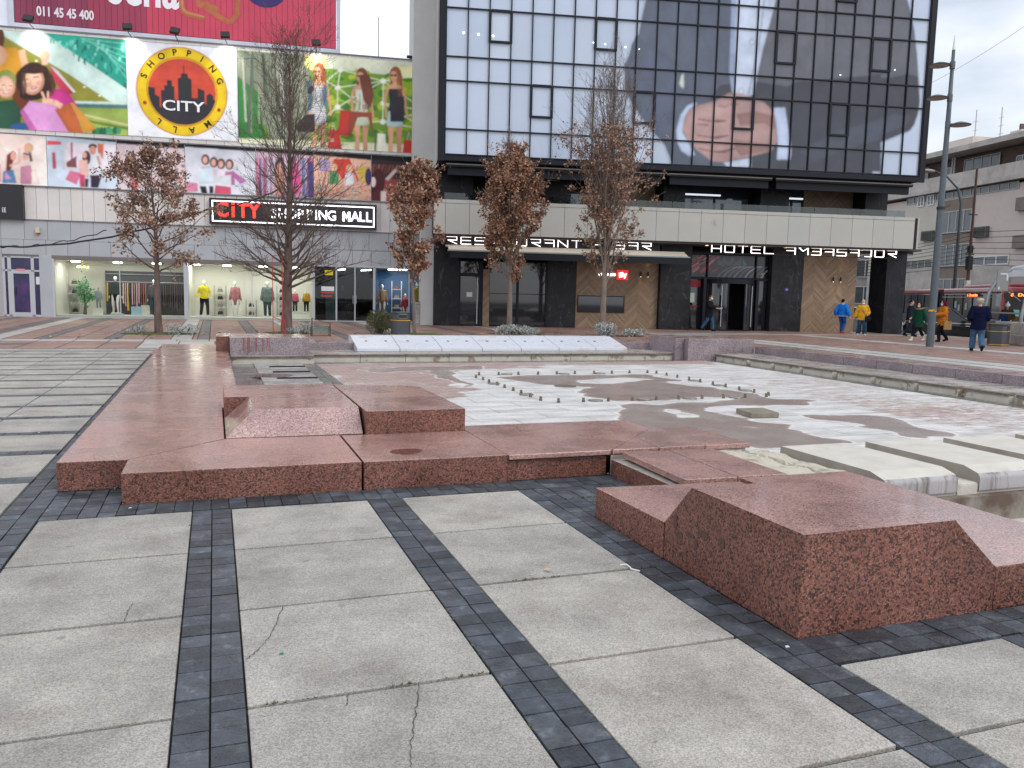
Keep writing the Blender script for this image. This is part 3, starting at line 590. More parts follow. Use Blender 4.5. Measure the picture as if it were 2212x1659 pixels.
# ------------------------------------------------------------------ far and right sides of the basin
M_STEPT = mat('wet_step_top', (.33, .31, .28), rough=.3, var=.25, vs=2.5, rvar=.15); stains(M_STEPT, 3, .5, .7, (.8, .62, .56))
M_STEPF = mat('limed_step_face', (.52, .49, .42), rough=.8, var=.12, vs=4, stretch=(1, 1, .5)); stains(M_STEPF, 2.6, .56, .59, (.55, .46, .40))
M_LIP = mat('mossy_lip', (.17, .145, .12), rough=.9, var=.4, vs=9, bump=.8, bs=40)
SH = .172
def step_block(x0, x1, y0, y1, face, name='fountain_step'):
    c = MB(); c.box(x0, x1, y0, y1, -.05, SH-.045, 0)
    if face == 'y': c.box(x0-.0, x1+.0, y0-.03, y1, SH-.045, SH-.002, 1); c.box(x0, x1, y0-.045, y1, SH-.002, SH+.016, 2)
    else: c.box(x0-.03, x1, y0, y1, SH-.045, SH-.002, 1); c.box(x0-.045, x1, y0, y1, SH-.002, SH+.016, 2)
    return c, [M_STEPF, M_LIP, M_STEPT]
xs_ = [1.98]+[3.02+1.02*k for k in range(9)]+[12.0]
for k in range(10):
    c, ms = step_block(xs_[k]+.006, xs_[k+1]-.006, 18.08, 19.45, 'y'); o = c.build('fountain_step', ms)
    o_ = ['first', 'second', 'third', 'fourth', 'fifth', 'sixth', 'seventh', 'eighth', 'ninth', 'tenth'][k]
    tag(o, 'limed step stone at the far side of the basin, %s from the left' % o_, 'step', 'step stones at the far side of the basin')
c, ms = step_block(.30, 1.975, 17.72, 19.4, 'y'); tag(c.build('fountain_step', ms), 'limed step stone under the lilac block with rust streaks', 'step', 'step stones at the far side of the basin')
yb = 17.72
YS = [(17.72, 16.38), (16.3, 15.3), (15.22, 14.5)]+[]
edges_y = [17.7, 16.3, 15.4, 14.42, 13.38, 12.34, 11.30, 10.34, 9.38, 8.36, 7.34, 6.32, 5.30, 4.28]
for k in range(len(edges_y)-1):
    y1, y0 = edges_y[k], edges_y[k+1]; sh = (k % 2)*.0
    c, ms = step_block(12.0+.012*(k % 3), 13.15, y0+.13, y1-.01, 'x')
    c.box(12.13, 13.15, y0+.01, y0+.13, -.05, SH-.03, 0)
    o_ = ['first', 'second', 'third', 'fourth', 'fifth', 'sixth', 'seventh', 'eighth', 'ninth', 'tenth', 'eleventh', 'twelfth', 'thirteenth'][k]
    tag(c.build('fountain_step', ms), 'limed step stone along the right side of the basin, %s from the far corner' % o_, 'step', 'step stones along the right side of the basin')
WH = .367
lw = [(2.02, 3.02), (10.0, 11.2)]
stone('lilac_wall', 'low lilac granite wall between the streaked block and the white panels', 'low wall', [(rect(1.9, 3.1, 19.28, 20.4), 0, WH, G_LILAC, G_LTOP)])
stone('lilac_wall', 'low lilac granite wall between the white panels and the far corner block', 'low wall', [(rect(10.03, 11.1, 19.28, 20.4), 0, WH, G_LILAC, G_LTOP)])
yy = [17.72, 15.8, 14.53, 13.56, 12.60, 11.58, 10.60, 9.62, 8.64, 7.66, 6.68, 5.70, 4.72]
WL = ['lilac granite wall stone right of the far corner block', 'lilac granite wall stone right of the basin, second from the corner block', 'lilac granite wall stone right of the basin, third from the corner block', 'lilac granite wall stone right of the basin, fourth from the corner block', 'lilac granite wall stone right of the basin, fifth from the corner block', 'lilac granite wall stone right of the basin, sixth from the corner block', 'lilac granite wall stone right of the basin, seventh from the corner block', 'lilac granite wall stone right of the basin, eighth from the corner block', 'lilac granite wall stone beyond the right edge, ninth from the corner block', 'lilac granite wall stone beyond the right edge, tenth from the corner block', 'lilac granite wall stone beyond the right edge, eleventh from the corner block', 'lilac granite wall stone beyond the right edge, twelfth from the corner block']
for k in range(12):
    stone('lilac_wall_stone', WL[k], 'low wall', [(rect(13.18, 14.2, yy[k+1]+.005, yy[k]-.005), 0, WH, G_LILAC, G_LTOP)], 'lilac wall stones right of the basin')
# corner blocks
M_STREAK = mat('rust_streaks', (.24, .07, .06), rough=.5, var=.3, vs=20)
lb = stone('lilac_block', 'tall lilac granite block with red rust streaks at the far left corner', 'stone block', [(rect(.29, 1.885, 17.75, 19.3), .1, .56, G_LILAC, G_LTOP), (rect(.02, .285, 18.3, 19.3), .1, .553, G_SIDE, G_LTOP)])
sk = MB()
for x in (.55, .63, .66, .78, .80, .93, .96, 1.02, 1.06): 
    w = rnd.choice((.006, .01, .016)); l = rnd.uniform(.2, .36); sk.face([(x, 17.747, .56-l), (x+w, 17.747, .56-l*.9), (x+w*1.3, 17.747, .555), (x-w*.3, 17.747, .555)])
sk.build('rust_streak', M_STREAK, lb)
stone('lilac_block', 'tall plain lilac granite block at the far right corner of the basin', 'stone block', [([(11.2, 17.75), (13.17, 17.75), (13.17, 19.4), (11.2, 19.4)], .0, .56, G_LILAC, G_LTOP), (rect(10.95, 11.195, 17.95, 19.3), .0, .558, G_LILAC, G_LTOP)])
# white water-stained panels with two holes each
M_WHT = mat('limed_white_panel', (.58, .61, .66), rough=.3, col2=(.48, .40, .40), thr=(.55, .75), vs=2.2, rvar=.1)
px_ = [3.06, 4.06, 5.07, 6.08, 7.09, 8.10, 9.12, 10.02]
PLB = ['first from the left', 'second from the left', 'third from the left, with a split across it', 'fourth from the left', 'fifth from the left', 'sixth from the left', 'seventh from the left']
for k in range(7):
    x0, x1 = px_[k]+.008, px_[k+1]-.008
    c = MB(); pr = [(18.76, SH+.02), (18.76, SH+.09), (19.78, .50), (20.1, .50), (20.1, .0), (19.3, .0)]
    n_ = 6; sh = .22
    c.add([(x0+(sh if False else 0), y, z) for y, z in pr]+[(x1, y, z) for y, z in pr], [(5, 4, 3, 2, 1, 0), (6, 7, 8, 9, 10, 11)])
    c.add([(x, y, z) for y, z in pr for x in (x0, x1)], [(2*i, 2*i+1, 2*((i+1) % n_)+1, 2*((i+1) % n_)) for i in range(n_)])
    if k == 2: c.box(x0, x1, 19.2, 19.21, .331, .338, 1)
    o = c.build('fountain_stone', [M_WHT, M_LIP], bevel=.006); tag(o, 'sloping white limed panel with nozzle holes, '+PLB[k], 'stone panel', 'white sloping panels at the far side')
    base = MB(); base.box(x0, x1, 18.80, 18.9, SH+.0, SH+.022); base.build('mortar_bed', M_LIP, o)
    for hx in ((.3, .78) if k < 6 else (.25,)):
        hx = x0+hx*(x1-x0); y = 19.35; z = SH+.09+(y-18.76)/1.02*(.50-SH-.09)
        h = MB(); h.rings([(hx, y, z-.02, .032, .05), (hx, y, z+.004, .036, .055)], 12); hh = h.build('nozzle_hole', mat('dark_hole', (.03, .03, .03), rough=.9), o)
# fountain nozzles in a square, round floor lights between them
M_BRASS = mat('tarnished_brass', (.20, .17, .13), rough=.5, metal=.6, var=.3, vs=30)
def nozzle():
    r = thing('fountain_nozzle', 'short tarnished brass fountain nozzle standing in the square of nozzles', 'nozzle', group='fountain nozzles in a square on the basin floor')
    c = MB(); c.rings([(0, 0, 0, .026, .026), (0, 0, .026, .026, .026), (0, 0, .028, .018, .018), (0, 0, .044, .018, .018)], 12); c.build('nozzle_body', M_BRASS, r, smooth=False)
    d = MB(); d.rings([(0, 0, .044, .023, .023), (0, 0, .062, .021, .021)], 12); d.build('nozzle_tip', M_BRASS, r); return r
NZ = [(4.59+.0*k, 11.28+.405*k) for k in range(9)]+[(8.64, 11.17+.41*k) for k in range(10)]+[(4.79+.41*k, 14.98) for k in range(10)]+[(4.78+.41*k, 11.02) for k in range(10)]
nz0 = nozzle()
for k, (x, y) in enumerate(NZ):
    n = nz0 if k == 0 else dup(nz0)
    n.location = (x+rnd.uniform(-.01, .01), y, .004); n.rotation_euler = (rnd.uniform(-.08, .08), rnd.uniform(-.08, .08), rnd.uniform(0, 3))
lt0 = thing('floor_light', 'round flush light cover set in the basin floor among the nozzles', 'light', group='round light covers between the nozzles')
c = MB(); c.rings([(0, 0, 0, .115, .115), (0, 0, .012, .11, .11)], 24); c.build('rim', mat('rim_metal', (.22, .21, .19), rough=.4, metal=.5), lt0)
c = MB(); c.rings([(0, 0, .012, .09, .09), (0, 0, .015, .088, .088)], 24); c.build('lens', mat('dull_lens', (.30, .30, .28), rough=.2), lt0)
for k, (x, y) in enumerate([(5.4, 15.08), (5.42, 11.1), (4.62, 11.95), (6.25, 11.09), (7.05, 11.06), (7.88, 11.02), (8.65, 13.45), (8.67, 11.85), (8.66, 12.64), (6.6, 15.0), (4.6, 13.5), (7.4, 15.0)]):
    n = lt0 if k == 0 else dup(lt0); n.location = (x, y, .006)
c = MB(); c.prism([(6.74, 9.06), (7.17, 9.03), (7.26, 9.50), (6.83, 9.53)], .004, .075); tag(c.build('concrete_paver', mat('old_brown_paver', (.21, .185, .14), rough=.8, var=.25, vs=8, bump=.6, bs=60), bevel=.008), 'loose square brown concrete paver lying on the basin floor', 'paver')
c = MB(); c.rings([(5.75, 13.0, 0, .2, .2), (5.75, 13.0, .012, .19, .19)], 24); tag(c.build('drain_cover', M_BRASS), 'round drain cover in the middle of the nozzle square', 'drain')
# ------------------------------------------------------------------ trees, shrubs, plants
def leaf_mesh(pts, size, rnd, mi_n=3, fold=True, flat=0.):
    mb = MB()
    for p in pts:
        s = size*rnd.uniform(.6, 1.3); a = Vector((rnd.gauss(0, 1), rnd.gauss(0, 1), rnd.gauss(0, 1)*(1-flat)-.3)).normalized(); b = a.orthogonal().normalized(); b.rotate(Matrix.Rotation(rnd.uniform(0, 2*PI), 3, a))
        n = a.cross(b); P = Vector(p); k = rnd.choices(range(mi_n), [5, 4, 2][:mi_n])[0]
        tip = P+a*s; l = P+a*s*.5+b*s*.33+n*s*.12; r_ = P+a*s*.5-b*s*.33+n*s*.12
        mb.add([P, l, tip, r_], [(0, 1, 2), (0, 2, 3)], k)
    return mb
def tree(name, label, base, H, tr, prof, n1, ang, seed, leaves, lsize, lmats, barkm, h0=.3, bend=.0, group=None, len2=.45, n2=7, n3=4, leafband=(0, 1), up=.35, twig=.006, leantop=(0, 0), trunkfrac=.93, minh=.0, kink=.06, tpow=.9, brk=.42, cull=-.12):
    rnd = random.Random(seed); root = thing(name, label, 'tree', base, 0, group)
    N = 14; tp = []
    for i in range(N+1):
        t = i/N; tp.append(Vector((leantop[0]*t+bend*math.sin(t*5+seed)*.3, leantop[1]*t+bend*math.cos(t*4+seed)*.3, H*trunkfrac*t)))
    def tpos(t):
        f = t*N; i = min(N-1, int(f)); return tp[i].lerp(tp[i+1], f-i)
    def trad(t): return max(.012, tr*(1-t)**.9*(1-.25*t)+.006)
    tk = MB(); tk.tube([Vector((0, 0, -.05))]+tp, [tr*1.35, tr*1.15]+[trad(i/N) for i in range(1, N+1)], 9)
    br = MB(); lp = []
    def branch(p, d, L, r, lev):
        n = 7 if lev == 1 else (5 if lev == 2 else 3); pts = [p.copy()]; q = p.copy(); dd = d.copy()
        for i in range(n):
            dd = (dd+Vector((rnd.gauss(0, kink), rnd.gauss(0, kink), rnd.gauss(0, kink)+up*(.16 if lev == 1 else .10)))).normalized(); q = q+dd*(L/n); pts.append(q.copy())
        br.tube(pts, [max(twig*.7, r*(1-.85*i/n)) for i in range(n+1)], 5 if lev == 1 else 3, cap=False)
        if lev >= 2 or leaves:
            for i in range(1, n+1):
                for k in range(1 if lev == 1 else 2): lp.append((pts[i], lev))
        if lev < 3:
            cnt = max(2, round((n2 if lev == 1 else n3)*min(1, L/(1.1 if lev == 1 else .45))))
            for k in range(cnt):
                t = rnd.uniform(.22, 1.0); f = t*n; i = min(n-1, int(f)); s = pts[i].lerp(pts[i+1], f-i); ax = (pts[i+1]-pts[i]).normalized()
                o = ax.orthogonal().normalized(); o.rotate(Matrix.Rotation(rnd.uniform(0, 2*PI), 3, ax)); nd_ = (ax*math.cos(.75)+o*math.sin(.75)+Vector((0, 0, .15))).normalized()
                branch(s, nd_, L*len2*rnd.uniform(.6, 1.15)*(1.15-.6*t), max(twig, r*(1-.7*t)*.5), lev+1)
    for k in range(n1):
        t = h0+(1-h0)*((k+rnd.uniform(0, .9))/n1)**tpow; t = min(t, .985)
        z = t; a = k*2.399+rnd.uniform(-.5, .5); R_ = prof((t-h0)/(1-h0))
        e = ang(t) if callable(ang) else ang; e += rnd.uniform(-.14, .14)
        d = Vector((math.cos(a)*math.sin(e), math.sin(a)*math.sin(e), math.cos(e)))
        L = R_/max(.25, math.sin(e))*rnd.uniform(.75, 1.12)
        branch(tpos(t), d, L, max(.011, trad(t)*brk), 1)
    tk.build('trunk', barkm, root, smooth=True); br.build('branches', barkm, root, smooth=True)
    if leaves:
        z0, z1 = leafband[0]*H, leafband[1]*H
        c = [p for p, l in lp if z0 < p.z < z1]
        pts = []
        i = 0
        while i < leaves:
            p = rnd.choice(c); q = int(rnd.choice((1, 2, 3, 5, 8))); i += q
            w = 1-max(0, (p.z/H-leafband[2])/(1-leafband[2]))**.6 if len(leafband) > 2 and p.z/H > leafband[2] else 1
            if rnd.random() > w: continue
            if mnoise.noise(Vector((p.x*2.0, p.y*2.0, p.z*1.6+seed))) < cull and rnd.random() < .88: continue
            for _ in range(q): pts.append(p+Vector((rnd.gauss(0, .06), rnd.gauss(0, .06), rnd.gauss(0, .055)-.02)))
        leaf_mesh(pts, lsize, rnd).build('foliage', lmats, root)
    return root
M_BARK = mat('bark_grey', (.19, .15, .125), rough=.9, var=.35, vs=8, bump=.8, bs=30, stretch=(1, 1, .3))
M_BARKD = mat('bark_brown', (.12, .085, .07), rough=.9, var=.35, vs=8, bump=.8, bs=30, stretch=(1, 1, .3))
LV = [mat('dry_leaf', (.37, .19, .115), rough=.7), mat('dry_leaf_dark', (.15, .075, .048), rough=.7), mat('dry_leaf_pale', (.50, .33, .22), rough=.7)]
LV2 = [mat('dry_leaf_b', (.36, .21, .14), rough=.7), mat('dry_leaf_dark_b', (.17, .095, .07), rough=.7), mat('dry_leaf_pale_b', (.44, .29, .20), rough=.7)]
tree('oak_tree', 'round oak with sparse brown leaves, leftmost tree on the square', (-1.68, 29.3, 0), 6.1, .125, lambda t: 2.15*(1-t)**.65*min(1, .55+2*t)+.1, 38, lambda t: 1.25-.6*t, 11, 11500, .10, LV2, M_BARKD, cull=.02, h0=.34, n2=8, n3=4, kink=.16, up=.15, leafband=(0, 1.05), leantop=(-.25, 0), bend=.2)
tree('bare_tree', 'tall bare tree with thick brown trunk in front of the mall sign', (2.46, 30.4, 0), 10.1, .19, lambda t: 2.75*(1-t)**.72+.10, 104, lambda t: 1.50-1.12*min(1, t*1.25), 5, 260, .07, LV2, M_BARKD, tpow=1.15, brk=.30, h0=.165, n2=9, n3=5, kink=.13, up=.42, len2=.46, twig=.0062, leafband=(0, 1), bend=.1, leantop=(.15, 0))
tree('oak_tree', 'narrow brown-leaved oak beside the grey litter bin', (6.86, 29.9, 0), 6.0, .07, lambda t: .85*math.sin(PI*min(1, .2+.72*t))**.7, 32, .5, 21, 11000, .13, LV, M_BARK, h0=.28, n2=6, n3=3, kink=.12, leafband=(0, 1.05), bend=.5, leantop=(.35, 0))
tree('oak_tree', 'dense columnar brown-leaved oak in front of the restaurant sign', (11.35, 31.5, 0), 7.9, .12, lambda t: 1.42*(1-t)**.62*min(1, .50+2.2*t)+.05, 66, .42, 33, 36000, .12, LV, M_BARK, h0=.23, n2=8, n3=4, up=.3, leafband=(0, .96, .78))
tree('oak_tree', 'tall columnar oak, bare on top and brown-leaved below, before the banner', (14.6, 29.5, 0), 10.2, .13, lambda t: 1.35*math.sin(PI*min(1, .32+.66*t**.85))**.75+.05, 76, .33, 44, 24000, .10, LV2, M_BARK, h0=.19, n2=9, n3=4, up=.3, leafband=(0, .80, .50), twig=.006, kink=.05)
M_SILV = [mat('silver_leaf', (.42, .45, .43), rough=.8), mat('silver_leaf_dark', (.22, .25, .23), rough=.8), mat('silver_leaf_pale', (.60, .62, .60), rough=.8)]
M_GRN = [mat('bush_leaf', (.085, .10, .035), rough=.6), mat('bush_leaf_dark', (.035, .045, .02), rough=.6), mat('bush_leaf_olive', (.20, .17, .07), rough=.6)]
def shrub(name, label, c, r, n, size, mats, seed, cat='plant', group=None, blobs=5):
    rnd = random.Random(seed); root = thing(name, label, cat, c, 0, group); pts = []; B = [(rnd.uniform(-.6, .6)*r[0], rnd.uniform(-.5, .5)*r[1], rnd.uniform(.25, .6)*r[2], rnd.uniform(.4, .62)) for _ in range(blobs)]
    st = MB()
    for b_ in B: st.tube([(b_[0]*.2, b_[1]*.2, -.02), (b_[0]*.6, b_[1]*.6, b_[2]*.6), (b_[0], b_[1], b_[2]+r[2]*.25)], [.02, .014, .006], 4)
    for i in range(n):
        b_ = rnd.choice(B); d = Vector((rnd.gauss(0, 1), rnd.gauss(0, 1), rnd.gauss(0, 1))).normalized()*rnd.uniform(.55, 1)**.5
        p = Vector((b_[0]+d.x*b_[3]*r[0], b_[1]+d.y*b_[3]*r[1], b_[2]+d.z*b_[3]*r[2]*.75))
        if p.z > 0.01: pts.append(p)
    st.build('stem', M_BARKD, root); leaf_mesh(pts, size, rnd).build('foliage', mats, root); return root
shrub('bush', 'rounded olive-green bush behind the grey litter bin', (5.75, 30.1, 0), (.62, .5, .95), 5200, .05, M_GRN, 3, 'bush', blobs=9)
shrub('silver_plant', 'low silvery plant at the foot of the leftmost oak, right of its trunk', (-.95, 29.0, 0), (.55, .35, .38), 900, .055, M_SILV, 4)
shrub('silver_plant', 'small dark silvery plant left of the leftmost oak trunk', (-2.35, 29.3, 0), (.28, .25, .30), 420, .05, M_SILV, 5)
shrub('silver_plant', 'silvery plant right of the bare tree, beside the broken bench frame', (3.0, 29.6, 0), (.38, .3, .45), 700, .05, M_SILV, 6)
shrub('silver_plant', 'silvery plant at the foot of the bare tree trunk', (2.55, 29.9, 0), (.3, .22, .25), 420, .05, M_SILV, 7)
shrub('silver_plant', 'wide silvery plant at the foot of the dense columnar oak', (11.35, 30.2, 0), (1.05, .4, .42), 2000, .06, M_SILV, 8, blobs=9)
shrub('silver_plant', 'silvery plant at the foot of the bare-topped oak', (14.55, 28.9, 0), (.60, .4, .62), 1800, .06, M_SILV, 9, blobs=7)
shrub('silver_plant', 'low silvery plant trailing right of the bare-topped oak', (15.55, 28.9, 0), (.6, .35, .34), 1100, .06, M_SILV, 10)
gr = MB(); rg = random.Random(5)
for cx, cy, rx, ry, n in ((-1.7, 29.25, 1.1, .45, 1500), (6.9, 29.4, 1.0, .5, 1500), (2.6, 30.2, .9, .5, 700)):
    for i in range(n):
        a = rg.uniform(0, 2*PI); q = math.sqrt(rg.random()); x, y = cx+rx*q*math.cos(a), cy+ry*q*math.sin(a); h = rg.uniform(.02, .06); dx, dy = rg.uniform(-.03, .03), rg.uniform(-.03, .03)
        gr.face([(x-.012, y, 0), (x+.012, y, 0), (x+dx, y+dy, h)])
tag(gr.build('grass', mat('grass_blade', (.10, .15, .035), rough=.8, var=.3, vs=5)), kind='stuff')
fl = MB()
for cx, cy, n in ((-1.7, 28.9, 130), (6.9, 29.0, 90), (2.6, 30.0, 50), (11.4, 30.6, 150), (14.8, 28.6, 150), (13, 31, 60), (3.0, 26.5, 20)):
    for i in range(n):
        x, y = cx+rg.gauss(0, 1.3), cy+rg.gauss(0, .9); a = rg.uniform(0, 6.28); s_ = rg.uniform(.03, .07); u, v = Vector((math.cos(a), math.sin(a), rg.uniform(-.2, .3)))*s_, Vector((-math.sin(a), math.cos(a), rg.uniform(0, .4)))*s_*.5; P = Vector((x, y, .012)); fl.face([P-u, P-v, P+u, P+v], rg.choice((0, 1, 2)))
tag(fl.build('fallen_leaves', LV), kind='stuff')
so_ = MB()
for cx, cy, rx, ry in ((-1.7, 29.25, 1.2, .5), (6.9, 29.4, 1.1, .55), (2.6, 30.2, 1.0, .6), (11.35, 30.4, 1.2, .6), (14.9, 29.1, 1.4, .6)):
    so_.face([(cx+rx*math.cos(a)*(1+.08*math.sin(3*a)), cy+ry*math.sin(a), .004) for a in [2*PI*i/20 for i in range(20)]])
struct(so_.build('soil_bed', mat('soil', (.05, .045, .028), rough=.95, var=.4, vs=6)))
mo = MB()      # moss and small weeds along the stone edges
for i in range(420):
    seg = rg.choice([((-.66, 6.43), (2.34, 6.43)), ((1.08, 5), (1.08, 2)), ((2.31, 6), (2.31, 2)), ((2.57, 5.2), (2.57, 3.1)), ((-.17, 6), (-.17, 2)), ((2.6, 4.13), (1.3, 4.13)), ((2.3, 3.12), (1.35, 3.12)), ((2.35, 6.42), (3.3, 6.42)), ((1.05, 3.12), (.1, 3.12)), ((2.57, 5.75), (3.3, 5.75))])
    t = rg.random()
    if mnoise.noise(Vector((t*6, seg[0][0]*3, seg[0][1]*3))) < .05: continue
    x = seg[0][0]*(1-t)+seg[1][0]*t+rg.gauss(0, .004); y = seg[0][1]*(1-t)+seg[1][1]*t+rg.gauss(0, .004)
    for k in range(5):
        h = rg.uniform(.003, .013); a = rg.uniform(0, 6.28); mo.face([(x-.003, y, 0), (x+.003, y, 0), (x+math.cos(a)*.01, y+math.sin(a)*.01, h)])
tag(mo.build('moss', mat('moss_blade', (.09, .11, .035), rough=.9, var=.4, vs=40)), kind='stuff')

# ------------------------------------------------------------------ street furniture on the square
M_BIN = mat('bin_grey', (.05, .056, .066), rough=.45, var=.1, vs=6); M_YEL = mat('bin_yellow', (.75, .42, .05), rough=.5); M_BLK = mat('matt_black', (.018, .018, .02), rough=.6)
def bin_(label, loc, rz):
    r = thing('litter_bin', label, 'litter bin', loc, rz)
    c = MB(); w, d = .31, .27
    def octo(w, d, k): return [(-w+k, -d), (w-k, -d), (w, -d+k), (w, d-k), (w-k, d), (-w+k, d), (-w, d-k), (-w, -d+k)]
    o8 = octo(w, d, .10); c.prism(o8, .0, .56); c.prism(octo(w*.98, d*.98, .10), .575, .80); c.build('bin_body', M_BIN, r, bevel=.008)
    c = MB(); c.prism(octo(w*1.04, d*1.05, .10), .80, .85); c.build('lid', M_BIN, r, bevel=.012)
    c = MB(); c.prism(octo(w*1.015, d*1.02, .10), .545, .565); c.prism(octo(w*1.015, d*1.02, .10), .035, .055); c.build('yellow_band', M_YEL, r)
    c = MB(); c.box(-.13, .13, -d-.006, -d+.02, .62, .77); c.build('opening', M_BLK, r)
    c = MB(); c.box(-.14, .14, -d-.012, -d-.002, .77, .785); c.box(-.14, .14, -d-.012, -d-.002, .61, .622); c.build('opening_rim', mat('brushed_steel', (.4, .4, .4), rough=.35, metal=.8), r); return r
bin_('grey octagonal litter bin with yellow stripes in front of the bush', (6.2, 28.6, 0), .1)
bin_('dark litter bin with yellow stripes beside the glass shelter', (*ground_at(2155, 746), 0), .5).scale = (1.5, 1.2, 1.0)
# red two-legged stand leaning at the bare tree
M_RED = mat('red_paint', (.42, .03, .04), rough=.4)
r = thing('red_stand', 'thin red metal stand leaning against the bare tree trunk', 'stand', (2.28, 29.75, 0))
c = MB(); c.tube([(.02, 0, 0), (-.02, .05, .3), (-.03, .12, 2.9)], .018, 6); c.build('post', M_RED, r); c = MB(); c.tube([(-.35, .05, 0.1), (-.36, .1, 2.7)], .013, 6); c.build('post', M_RED, r)
c = MB(); c.tube([(-.36, .05, .6), (0, .05, .42)], .012, 6); c.tube([(-.36, .08, 2.7), (-.03, .12, 2.75)], .012, 6); c.tube([(-.35, .05, .12), (-.25, .0, .02)], .014, 6); c.build('brace', M_RED, r)
c = MB(); c.tube([(.02, 0, .5), (.10, 0, .02)], .016, 6); c.tube([(.0, 0, .5), (-.08, 0, .02)], .016, 6); c.build('foot', M_RED, r)
# broken bench frame with green slats
r = thing('broken_bench', 'broken small bench frame with rusty legs and green slats', 'bench', (3.38, 28.15, 0), .0)
M_RUST = mat('rusty_iron', (.10, .055, .045), rough=.8, var=.4, vs=20); M_SLAT = mat('green_slat', (.13, .17, .15), rough=.6, var=.3, vs=12)
for x, h in ((-.30, .62), (.30, .46)):
    c = MB(); c.tube([(x, -.02, 0), (x, -.02, h)], .02, 6); c.tube([(x, -.02, .3), (x*1.0, .35, .3), (x, .35, 0)], .018, 6); c.build('leg', M_RUST, r)
c = MB(); c.tube([(-.3, -.02, .60), (.3, -.02, .44)], .013, 6); c.tube([(-.3, -.02, .04), (.3, -.02, .04)], .016, 6); c.build('rail', M_RUST, r)
for k in range(4): c = MB(); c.box(-.29, .29, -.03+.03*k, .0+.03*k, .09+.07*k, .135+.07*k); c.build('slat', M_SLAT, r)
r = thing('flower_pot', 'grey round stone pot at the corner of the mall', 'pot', (9.3, 38.4, 0))
c = MB(); c.rings([(0, 0, 0, .43, .43), (0, 0, .1, .43, .43), (0, 0, .13, .36, .36), (0, 0, .5, .33, .33), (0, 0, .95, .36, .36), (0, 0, .98, .40, .40), (0, 0, 1.08, .40, .40)], 24); c.build('pot_body', mat('stone_grey', (.30, .29, .27), rough=.8, var=.2, vs=6), r, smooth=False)
c = MB(); c.rings([(0, 0, 1.05, .36, .36), (0, 0, 1.10, .30, .30)], 20); c.build('soil', mat('soil', (0, 0, 0)), r)
# tall lamp post with three discs
M_POLE = mat('pole_paint', (.085, .105, .12), rough=.5, var=.12, vs=4)
r = thing('street_lamp', 'tall grey lamp post with three disc lamps on the square', 'street lamp', (24.7, 22.9, 0))
c = MB(); c.tube([(0, 0, -.02), (0, 0, .0), (0, 0, 4.2), (.02, 0, 8.3), (.02, 0, 10.5)], [.135, .135, .12, .08, .055], 20); c.build('pole', M_POLE, r, smooth=True)
c = MB(); c.tube([(.02, 0, 10.5), (.02, 0, 11.0)], [.05, .012], 10); c.build('tip', mat('acrylic_tip', (.7, .72, .75), rough=.3), r)
M_DISC = mat('lamp_disc', (.10, .09, .08), rough=.5); M_LENSF = mat('frosted_lens', (.34, .31, .27), rough=.35)
for z, sd in ((9.95, -1), (8.83, -1), (7.9, 1)):
    X = .43*sd; u = Vector((math.cos(-.45), math.sin(-.45), 0)); cx, cy = u.x*X, u.y*X
    c = MB(); c.rings([(cx, cy, z, .35, .35), (cx, cy, z+.025, .37, .37), (cx, cy, z+.08, .24, .24), (cx, cy, z+.13, .08, .08)], 28); d_ = c.build('lamp_head', M_DISC, r, smooth=False)
    c = MB(); c.rings([(cx, cy, z-.015, .26, .26), (cx, cy, z+.002, .33, .33)], 28); c.build('lens', M_LENSF, d_)
    c = MB(); c.tube([(0, 0, z+.03), (cx*.5, cy*.5, z+.04)], .045, 8); c.tube([(0.02, 0, z-.10), (0.02, 0, z+.15)], .09, 14); c.build('bracket', M_POLE, r)
c = MB(); c.tube([(0, 0, 4.95), (0, 0, 5.05)], .135, 16); c.tube([(0, 0, 5.0), (.3, -.12, 5.1)], .02, 6); c.build('clamp', M_BLK, r)
c = MB(); c.tube([(0, 0, 1.28), (0, 0, 1.35)], .142, 18); q = c.build('tape_band', M_YEL, r); c = MB(); c.tube([(-.09, -.115, 1.29), (.0, -.15, 1.34), (.09, -.12, 1.30)], .012, 5); c.build('tape_stripe', M_BLK, r)
# bits of litter
M_WP = mat('white_plastic', (.75, .75, .75), rough=.5)
for k, (pts, lab) in enumerate([([(.0, 0, .004), (.03, -.02, .012), (.035, -.06, .006), (.02, -.09, .01), (.06, -.13, .005)], 'thin curled white plastic strip lying on the slab')]):
    c = MB(); c.tube(pts, .004, 5); x, y = ground_at(1340, 1222); tag(c.build('plastic_strip', M_WP, loc=(x, y, 0)), lab, 'litter')
c = MB(); c.box(-.008, .008, -.005, .005, 0, .006); x, y = ground_at(608, 1413); tag(c.build('bottle_cap', mat('green_plastic', (.02, .2, .1), rough=.5), loc=(x, y, 0)), 'tiny green scrap on the pale slab', 'litter')
for k, (px, py, lab) in enumerate([(281, 1098, 'small white scrap at the foot of the jutting granite block'), (1313, 1023, 'white paper scrap in the inner corner of the curb'), (1335, 1030, 'crumpled white scrap by the dark granite base'), (1700, 1398, 'tiny white scrap near the big near block'), (84, 935, 'white speck on the left paving')]):
    x, y = ground_at(px, py); c = MB(); c.prism([(-.010, -.004), (.009, -.006), (.010, .005), (-.005, .007)], 0, .004); tag(c.build('paper_scrap', M_WP, loc=(x, y, .001)), lab, 'litter')
for k, (px, py) in enumerate([(412, 1039+15), (245, 1060), (450, 1072)]):
    pass
lr = random.Random(9)
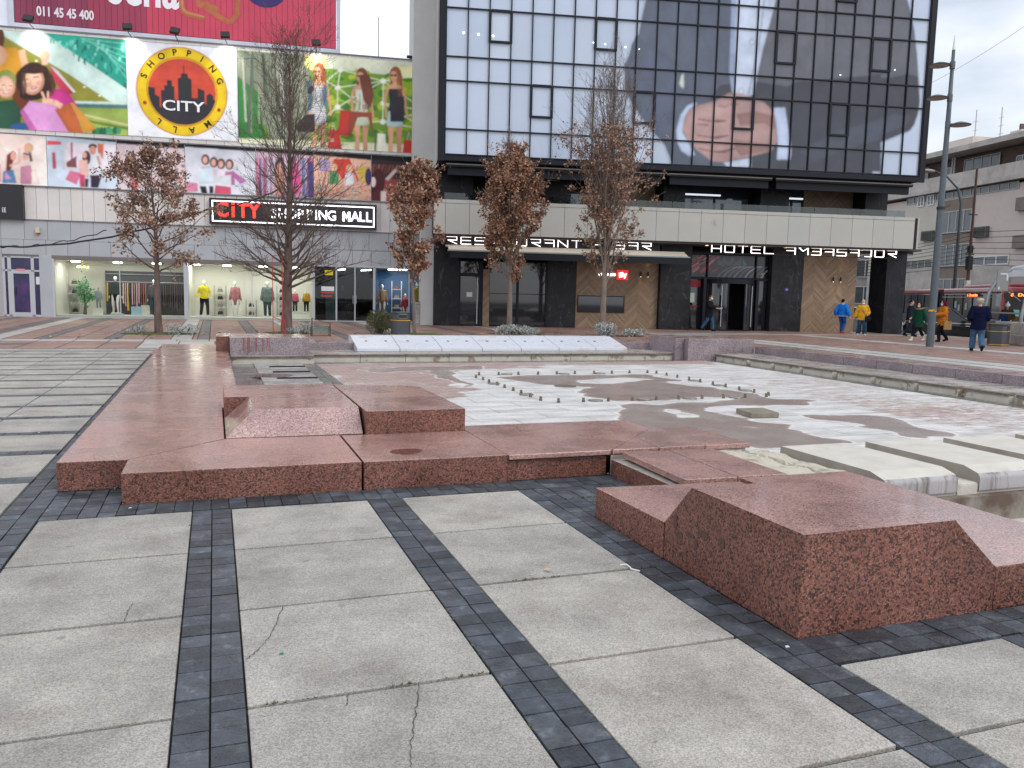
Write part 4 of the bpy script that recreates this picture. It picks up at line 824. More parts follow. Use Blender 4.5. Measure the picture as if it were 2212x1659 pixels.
for k, (px, py, lab) in enumerate([(235, 1052, 'dry brown oak leaf in the notch beside the jutting granite block'), (262-14, 1056, 'dry oak leaf touching the granite block corner'), (1194, 1236, 'dark withered leaf on the pale slab joint')]):
    x, y = ground_at(px, py); mb = leaf_mesh([(0, 0, .01)], .05, lr, 1); tag(mb.build('fallen_leaf', LV[2], loc=(x, y, .004)), lab, 'leaf')
# ------------------------------------------------------------------ shopping mall (local frame: x along the front, -y towards the square)
MP, MA = (0, 42.2), -.1372
def mloc(s, d, z=0): return (MP[0]+math.cos(MA)*s+math.sin(MA)*d, MP[1]+math.sin(MA)*s-math.cos(MA)*d, z)
M_PANEL = mat('pale_cladding', (.66, .635, .61), rough=.6, var=.06, vs=1.5, tint=True); M_GPANEL = mat('grey_cladding', (.40, .42, .445), rough=.5, var=.06, vs=1.2, tint=True)
M_SEAM = mat('cladding_seam', (.36, .36, .37), rough=.8); M_ALU = mat('aluminium', (.48, .50, .53), rough=.4, metal=.3); M_WALLW = mat('shop_white', (.68, .67, .62), rough=.8)
M_EDGE = mat('steel_edge', (.16, .16, .18), rough=.5); M_DARKI = mat('dark_interior', (.03, .03, .035), rough=.8)
GLS = glass('shop_glass', (.90, .93, .91), .8); GLD = glass('entrance_glass', (.55, .62, .62), 1.2)
mall = thing('shopping_mall', 'wide pale shopping mall with posters above lit shop windows', 'building', (*MP, 0), MA)
c = MB(); c.box(-30, 10.4, .35, 14, 2.7, 12.85); c.box(-30, -9.2, .02, .35, 0, 12.85); c.box(-30, -9.2, .35, 14, 0, 2.7); c.box(10.2, 10.4, .0, 14, 0, 2.7); c.box(-9.2, 10.2, 8, 14, 0, 2.7)
c.build('wall', M_SEAM, mall)
def panels(x0, x1, z0, z1, w, mb, g=.008, y=.0, a=.05, t=.35):
    n = max(1, round((x1-x0)/w)); w = (x1-x0)/n
    for k in range(n): tint(mb, a, .01); mb.box(x0+k*w+g, x0+(k+1)*w-g, y, y+t, z0, z1)
c = MB(); panels(-9.2, 10.35, 12.74, 12.86, 1.0, c); panels(-9.2, 10.35, 8.27, 8.46, .8, c); panels(-8.15, 10.35, 4.47, 5.93, .49, c); panels(10.06, 10.35, 5.9, 12.74, 2, c, y=.02)
c.build('cladding', M_PANEL, mall, tint=True)
c = MB(); panels(-9.2, 10.3, 3.55, 4.45, 1.0, c, y=.03); panels(-9.2, 4.7, 2.86, 3.54, .9, c, y=.03); panels(4.7, 10.3, 2.80, 3.53, 1.0, c, y=.03); c.box(-7.65, -7.12, .0, .4, 0, 2.86); 
c.build('grey_cladding', M_GPANEL, mall, tint=True)
c = MB(); c.box(-9.2, 10.35, -.06, .0, 8.24, 8.27); c.box(-9.2, 10.35, -.06, .02, 5.93, 5.985); c.box(-9.2, 10.35, -.04, .02, 12.86, 12.92); c.box(-9.2, 10.3, -.03, .03, 4.44, 4.47); c.build('edge_trim', M_EDGE, mall)
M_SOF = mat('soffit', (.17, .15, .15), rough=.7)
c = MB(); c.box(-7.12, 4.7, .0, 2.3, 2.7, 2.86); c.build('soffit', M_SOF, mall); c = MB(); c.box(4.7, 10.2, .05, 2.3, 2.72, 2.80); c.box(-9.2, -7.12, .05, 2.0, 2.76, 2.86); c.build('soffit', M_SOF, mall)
# shop window room
c = MB(); c.box(-7.1, 4.68, 2.2, 2.35, 0, 2.7); c.box(-7.12, -7.04, .1, 2.2, 0, 2.7); c.box(4.62, 4.70, .1, 2.2, 0, 2.7); c.box(-7.04, 4.62, .1, 2.2, -.02, .10); c.box(-1.32, -1.22, .5, 2.2, .1, 2.7)
c.build('shop_interior', M_WALLW, mall)
c = MB(); c.box(-7.04, 4.62, .1, 2.2, 2.66, 2.70); c.build('shop_ceiling', mat('ceiling_white', (.6, .58, .52), rough=.8), mall)
for a, b_ in ((-7.03, -4.24), (-4.2, -1.37), (-1.18, 1.73), (1.77, 4.62)):
    c = MB(); c.box(a, b_, .055, .065, .03, 2.66); c.build('window_pane', GLS, mall)
c = MB(); c.box(-7.12, -7.03, .0, .1, 0, 2.70); c.box(-1.37, -1.18, -.01, .12, 0, 2.70); c.box(4.62, 4.74, -.01, .12, 0, 2.80); c.box(-4.24, -4.2, .02, .09, 0, 2.70); c.box(1.73, 1.77, .02, .09, 0, 2.70); c.box(-7.03, 4.62, .03, .09, -.02, .035)
c.build('window_frame', M_ALU, mall)
# entrance
c = MB(); c.box(4.74, 7.6, 6.0, 6.1, 0, 2.75); c.box(4.74, 4.8, .3, 6, 0, 2.75); c.box(7.58, 7.64, .3, 6, 0, 2.75); c.build('entrance_interior', M_DARKI, mall)
c = MB(); c.box(4.74, 10.2, .1, 7, -.02, -.005); c.build('entrance_floor', mat('dark_floor', (.12, .12, .12), rough=.3), mall)
c = MB(); c.box(5.25, 5.82, .35, .55, 0, 1.5); c.build('counter', mat('mint_board', (.42, .5, .45), rough=.6), mall)
for a, b_ in ((4.74, 5.74), (5.82, 6.66), (6.72, 7.58), (7.70, 9.36), (9.42, 10.18)):
    c = MB(); c.box(a, b_, .055, .065, .03, 2.72); o = c.build('window_pane', GLD if b_ < 7.6 else GLS, mall)
c = MB()
for x, w in ((5.74, .08), (6.66, .06), (7.58, .12), (9.36, .06), (10.16, .06)): c.box(x, x+w, .02, .10, 0, 2.78)
c.box(4.74, 10.2, .02, .10, 2.70, 2.80); c.box(4.74, 10.2, .03, .09, -.02, .04); c.build('window_frame', M_ALU, mall)
c = MB(); c.box(7.6, 10.2, 2.6, 2.7, 0, 2.75); c.build('blue_wall', mat('shop_blue', srgb('1e5a96'), rough=.7), mall)
c = MB(); c.tube([(6.75, .0, .9), (6.75, .0, 1.3)], .015, 6); c.tube([(6.60, .0, .9), (6.60, .0, 1.3)], .015, 6); c.build('door_handle', M_ALU, mall)
for x, z0, z1, w, h_ in ((5.05, 1.5, 1.72, .62, 'dddddd'),): c = MB(); c.box(x, x+w, .04, .05, z0, z1); c.build('notice', ink(h_), mall)
c = MB(); c.box(5.22, 5.62, .04, .05, 2.28, 2.53); c.build('notice', ink('d8c020'), mall)
rg = random.Random(8); c = MB()
for k in range(9): x = 5.05+.13*(k % 5); z = 1.38-.16*(k//5); c = MB(); c.box(x, x+.1, .042, .05, z, z+.08); c.build('sticker', ink('c05050'), mall)
# left door
c = MB()
for x0, x1, z0, z1 in ((-9.2, -9.1, 0, 2.76), (-8.99, -8.84, 0, 2.76), (-8.01, -7.88, 0, 2.76), (-7.66, -7.60, 0, 2.76), (-9.2, -7.6, 2.70, 2.76), (-9.2, -7.6, 2.08, 2.16), (-9.2, -7.6, 0, .10), (-8.84, -8.76, .1, 2.08), (-8.09, -8.01, .1, 2.08), (-8.76, -8.09, 1.98, 2.08), (-8.76, -8.09, .1, .2)): c.box(x0, x1, .02, .12, z0, z1)
c.build('door_frame', M_ALU, mall)
M_NIGHT = mat('night_print', (.02, .02, .07), rough=.15, col2=(.10, .03, .18), thr=(.5, .75), vs=.9, spec=.6)
c = MB(); c.box(-9.15, -7.63, .07, .08, .1, 2.7); c.build('door_glass', M_NIGHT, mall)
c = MB(); c.box(-8.62, -8.25, .01, .02, 2.11, 2.20); c.build('door_sticker', ink('d88890'), mall); c = MB(); c.box(-7.83, -7.67, .05, .065, 1.5, 1.85); c.build('notice', ink('d8dce0'), mall)
c = MB(); c.tube([(-8.7, .0, .95), (-8.7, .0, 1.35)], .015, 6); c.build('door_handle', M_BLK, mall)
# alarm box
al = MB(); al.box(-7.72, -7.55, -.12, .02, 3.86, 4.10, 0); al.box(-7.70, -7.57, -.11, .02, 3.80, 3.86, 1); tag(al.build('alarm_box', [ink('c8bfa8'), ink('b03030')]), 'small cream alarm box with red base on the grey cladding', 'alarm'); bpy.data.objects['alarm_box'].location = (*MP, 0); bpy.data.objects['alarm_box'].rotation_euler = (0, 0, MA)
def mthing(name, label, cat, group=None): return thing(name, label, cat, (*MP, 0), MA, group)
def mtag(o, label, cat, group=None): o.location = (*MP, 0); o.rotation_euler = (0, 0, MA); return tag(o, label, cat, group)
# ------------------------------------------------------------------ flat printed artwork
import numpy as np
def ink_mat(rough, coat=0.):
    k = 'printed_sheet_%d' % int(rough*100)
    if k in MATS: return MATS[k]
    m = bpy.data.materials.new(k); m.use_nodes = True; t = m.node_tree; b = t.nodes['Principled BSDF']; b.inputs['Roughness'].default_value = rough; b.inputs['Specular IOR Level'].default_value = .6 if rough < .3 else .3
    at = nd(t, 'ShaderNodeAttribute', attribute_name='ink'); t.links.new(at.outputs['Color'], b.inputs['Base Color']); MATS[k] = m; return m
def soft(a, k):
    for ax in (0, 1):
        for _ in range(2):
            p = np.pad(a, [(k, k) if i == ax else (0, 0) for i in range(a.ndim)], mode='edge'); c = np.cumsum(p, axis=ax); z = np.zeros_like(np.take(c, [0], axis=ax)); c = np.concatenate([z, c], axis=ax); n = 2*k+1; L_ = a.shape[ax]
            a = (np.take(c, range(n, n+L_), axis=ax)-np.take(c, range(0, L_), axis=ax))/n
    return a
def field(h, w, cell, rs):
    gh, gw = int(h/cell)+3, int(w/cell)+3; g = rs.rand(gh, gw); y = np.arange(h)/cell; x = np.arange(w)/cell; yi, xi = y.astype(int), x.astype(int); fy, fx = (y-yi)[:, None], (x-xi)[None, :]
    fy = fy*fy*(3-2*fy); fx = fx*fx*(3-2*fx); A_, B_, C_, D_ = g[yi][:, xi], g[yi][:, xi+1], g[yi+1][:, xi], g[yi+1][:, xi+1]
    return (A_*(1-fx)+B_*fx)*(1-fy)+(C_*(1-fx)+D_*fx)*fy-.5
class Art:
    """a printed sheet: coloured shapes merged into one finely gridded sheet whose vertices carry the ink"""
    def __init__(s, crp, P=MP, ang=MA, d=0., y0=-.032): s.c = crp; s.P = (P[0]+math.sin(ang)*d, P[1]-math.cos(ang)*d); s.a = ang; s.y = y0; s.items = []; s.clip = None
    def pts(s, P): return [wall_at(*s.c(*p), s.P, s.a) for p in P] if s.c else P
    def poly(s, h, P, raw=False): s.items.append((h, P if raw else s.pts(P))); return s
    def ell(s, h, cx, cy, rx, ry, rot=0., n=18, a0=0, a1=2*PI):
        return s.poly(h, [(cx+rx*math.cos(t)*math.cos(rot)-ry*math.sin(t)*math.sin(rot), cy+rx*math.cos(t)*math.sin(rot)+ry*math.sin(t)*math.cos(rot)) for t in [a0+(a1-a0)*i/n for i in range(n)]])
    def line(s, h, P, w):
        for a, b_ in zip(P, P[1:]):
            a, b_ = Vector((*a, 0)), Vector((*b_, 0)); d = (b_-a).normalized(); n = Vector((-d.y, d.x, 0))*w/2; s.poly(h, [tuple((a+n)[:2]), tuple((b_+n)[:2]), tuple((b_-n)[:2]), tuple((a-n)[:2])])
        return s
    def build(s, name, parent=None, px=.03, rough=.45, alpha=False, base=None, shade=.30, grain=.05):
        x0, x1, z0, z1 = s.clip; W_, H_ = int((x1-x0)/px)+1, int((z1-z0)/px)+1; S = 2; rs = np.random.RandomState(len(s.items)+W_)
        w, h = W_*S, H_*S; img = np.zeros((h, w, 3)); al = np.zeros((h, w)); q = px/S
        if base is not None: img[:] = base
        F1, F2 = field(h, w, .55/q, rs), field(h, w, .16/q, rs)
        for hx, P in s.items:
            P = np.array(P); a0 = max(0, int((P[:, 0].min()-x0)/q)-2); a1 = min(w, int((P[:, 0].max()-x0)/q)+3); b0 = max(0, int((P[:, 1].min()-z0)/q)-2); b1 = min(h, int((P[:, 1].max()-z0)/q)+3)
            if a1-a0 < 1 or b1-b0 < 1: continue
            X, Z = np.meshgrid(x0+(np.arange(a0, a1)+.5)*q, z0+(np.arange(b0, b1)+.5)*q); m = np.zeros(X.shape, bool); n = len(P)
            for i in range(n):
                (ax, az), (bx, bz) = P[i-1], P[i]
                if az == bz: continue
                m ^= ((az > Z) != (bz > Z)) & (X < (bx-ax)*(Z-az)/(bz-az)+ax)
            m = soft(m.astype(float), 1); t = rs.uniform(0, 2*PI); ex, ez = max(X.max()-X.min(), .01), max(Z.max()-Z.min(), .01)
            g = ((X-X.mean())/ex*math.cos(t)+(Z-Z.mean())/ez*math.sin(t))*shade*min(1, .35+ex*ez/2)
            e = soft(m, max(1, min(9, int(min(ex, ez)/q/7))))     # rounder look: edges of every shape fall off a little
            k = np.clip((1+g+F1[b0:b1, a0:a1]*.28+F2[b0:b1, a0:a1]*.14)*(.80+.24*e), .2, 2)[..., None]; col = np.array(srgb(hx))
            img[b0:b1, a0:a1] = img[b0:b1, a0:a1]*(1-m[..., None])+np.clip(col*k, 0, 1)*m[..., None]; al[b0:b1, a0:a1] = np.maximum(al[b0:b1, a0:a1], m)
        img *= 1+grain*(rs.rand(h, w, 1)-.5)*2; img = soft(img, 1)
        im = img.reshape(H_, S, W_, S, 3).mean((1, 3)); am = al.reshape(H_, S, W_, S).mean((1, 3))
        xs = np.linspace(x0, x1, W_); zs = np.linspace(z0, z1, H_); XX, ZZ = np.meshgrid(xs, zs); co = np.stack([XX, np.full_like(XX, s.y), ZZ], -1).reshape(-1, 3)
        I, J = np.meshgrid(np.arange(W_-1), np.arange(H_-1)); b_ = (J*W_+I).reshape(-1); fc = np.stack([b_, b_+1, b_+W_+1, b_+W_], -1)
        if alpha: a_ = am.reshape(-1); fc = fc[a_[fc].max(1) > .12]
        me = bpy.data.meshes.new(name); me.vertices.add(len(co)); me.vertices.foreach_set('co', co.reshape(-1)); me.loops.add(len(fc)*4); me.loops.foreach_set('vertex_index', fc.reshape(-1).astype(np.int32)); me.polygons.add(len(fc)); me.polygons.foreach_set('loop_start', np.arange(len(fc), dtype=np.int32)*4)
        me.update(calc_edges=True); ca = me.color_attributes.new('ink', 'FLOAT_COLOR', 'POINT'); ca.data.foreach_set('color', np.concatenate([im.reshape(-1, 3), np.ones((W_*H_, 1))], 1).reshape(-1))
        me.materials.append(ink_mat(rough)); o = bpy.data.objects.new(name, me); COL.objects.link(o)
        if parent: o.parent = parent
        return o
def clip_poly(q, box):
    x0, x1, z0, z1 = box
    for ax, lim, sg in ((0, x0, 1), (0, x1, -1), (1, z0, 1), (1, z1, -1)):
        out = []
        for i in range(len(q)):
            a, b_ = q[i-1], q[i]; ia = (a[ax]-lim)*sg >= 0; ib = (b_[ax]-lim)*sg >= 0
            if ia != ib:
                t = (lim-a[ax])/(b_[ax]-a[ax]); out.append((a[0]+t*(b_[0]-a[0]), a[1]+t*(b_[1]-a[1])))
            if ib: out.append(b_)
        q = out
        if not q: return []
    return q
def woman(A, x, yt, h, hair, top, bot, skin='e0b090', w=None, pose=0, long=1., strap=False):
    """a printed standing figure, head top at (x,yt), height h in crop pixels"""
    u = h/8; s = -1 if pose else 1; rg = random.Random(int(x)); sh2 = 'c89074'
    A.ell(hair, x+u*.05, yt+u*.70, u*.50, u*.72); A.poly(hair, [(x-u*.42, yt+u*.6), (x+u*.5, yt+u*.5), (x+u*.62, yt+u*1.2), (x+u*.66, yt+u*(1.3+1.2*long)), (x+u*.35, yt+u*(1.5+1.25*long)), (x+u*.05, yt+u*(1.1+.9*long)), (x-u*.35, yt+u*(1.2+.5*long))])
    for sx in (-1, 1):
        A.poly(skin if sx < 0 else sh2, [(x+sx*u*.06, yt+u*4.4), (x+sx*u*.62, yt+u*4.3), (x+sx*u*.58, yt+u*5.6), (x+sx*u*.50, yt+u*6.1), (x+sx*u*.56, yt+u*6.9), (x+sx*u*.42, yt+u*8.1), (x+sx*u*.20, yt+u*8.1), (x+sx*u*.16, yt+u*6.9), (x+sx*u*.14, yt+u*6.1)])
        A.line(skin, [(x+sx*u*.62, yt+u*1.75), (x+sx*u*.80, yt+u*2.5), (x+sx*u*.84, yt+u*2.9)], u*.24); A.line(skin, [(x+sx*u*.84, yt+u*2.8), (x+sx*u*(.86+.15*s*sx), yt+u*4.0)], u*.18); A.ell(skin, x+sx*u*(.86+.15*s*sx), yt+u*4.1, u*.12, u*.2)
    A.poly(skin, [(x-u*.14, yt+u*1.1), (x+u*.14, yt+u*1.1), (x+u*.2, yt+u*1.45), (x+u*.70, yt+u*1.66), (x+u*.6, yt+u*2.1), (x-u*.6, yt+u*2.1), (x-u*.70, yt+u*1.66), (x-u*.2, yt+u*1.45)])
    A.poly(top, [(x-u*.5, yt+u*1.85), (x+u*.5, yt+u*1.85), (x+u*.52, yt+u*2.3), (x+u*.40, yt+u*2.9), (x+u*.56, yt+u*3.7), (x+u*.6, yt+u*4.0), (x-u*.6, yt+u*4.0), (x-u*.56, yt+u*3.7), (x-u*.40, yt+u*2.9), (x-u*.52, yt+u*2.3)])
    A.poly(bot, [(x-u*.56, yt+u*3.7), (x+u*.56, yt+u*3.7), (x+u*.68, yt+u*4.9), (x+u*.05, yt+u*5.0), (x-u*.68, yt+u*4.9)])
    for k in range(5): a = x+rg.uniform(-.4, .4)*u; A.line('302830', [(a, yt+u*2.2), (a+rg.uniform(-.1, .1)*u, yt+u*3.6)], u*.03)
    A.ell(sh2, x-u*.08, yt+u*.80, u*.33, u*.47); A.ell(skin, x-u*.11, yt+u*.78, u*.28, u*.42)
    for dx in (-.24, .04): A.ell('5a3c34', x+u*dx, yt+u*.72, u*.13, u*.10)
    A.ell('b04848', x-u*.11, yt+u*1.02, u*.12, u*.05); A.ell('f4e4dc', x-u*.11, yt+u*1.01, u*.08, u*.025)
    for k in range(7): a = x+rg.uniform(.2, .6)*u; A.line(rg.choice(['c88a5a', '5a3020', 'a06a44']), [(a, yt+u*.8), (a+rg.uniform(-.1, .15)*u, yt+u*(1.2+1.1*long))], u*.035)
c1_ = crop(0, 0, 1024, 2212); c2_ = crop(900, 0, 1024, 2212)
# left poster
A = Art(c1_); A.clip = (-10.5, -3.66, 8.46, 12.72)
A.poly('8e8a35', [(-60, 180), (1110, 300), (1110, 1200), (-60, 1180)])
A.poly('cfe8de', [(-60, 200), (390, 270), (1110, 770), (1110, 900), (960, 880), (600, 640), (0, 290)])
A.poly('2ba38c', [(370, 270), (1110, 350), (1110, 775)])
rg = random.Random(12)
for k in range(60):
    x = rg.uniform(420, 1090); y = rg.uniform(280+.06*x, 300+(x-370)*.66); 
    if y < 290+(x-370)*.62: A.poly(rg.choice(['63cfba', '1d7c74', '49bfae', '8fe0d0', '187066']), [(x, y), (x+rg.uniform(10, 30), y+2), (x+rg.uniform(8, 20), y+rg.uniform(20, 70)), (x-4, y+rg.uniform(20, 50))])
for k in range(6): A.line('9ff0dc', [(700+k*40, 330+k*18), (1110, 380+k*62)], 5)
A.poly('9fb75a', [(600, 925), (1110, 940), (1110, 1200), (560, 1180)]).poly('4a7a78', [(640, 880), (1110, 890), (1110, 935), (640, 925)]).poly('cfe6de', [(620, 870), (1110, 880), (1110, 905), (620, 893)])
A.line('e8e0a0', [(730, 990), (1110, 1080)], 16).line('6f8a35', [(740, 1040), (1110, 1110)], 22)
for x, y in ((320, 525), (735, 750), (865, 825), (990, 880)): A.ell('fff6d8', x, y, 14, 8)
for k in range(8): x = 820+k*30; A.ell(rg.choice(['2f8a5a', '49a070', '1f6a48']), x, 1130+rg.uniform(-8, 12), 22, 34)
A.poly('d89a30', [(-60, 400), (150, 410), (230, 560), (220, 760), (-60, 760)]).ell('5a3424', 5, 330, 40, 90).ell('dfae8c', -30, 480, 95, 95).line('dfae8c', [(190, 430), (230, 600)], 60)
A.ell('6e3a20', 200, 800, 90, 210).ell('3a241e', 300, 700, 155, 165).ell('3a241e', 410, 740, 75, 110).poly('3a241e', [(160, 640), (240, 860), (300, 900), (180, 840)])
A.poly('d03a90', [(430, 770), (560, 760), (620, 830), (700, 960), (690, 1100), (420, 1060)])
A.ell('d89c80', 292, 704, 96, 116, .25).ell('f2c6aa', 282, 698, 84, 102, .25).ell('e8a890', 250, 730, 26, 18).ell('e8a890', 345, 715, 24, 18).line('dca088', [(268, 690), (262, 738), (280, 742)], 7)
rg5 = random.Random(55)
for k in range(46):
    t = rg5.uniform(0, 1); x_ = 170+rg5.uniform(0, 40)+250*(t > .5); A.line(rg5.choice(['5c3a2c', '241612', '6e4836', '301e18']), [(x_+rg5.uniform(-10, 30), 600+rg5.uniform(0, 60)), (x_+rg5.uniform(-15, 40), 700+rg5.uniform(0, 40)), (x_+rg5.uniform(-10, 40), 800+rg5.uniform(-20, 40))], 5)
A.line('6a3430', [(215, 690), (250, 682)], 8).line('6a3430', [(290, 668), (340, 662)], 8).ell('c05058', 300, 755, 28, 12, -.2).ell('fff2ee', 300, 753, 18, 5, -.2)
A.ell('3a241e', 300, 598, 118, 40, -.05)
for k in range(16): A.line(rg5.choice(['5c3a2c', '6e4836', '281814']), [(200+k*12, 618-abs(k-8)*1.5), (220+k*12, 575+abs(k-8)*4)], 4)
A.line('efbfa4', [(385, 470), (395, 560)], 55).ell('efbfa4', 392, 480, 42, 48)
A.poly('c84058', [(420, 555), (660, 800), (600, 815), (500, 740)]).poly('e8e4e8', [(430, 560), (505, 610), (660, 795), (640, 800)])
A.ell('8ea04a', 60, 690, 85, 90).ell('d8a083', 57, 749, 82, 100).ell('f2c8ac', 48, 742, 70, 88).ell('e8a890', 20, 775, 22, 14).ell('e8a890', 92, 778, 20, 14).line('dca088', [(62, 735), (58, 772), (70, 776)], 6).line('6a3a30', [(20, 735), (50, 732)], 7).line('6a3a30', [(80, 738), (110, 740)], 7).ell('d06068', 60, 800, 34, 12).ell('fff4f0', 60, 797, 25, 6)
A.poly('2f5a44', [(-60, 880), (120, 860), (190, 950), (180, 1110), (-60, 1110)]).ell('355f9a', 190, 1090, 100, 30)
A.poly('e2a0d8', [(190, 960), (260, 870), (480, 905), (600, 1140), (300, 1140)]).poly('d870b8', [(180, 970), (200, 930), (330, 1130), (260, 1120)])
A.poly('c86a3a', [(480, 950), (610, 885), (730, 1150), (600, 1140)]).poly('e0a040', [(610, 885), (640, 890), (840, 1110), (740, 1155)])
A.line('efbfa4', [(370, 870), (470, 880), (540, 920)], 48).line('efbfa4', [(395, 860), (365, 790)], 20).line('efbfa4', [(420, 850), (420, 785)], 18)
po = mthing('poster', 'big mall poster of smiling women with pink and orange shopping bags', 'poster'); A.build('print', po)
def frame(x0, x1, z0, z1, root, m=None, y=-.03, w=.05): c = MB(); c.box(x0, x1, y, .03, z0, z1); c.build('backing', m or ink('d8d8d8'), root)
frame(-10.4, -3.66, 8.46, 12.72, po)
# logo poster
A = Art(None); po = mthing('poster', 'white poster with round yellow and red emblem around a dark skyline', 'poster')
A.poly('f2f4fa', [(-3.65, 8.46), (1.23, 8.50), (1.23, 12.72), (-3.65, 12.72)])
cx, cz, Rr = -1.24, 10.6, 2.01
def disc(h, r, a0=0, a1=2*PI): A.poly(h, [(cx+r*math.cos(t), cz+r*math.sin(t)*1.0) for t in [a0+(a1-a0)*i/48 for i in range(48)]])
disc('c8452e', Rr); disc('f0cc20', Rr-.035); disc('c8452e', 1.56); disc('f0cc20', 1.53); disc('d2503c', 1.49)
sky_ = [(-1.49, .0), (-1.49, .12), (-1.2, .10), (-1.2, -.2), (-1.0, -.3), (-1.0, -.75), (-.93, -.75), (-.93, .02), (-.78, .02), (-.78, .24), (-.66, .24), (-.66, .48), (-.45, .48), (-.45, .22), (-.35, .22), (-.35, -.38), (-.18, -.38), (-.18, .6), (-.05, .64), (-.05, .8), (.06, .84), (.075, 1.3), (.095, 1.3), (.10, .84), (.25, .82), (.25, .68), (.42, .58), (.42, -.25), (.68, -.25), (.68, .22), (.98, .12), (.98, -.5), (1.06, -.5), (1.06, -.1), (1.22, .02), (1.38, -.1), (1.38, -.26), (1.46, -.28)]
bot = [(1.49*math.cos(t), 1.49*math.sin(t)) for t in [-.2-(PI-.2)*i/24 for i in range(25)]]
def tri(h, pts): A.poly(h, [(cx+x, cz+z) for x, z in pts])
A.clip = (-3.65, 1.23, 8.48, 12.72)
tri('34343a', sky_+bot)
o = A.build('print', po, px=.025, shade=.0, grain=.02); c = MB()
put_text(c, 'CITY', cx+.02, cz-.68, .66, -.05, bold=.010, depth=.02, w=1.85); c.build('lettering', ink('f4f4f4'), po)
c = MB(); c.box(-3.65, 1.23, -.028, .03, 8.46, 12.72); c.build('backing', ink('d8d8d8'), po)
c = MB()
for k, ch in enumerate('SHOPPING'):
    a = R(166-k*20.6); a = R(160-(k)*20.0); put_text(c, ch, cx+1.76*math.cos(a), cz+1.76*math.sin(a), .40, -.05, bold=.004, rot=a-PI/2, depth=.01)
for k, ch in enumerate('MALL'):
    a = R(-52-k*25); put_text(c, ch, cx+1.76*math.cos(a), cz+1.76*math.sin(a), .40, -.05, bold=.004, rot=a-PI/2, depth=.01)
c.build('lettering', ink('3a3420'), po)
c = MB()
for a in (R(200), R(-24)): c.tube([(cx+1.76*math.cos(a), -.04, cz+1.76*math.sin(a)), (cx+1.76*math.cos(a), -.045, cz+1.76*math.sin(a))], .08, 14)
c.build('dot', ink('c8452e'), po)
# right poster
A = Art(c2_); A.clip = (1.25, 10.04, 8.42, 12.74); po = mthing('poster', 'big mall poster of three women walking with red bags', 'poster')
A.poly('6f9a30', [(90, 400), (1760, 520), (1760, 1400), (90, 1300)]).poly('e6ecd0', [(90, 400), (1760, 540), (1760, 690), (900, 590), (90, 640)])
A.poly('8f9a82', [(90, 430), (740, 480), (740, 1260), (420, 1260), (250, 800), (90, 640)]).poly('3f8a42', [(90, 640), (300, 800), (360, 1260), (90, 1240)])
rg = random.Random(4)
for k in range(120):
    x = rg.uniform(760, 1740); y = rg.uniform(620, 1220); A.ell(rg.choice(['8fb030', '4f8a28', 'a8c038', '3f7a28', 'b8c840']), x, y, rg.uniform(20, 60), rg.uniform(15, 45), n=7)
for k in range(26): x = rg.uniform(120, 700); A.line(rg.choice(['b8bca8', '6f7868', 'a8a890', '55604c', 'd0d4c4']), [(x, rg.uniform(440, 520)), (x+rg.uniform(-40, 60), rg.uniform(800, 1200))], rg.uniform(8, 26))
N_ = [(1000, 600), (975, 755), (975, 925), (1370, 700), (1370, 890), (1365, 1050), (880, 700), (880, 1000), (1730, 640), (1740, 960), (1740, 740), (1740, 1120), (1100, 850), (1180, 1050)]
for a, b_ in ((0, 1), (1, 2), (3, 4), (4, 5), (0, 3), (1, 3), (1, 6), (2, 7), (3, 8), (4, 9), (5, 11), (4, 11), (3, 9), (5, 9), (2, 12), (12, 3), (2, 13), (13, 5), (0, 6), (1, 12)): A.line('dfe8c8', [N_[a], N_[b_]], 12)
for p in N_[:6]: A.ell('eef2e0', *p, 28, 26, n=8)
A.poly('f6e88a', [(680, 470), (860, 480), (900, 560), (760, 620), (690, 560)]).poly('fdf6c0', [(1480, 560), (1740, 580), (1740, 680), (1540, 670)])
A.poly('dfe2c0', [(90, 1190), (1760, 1250), (1760, 1400), (90, 1300)]).poly('e8ecd8', [(1320, 1150), (1390, 1155), (1395, 1340), (1310, 1340)]).line('6a6a48', [(1305, 1150), (1298, 1340)], 16)
for k in range(14): A.line('b8b890', [(1020+k*50, 1210), (1010+k*50, 1340)], 3)
woman(A, 810, 540, 860, 'a8522c', 'e8e8ea', 'e8e8ea', 'e8b088', long=1.3)
for k in range(22): y = 760+k*19; A.line('3a3a48', [(752+(5 if k < 8 else -4), y), (878-(5 if k < 8 else -12), y+4)], 5)
A.poly('4f7f9a', [(712, 700), (760, 690), (750, 950), (720, 960)]).poly('4f7f9a', [(850, 730), (885, 740), (880, 930), (850, 900)]).ell('3a3638', 745, 775, 24, 40, .5)
A.poly('3c3434', [(600, 1090), (700, 990), (780, 980), (780, 1140), (640, 1140)])
woman(A, 1180, 585, 800, '7a4434', 'd8dcc8', 'c8d4b8', 'd8a080', long=2.2)
for k in range(26): A.ell(rg.choice(['d06a68', '6aa078', 'f0f0e8']), rg.uniform(1100, 1240), rg.uniform(760, 1100), 9, 7, n=6)
A.poly('9a4a38', [(1070, 960), (1270, 970), (1285, 1190), (1240, 1010), (1150, 1010), (1090, 1180), (1050, 1170)])
A.poly('7a4434', [(1160, 650), (1250, 640), (1290, 820), (1260, 930), (1200, 860)])
woman(A, 1470, 575, 830, '9a5a3c', '38343c', 'b8dce0', 'e0a880', long=1.2)
A.line('38343c', [(1490, 830), (1490, 1050)], 120).poly('c03a34', [(1000, 950), (1080, 950), (1060, 1180), (975, 1160)]).poly('c83a34', [(905, 1110), (985, 1120), (1015, 1300), (885, 1290)]).poly('c83a34', [(1550, 1205), (1615, 1210), (1620, 1335), (1535, 1330)])
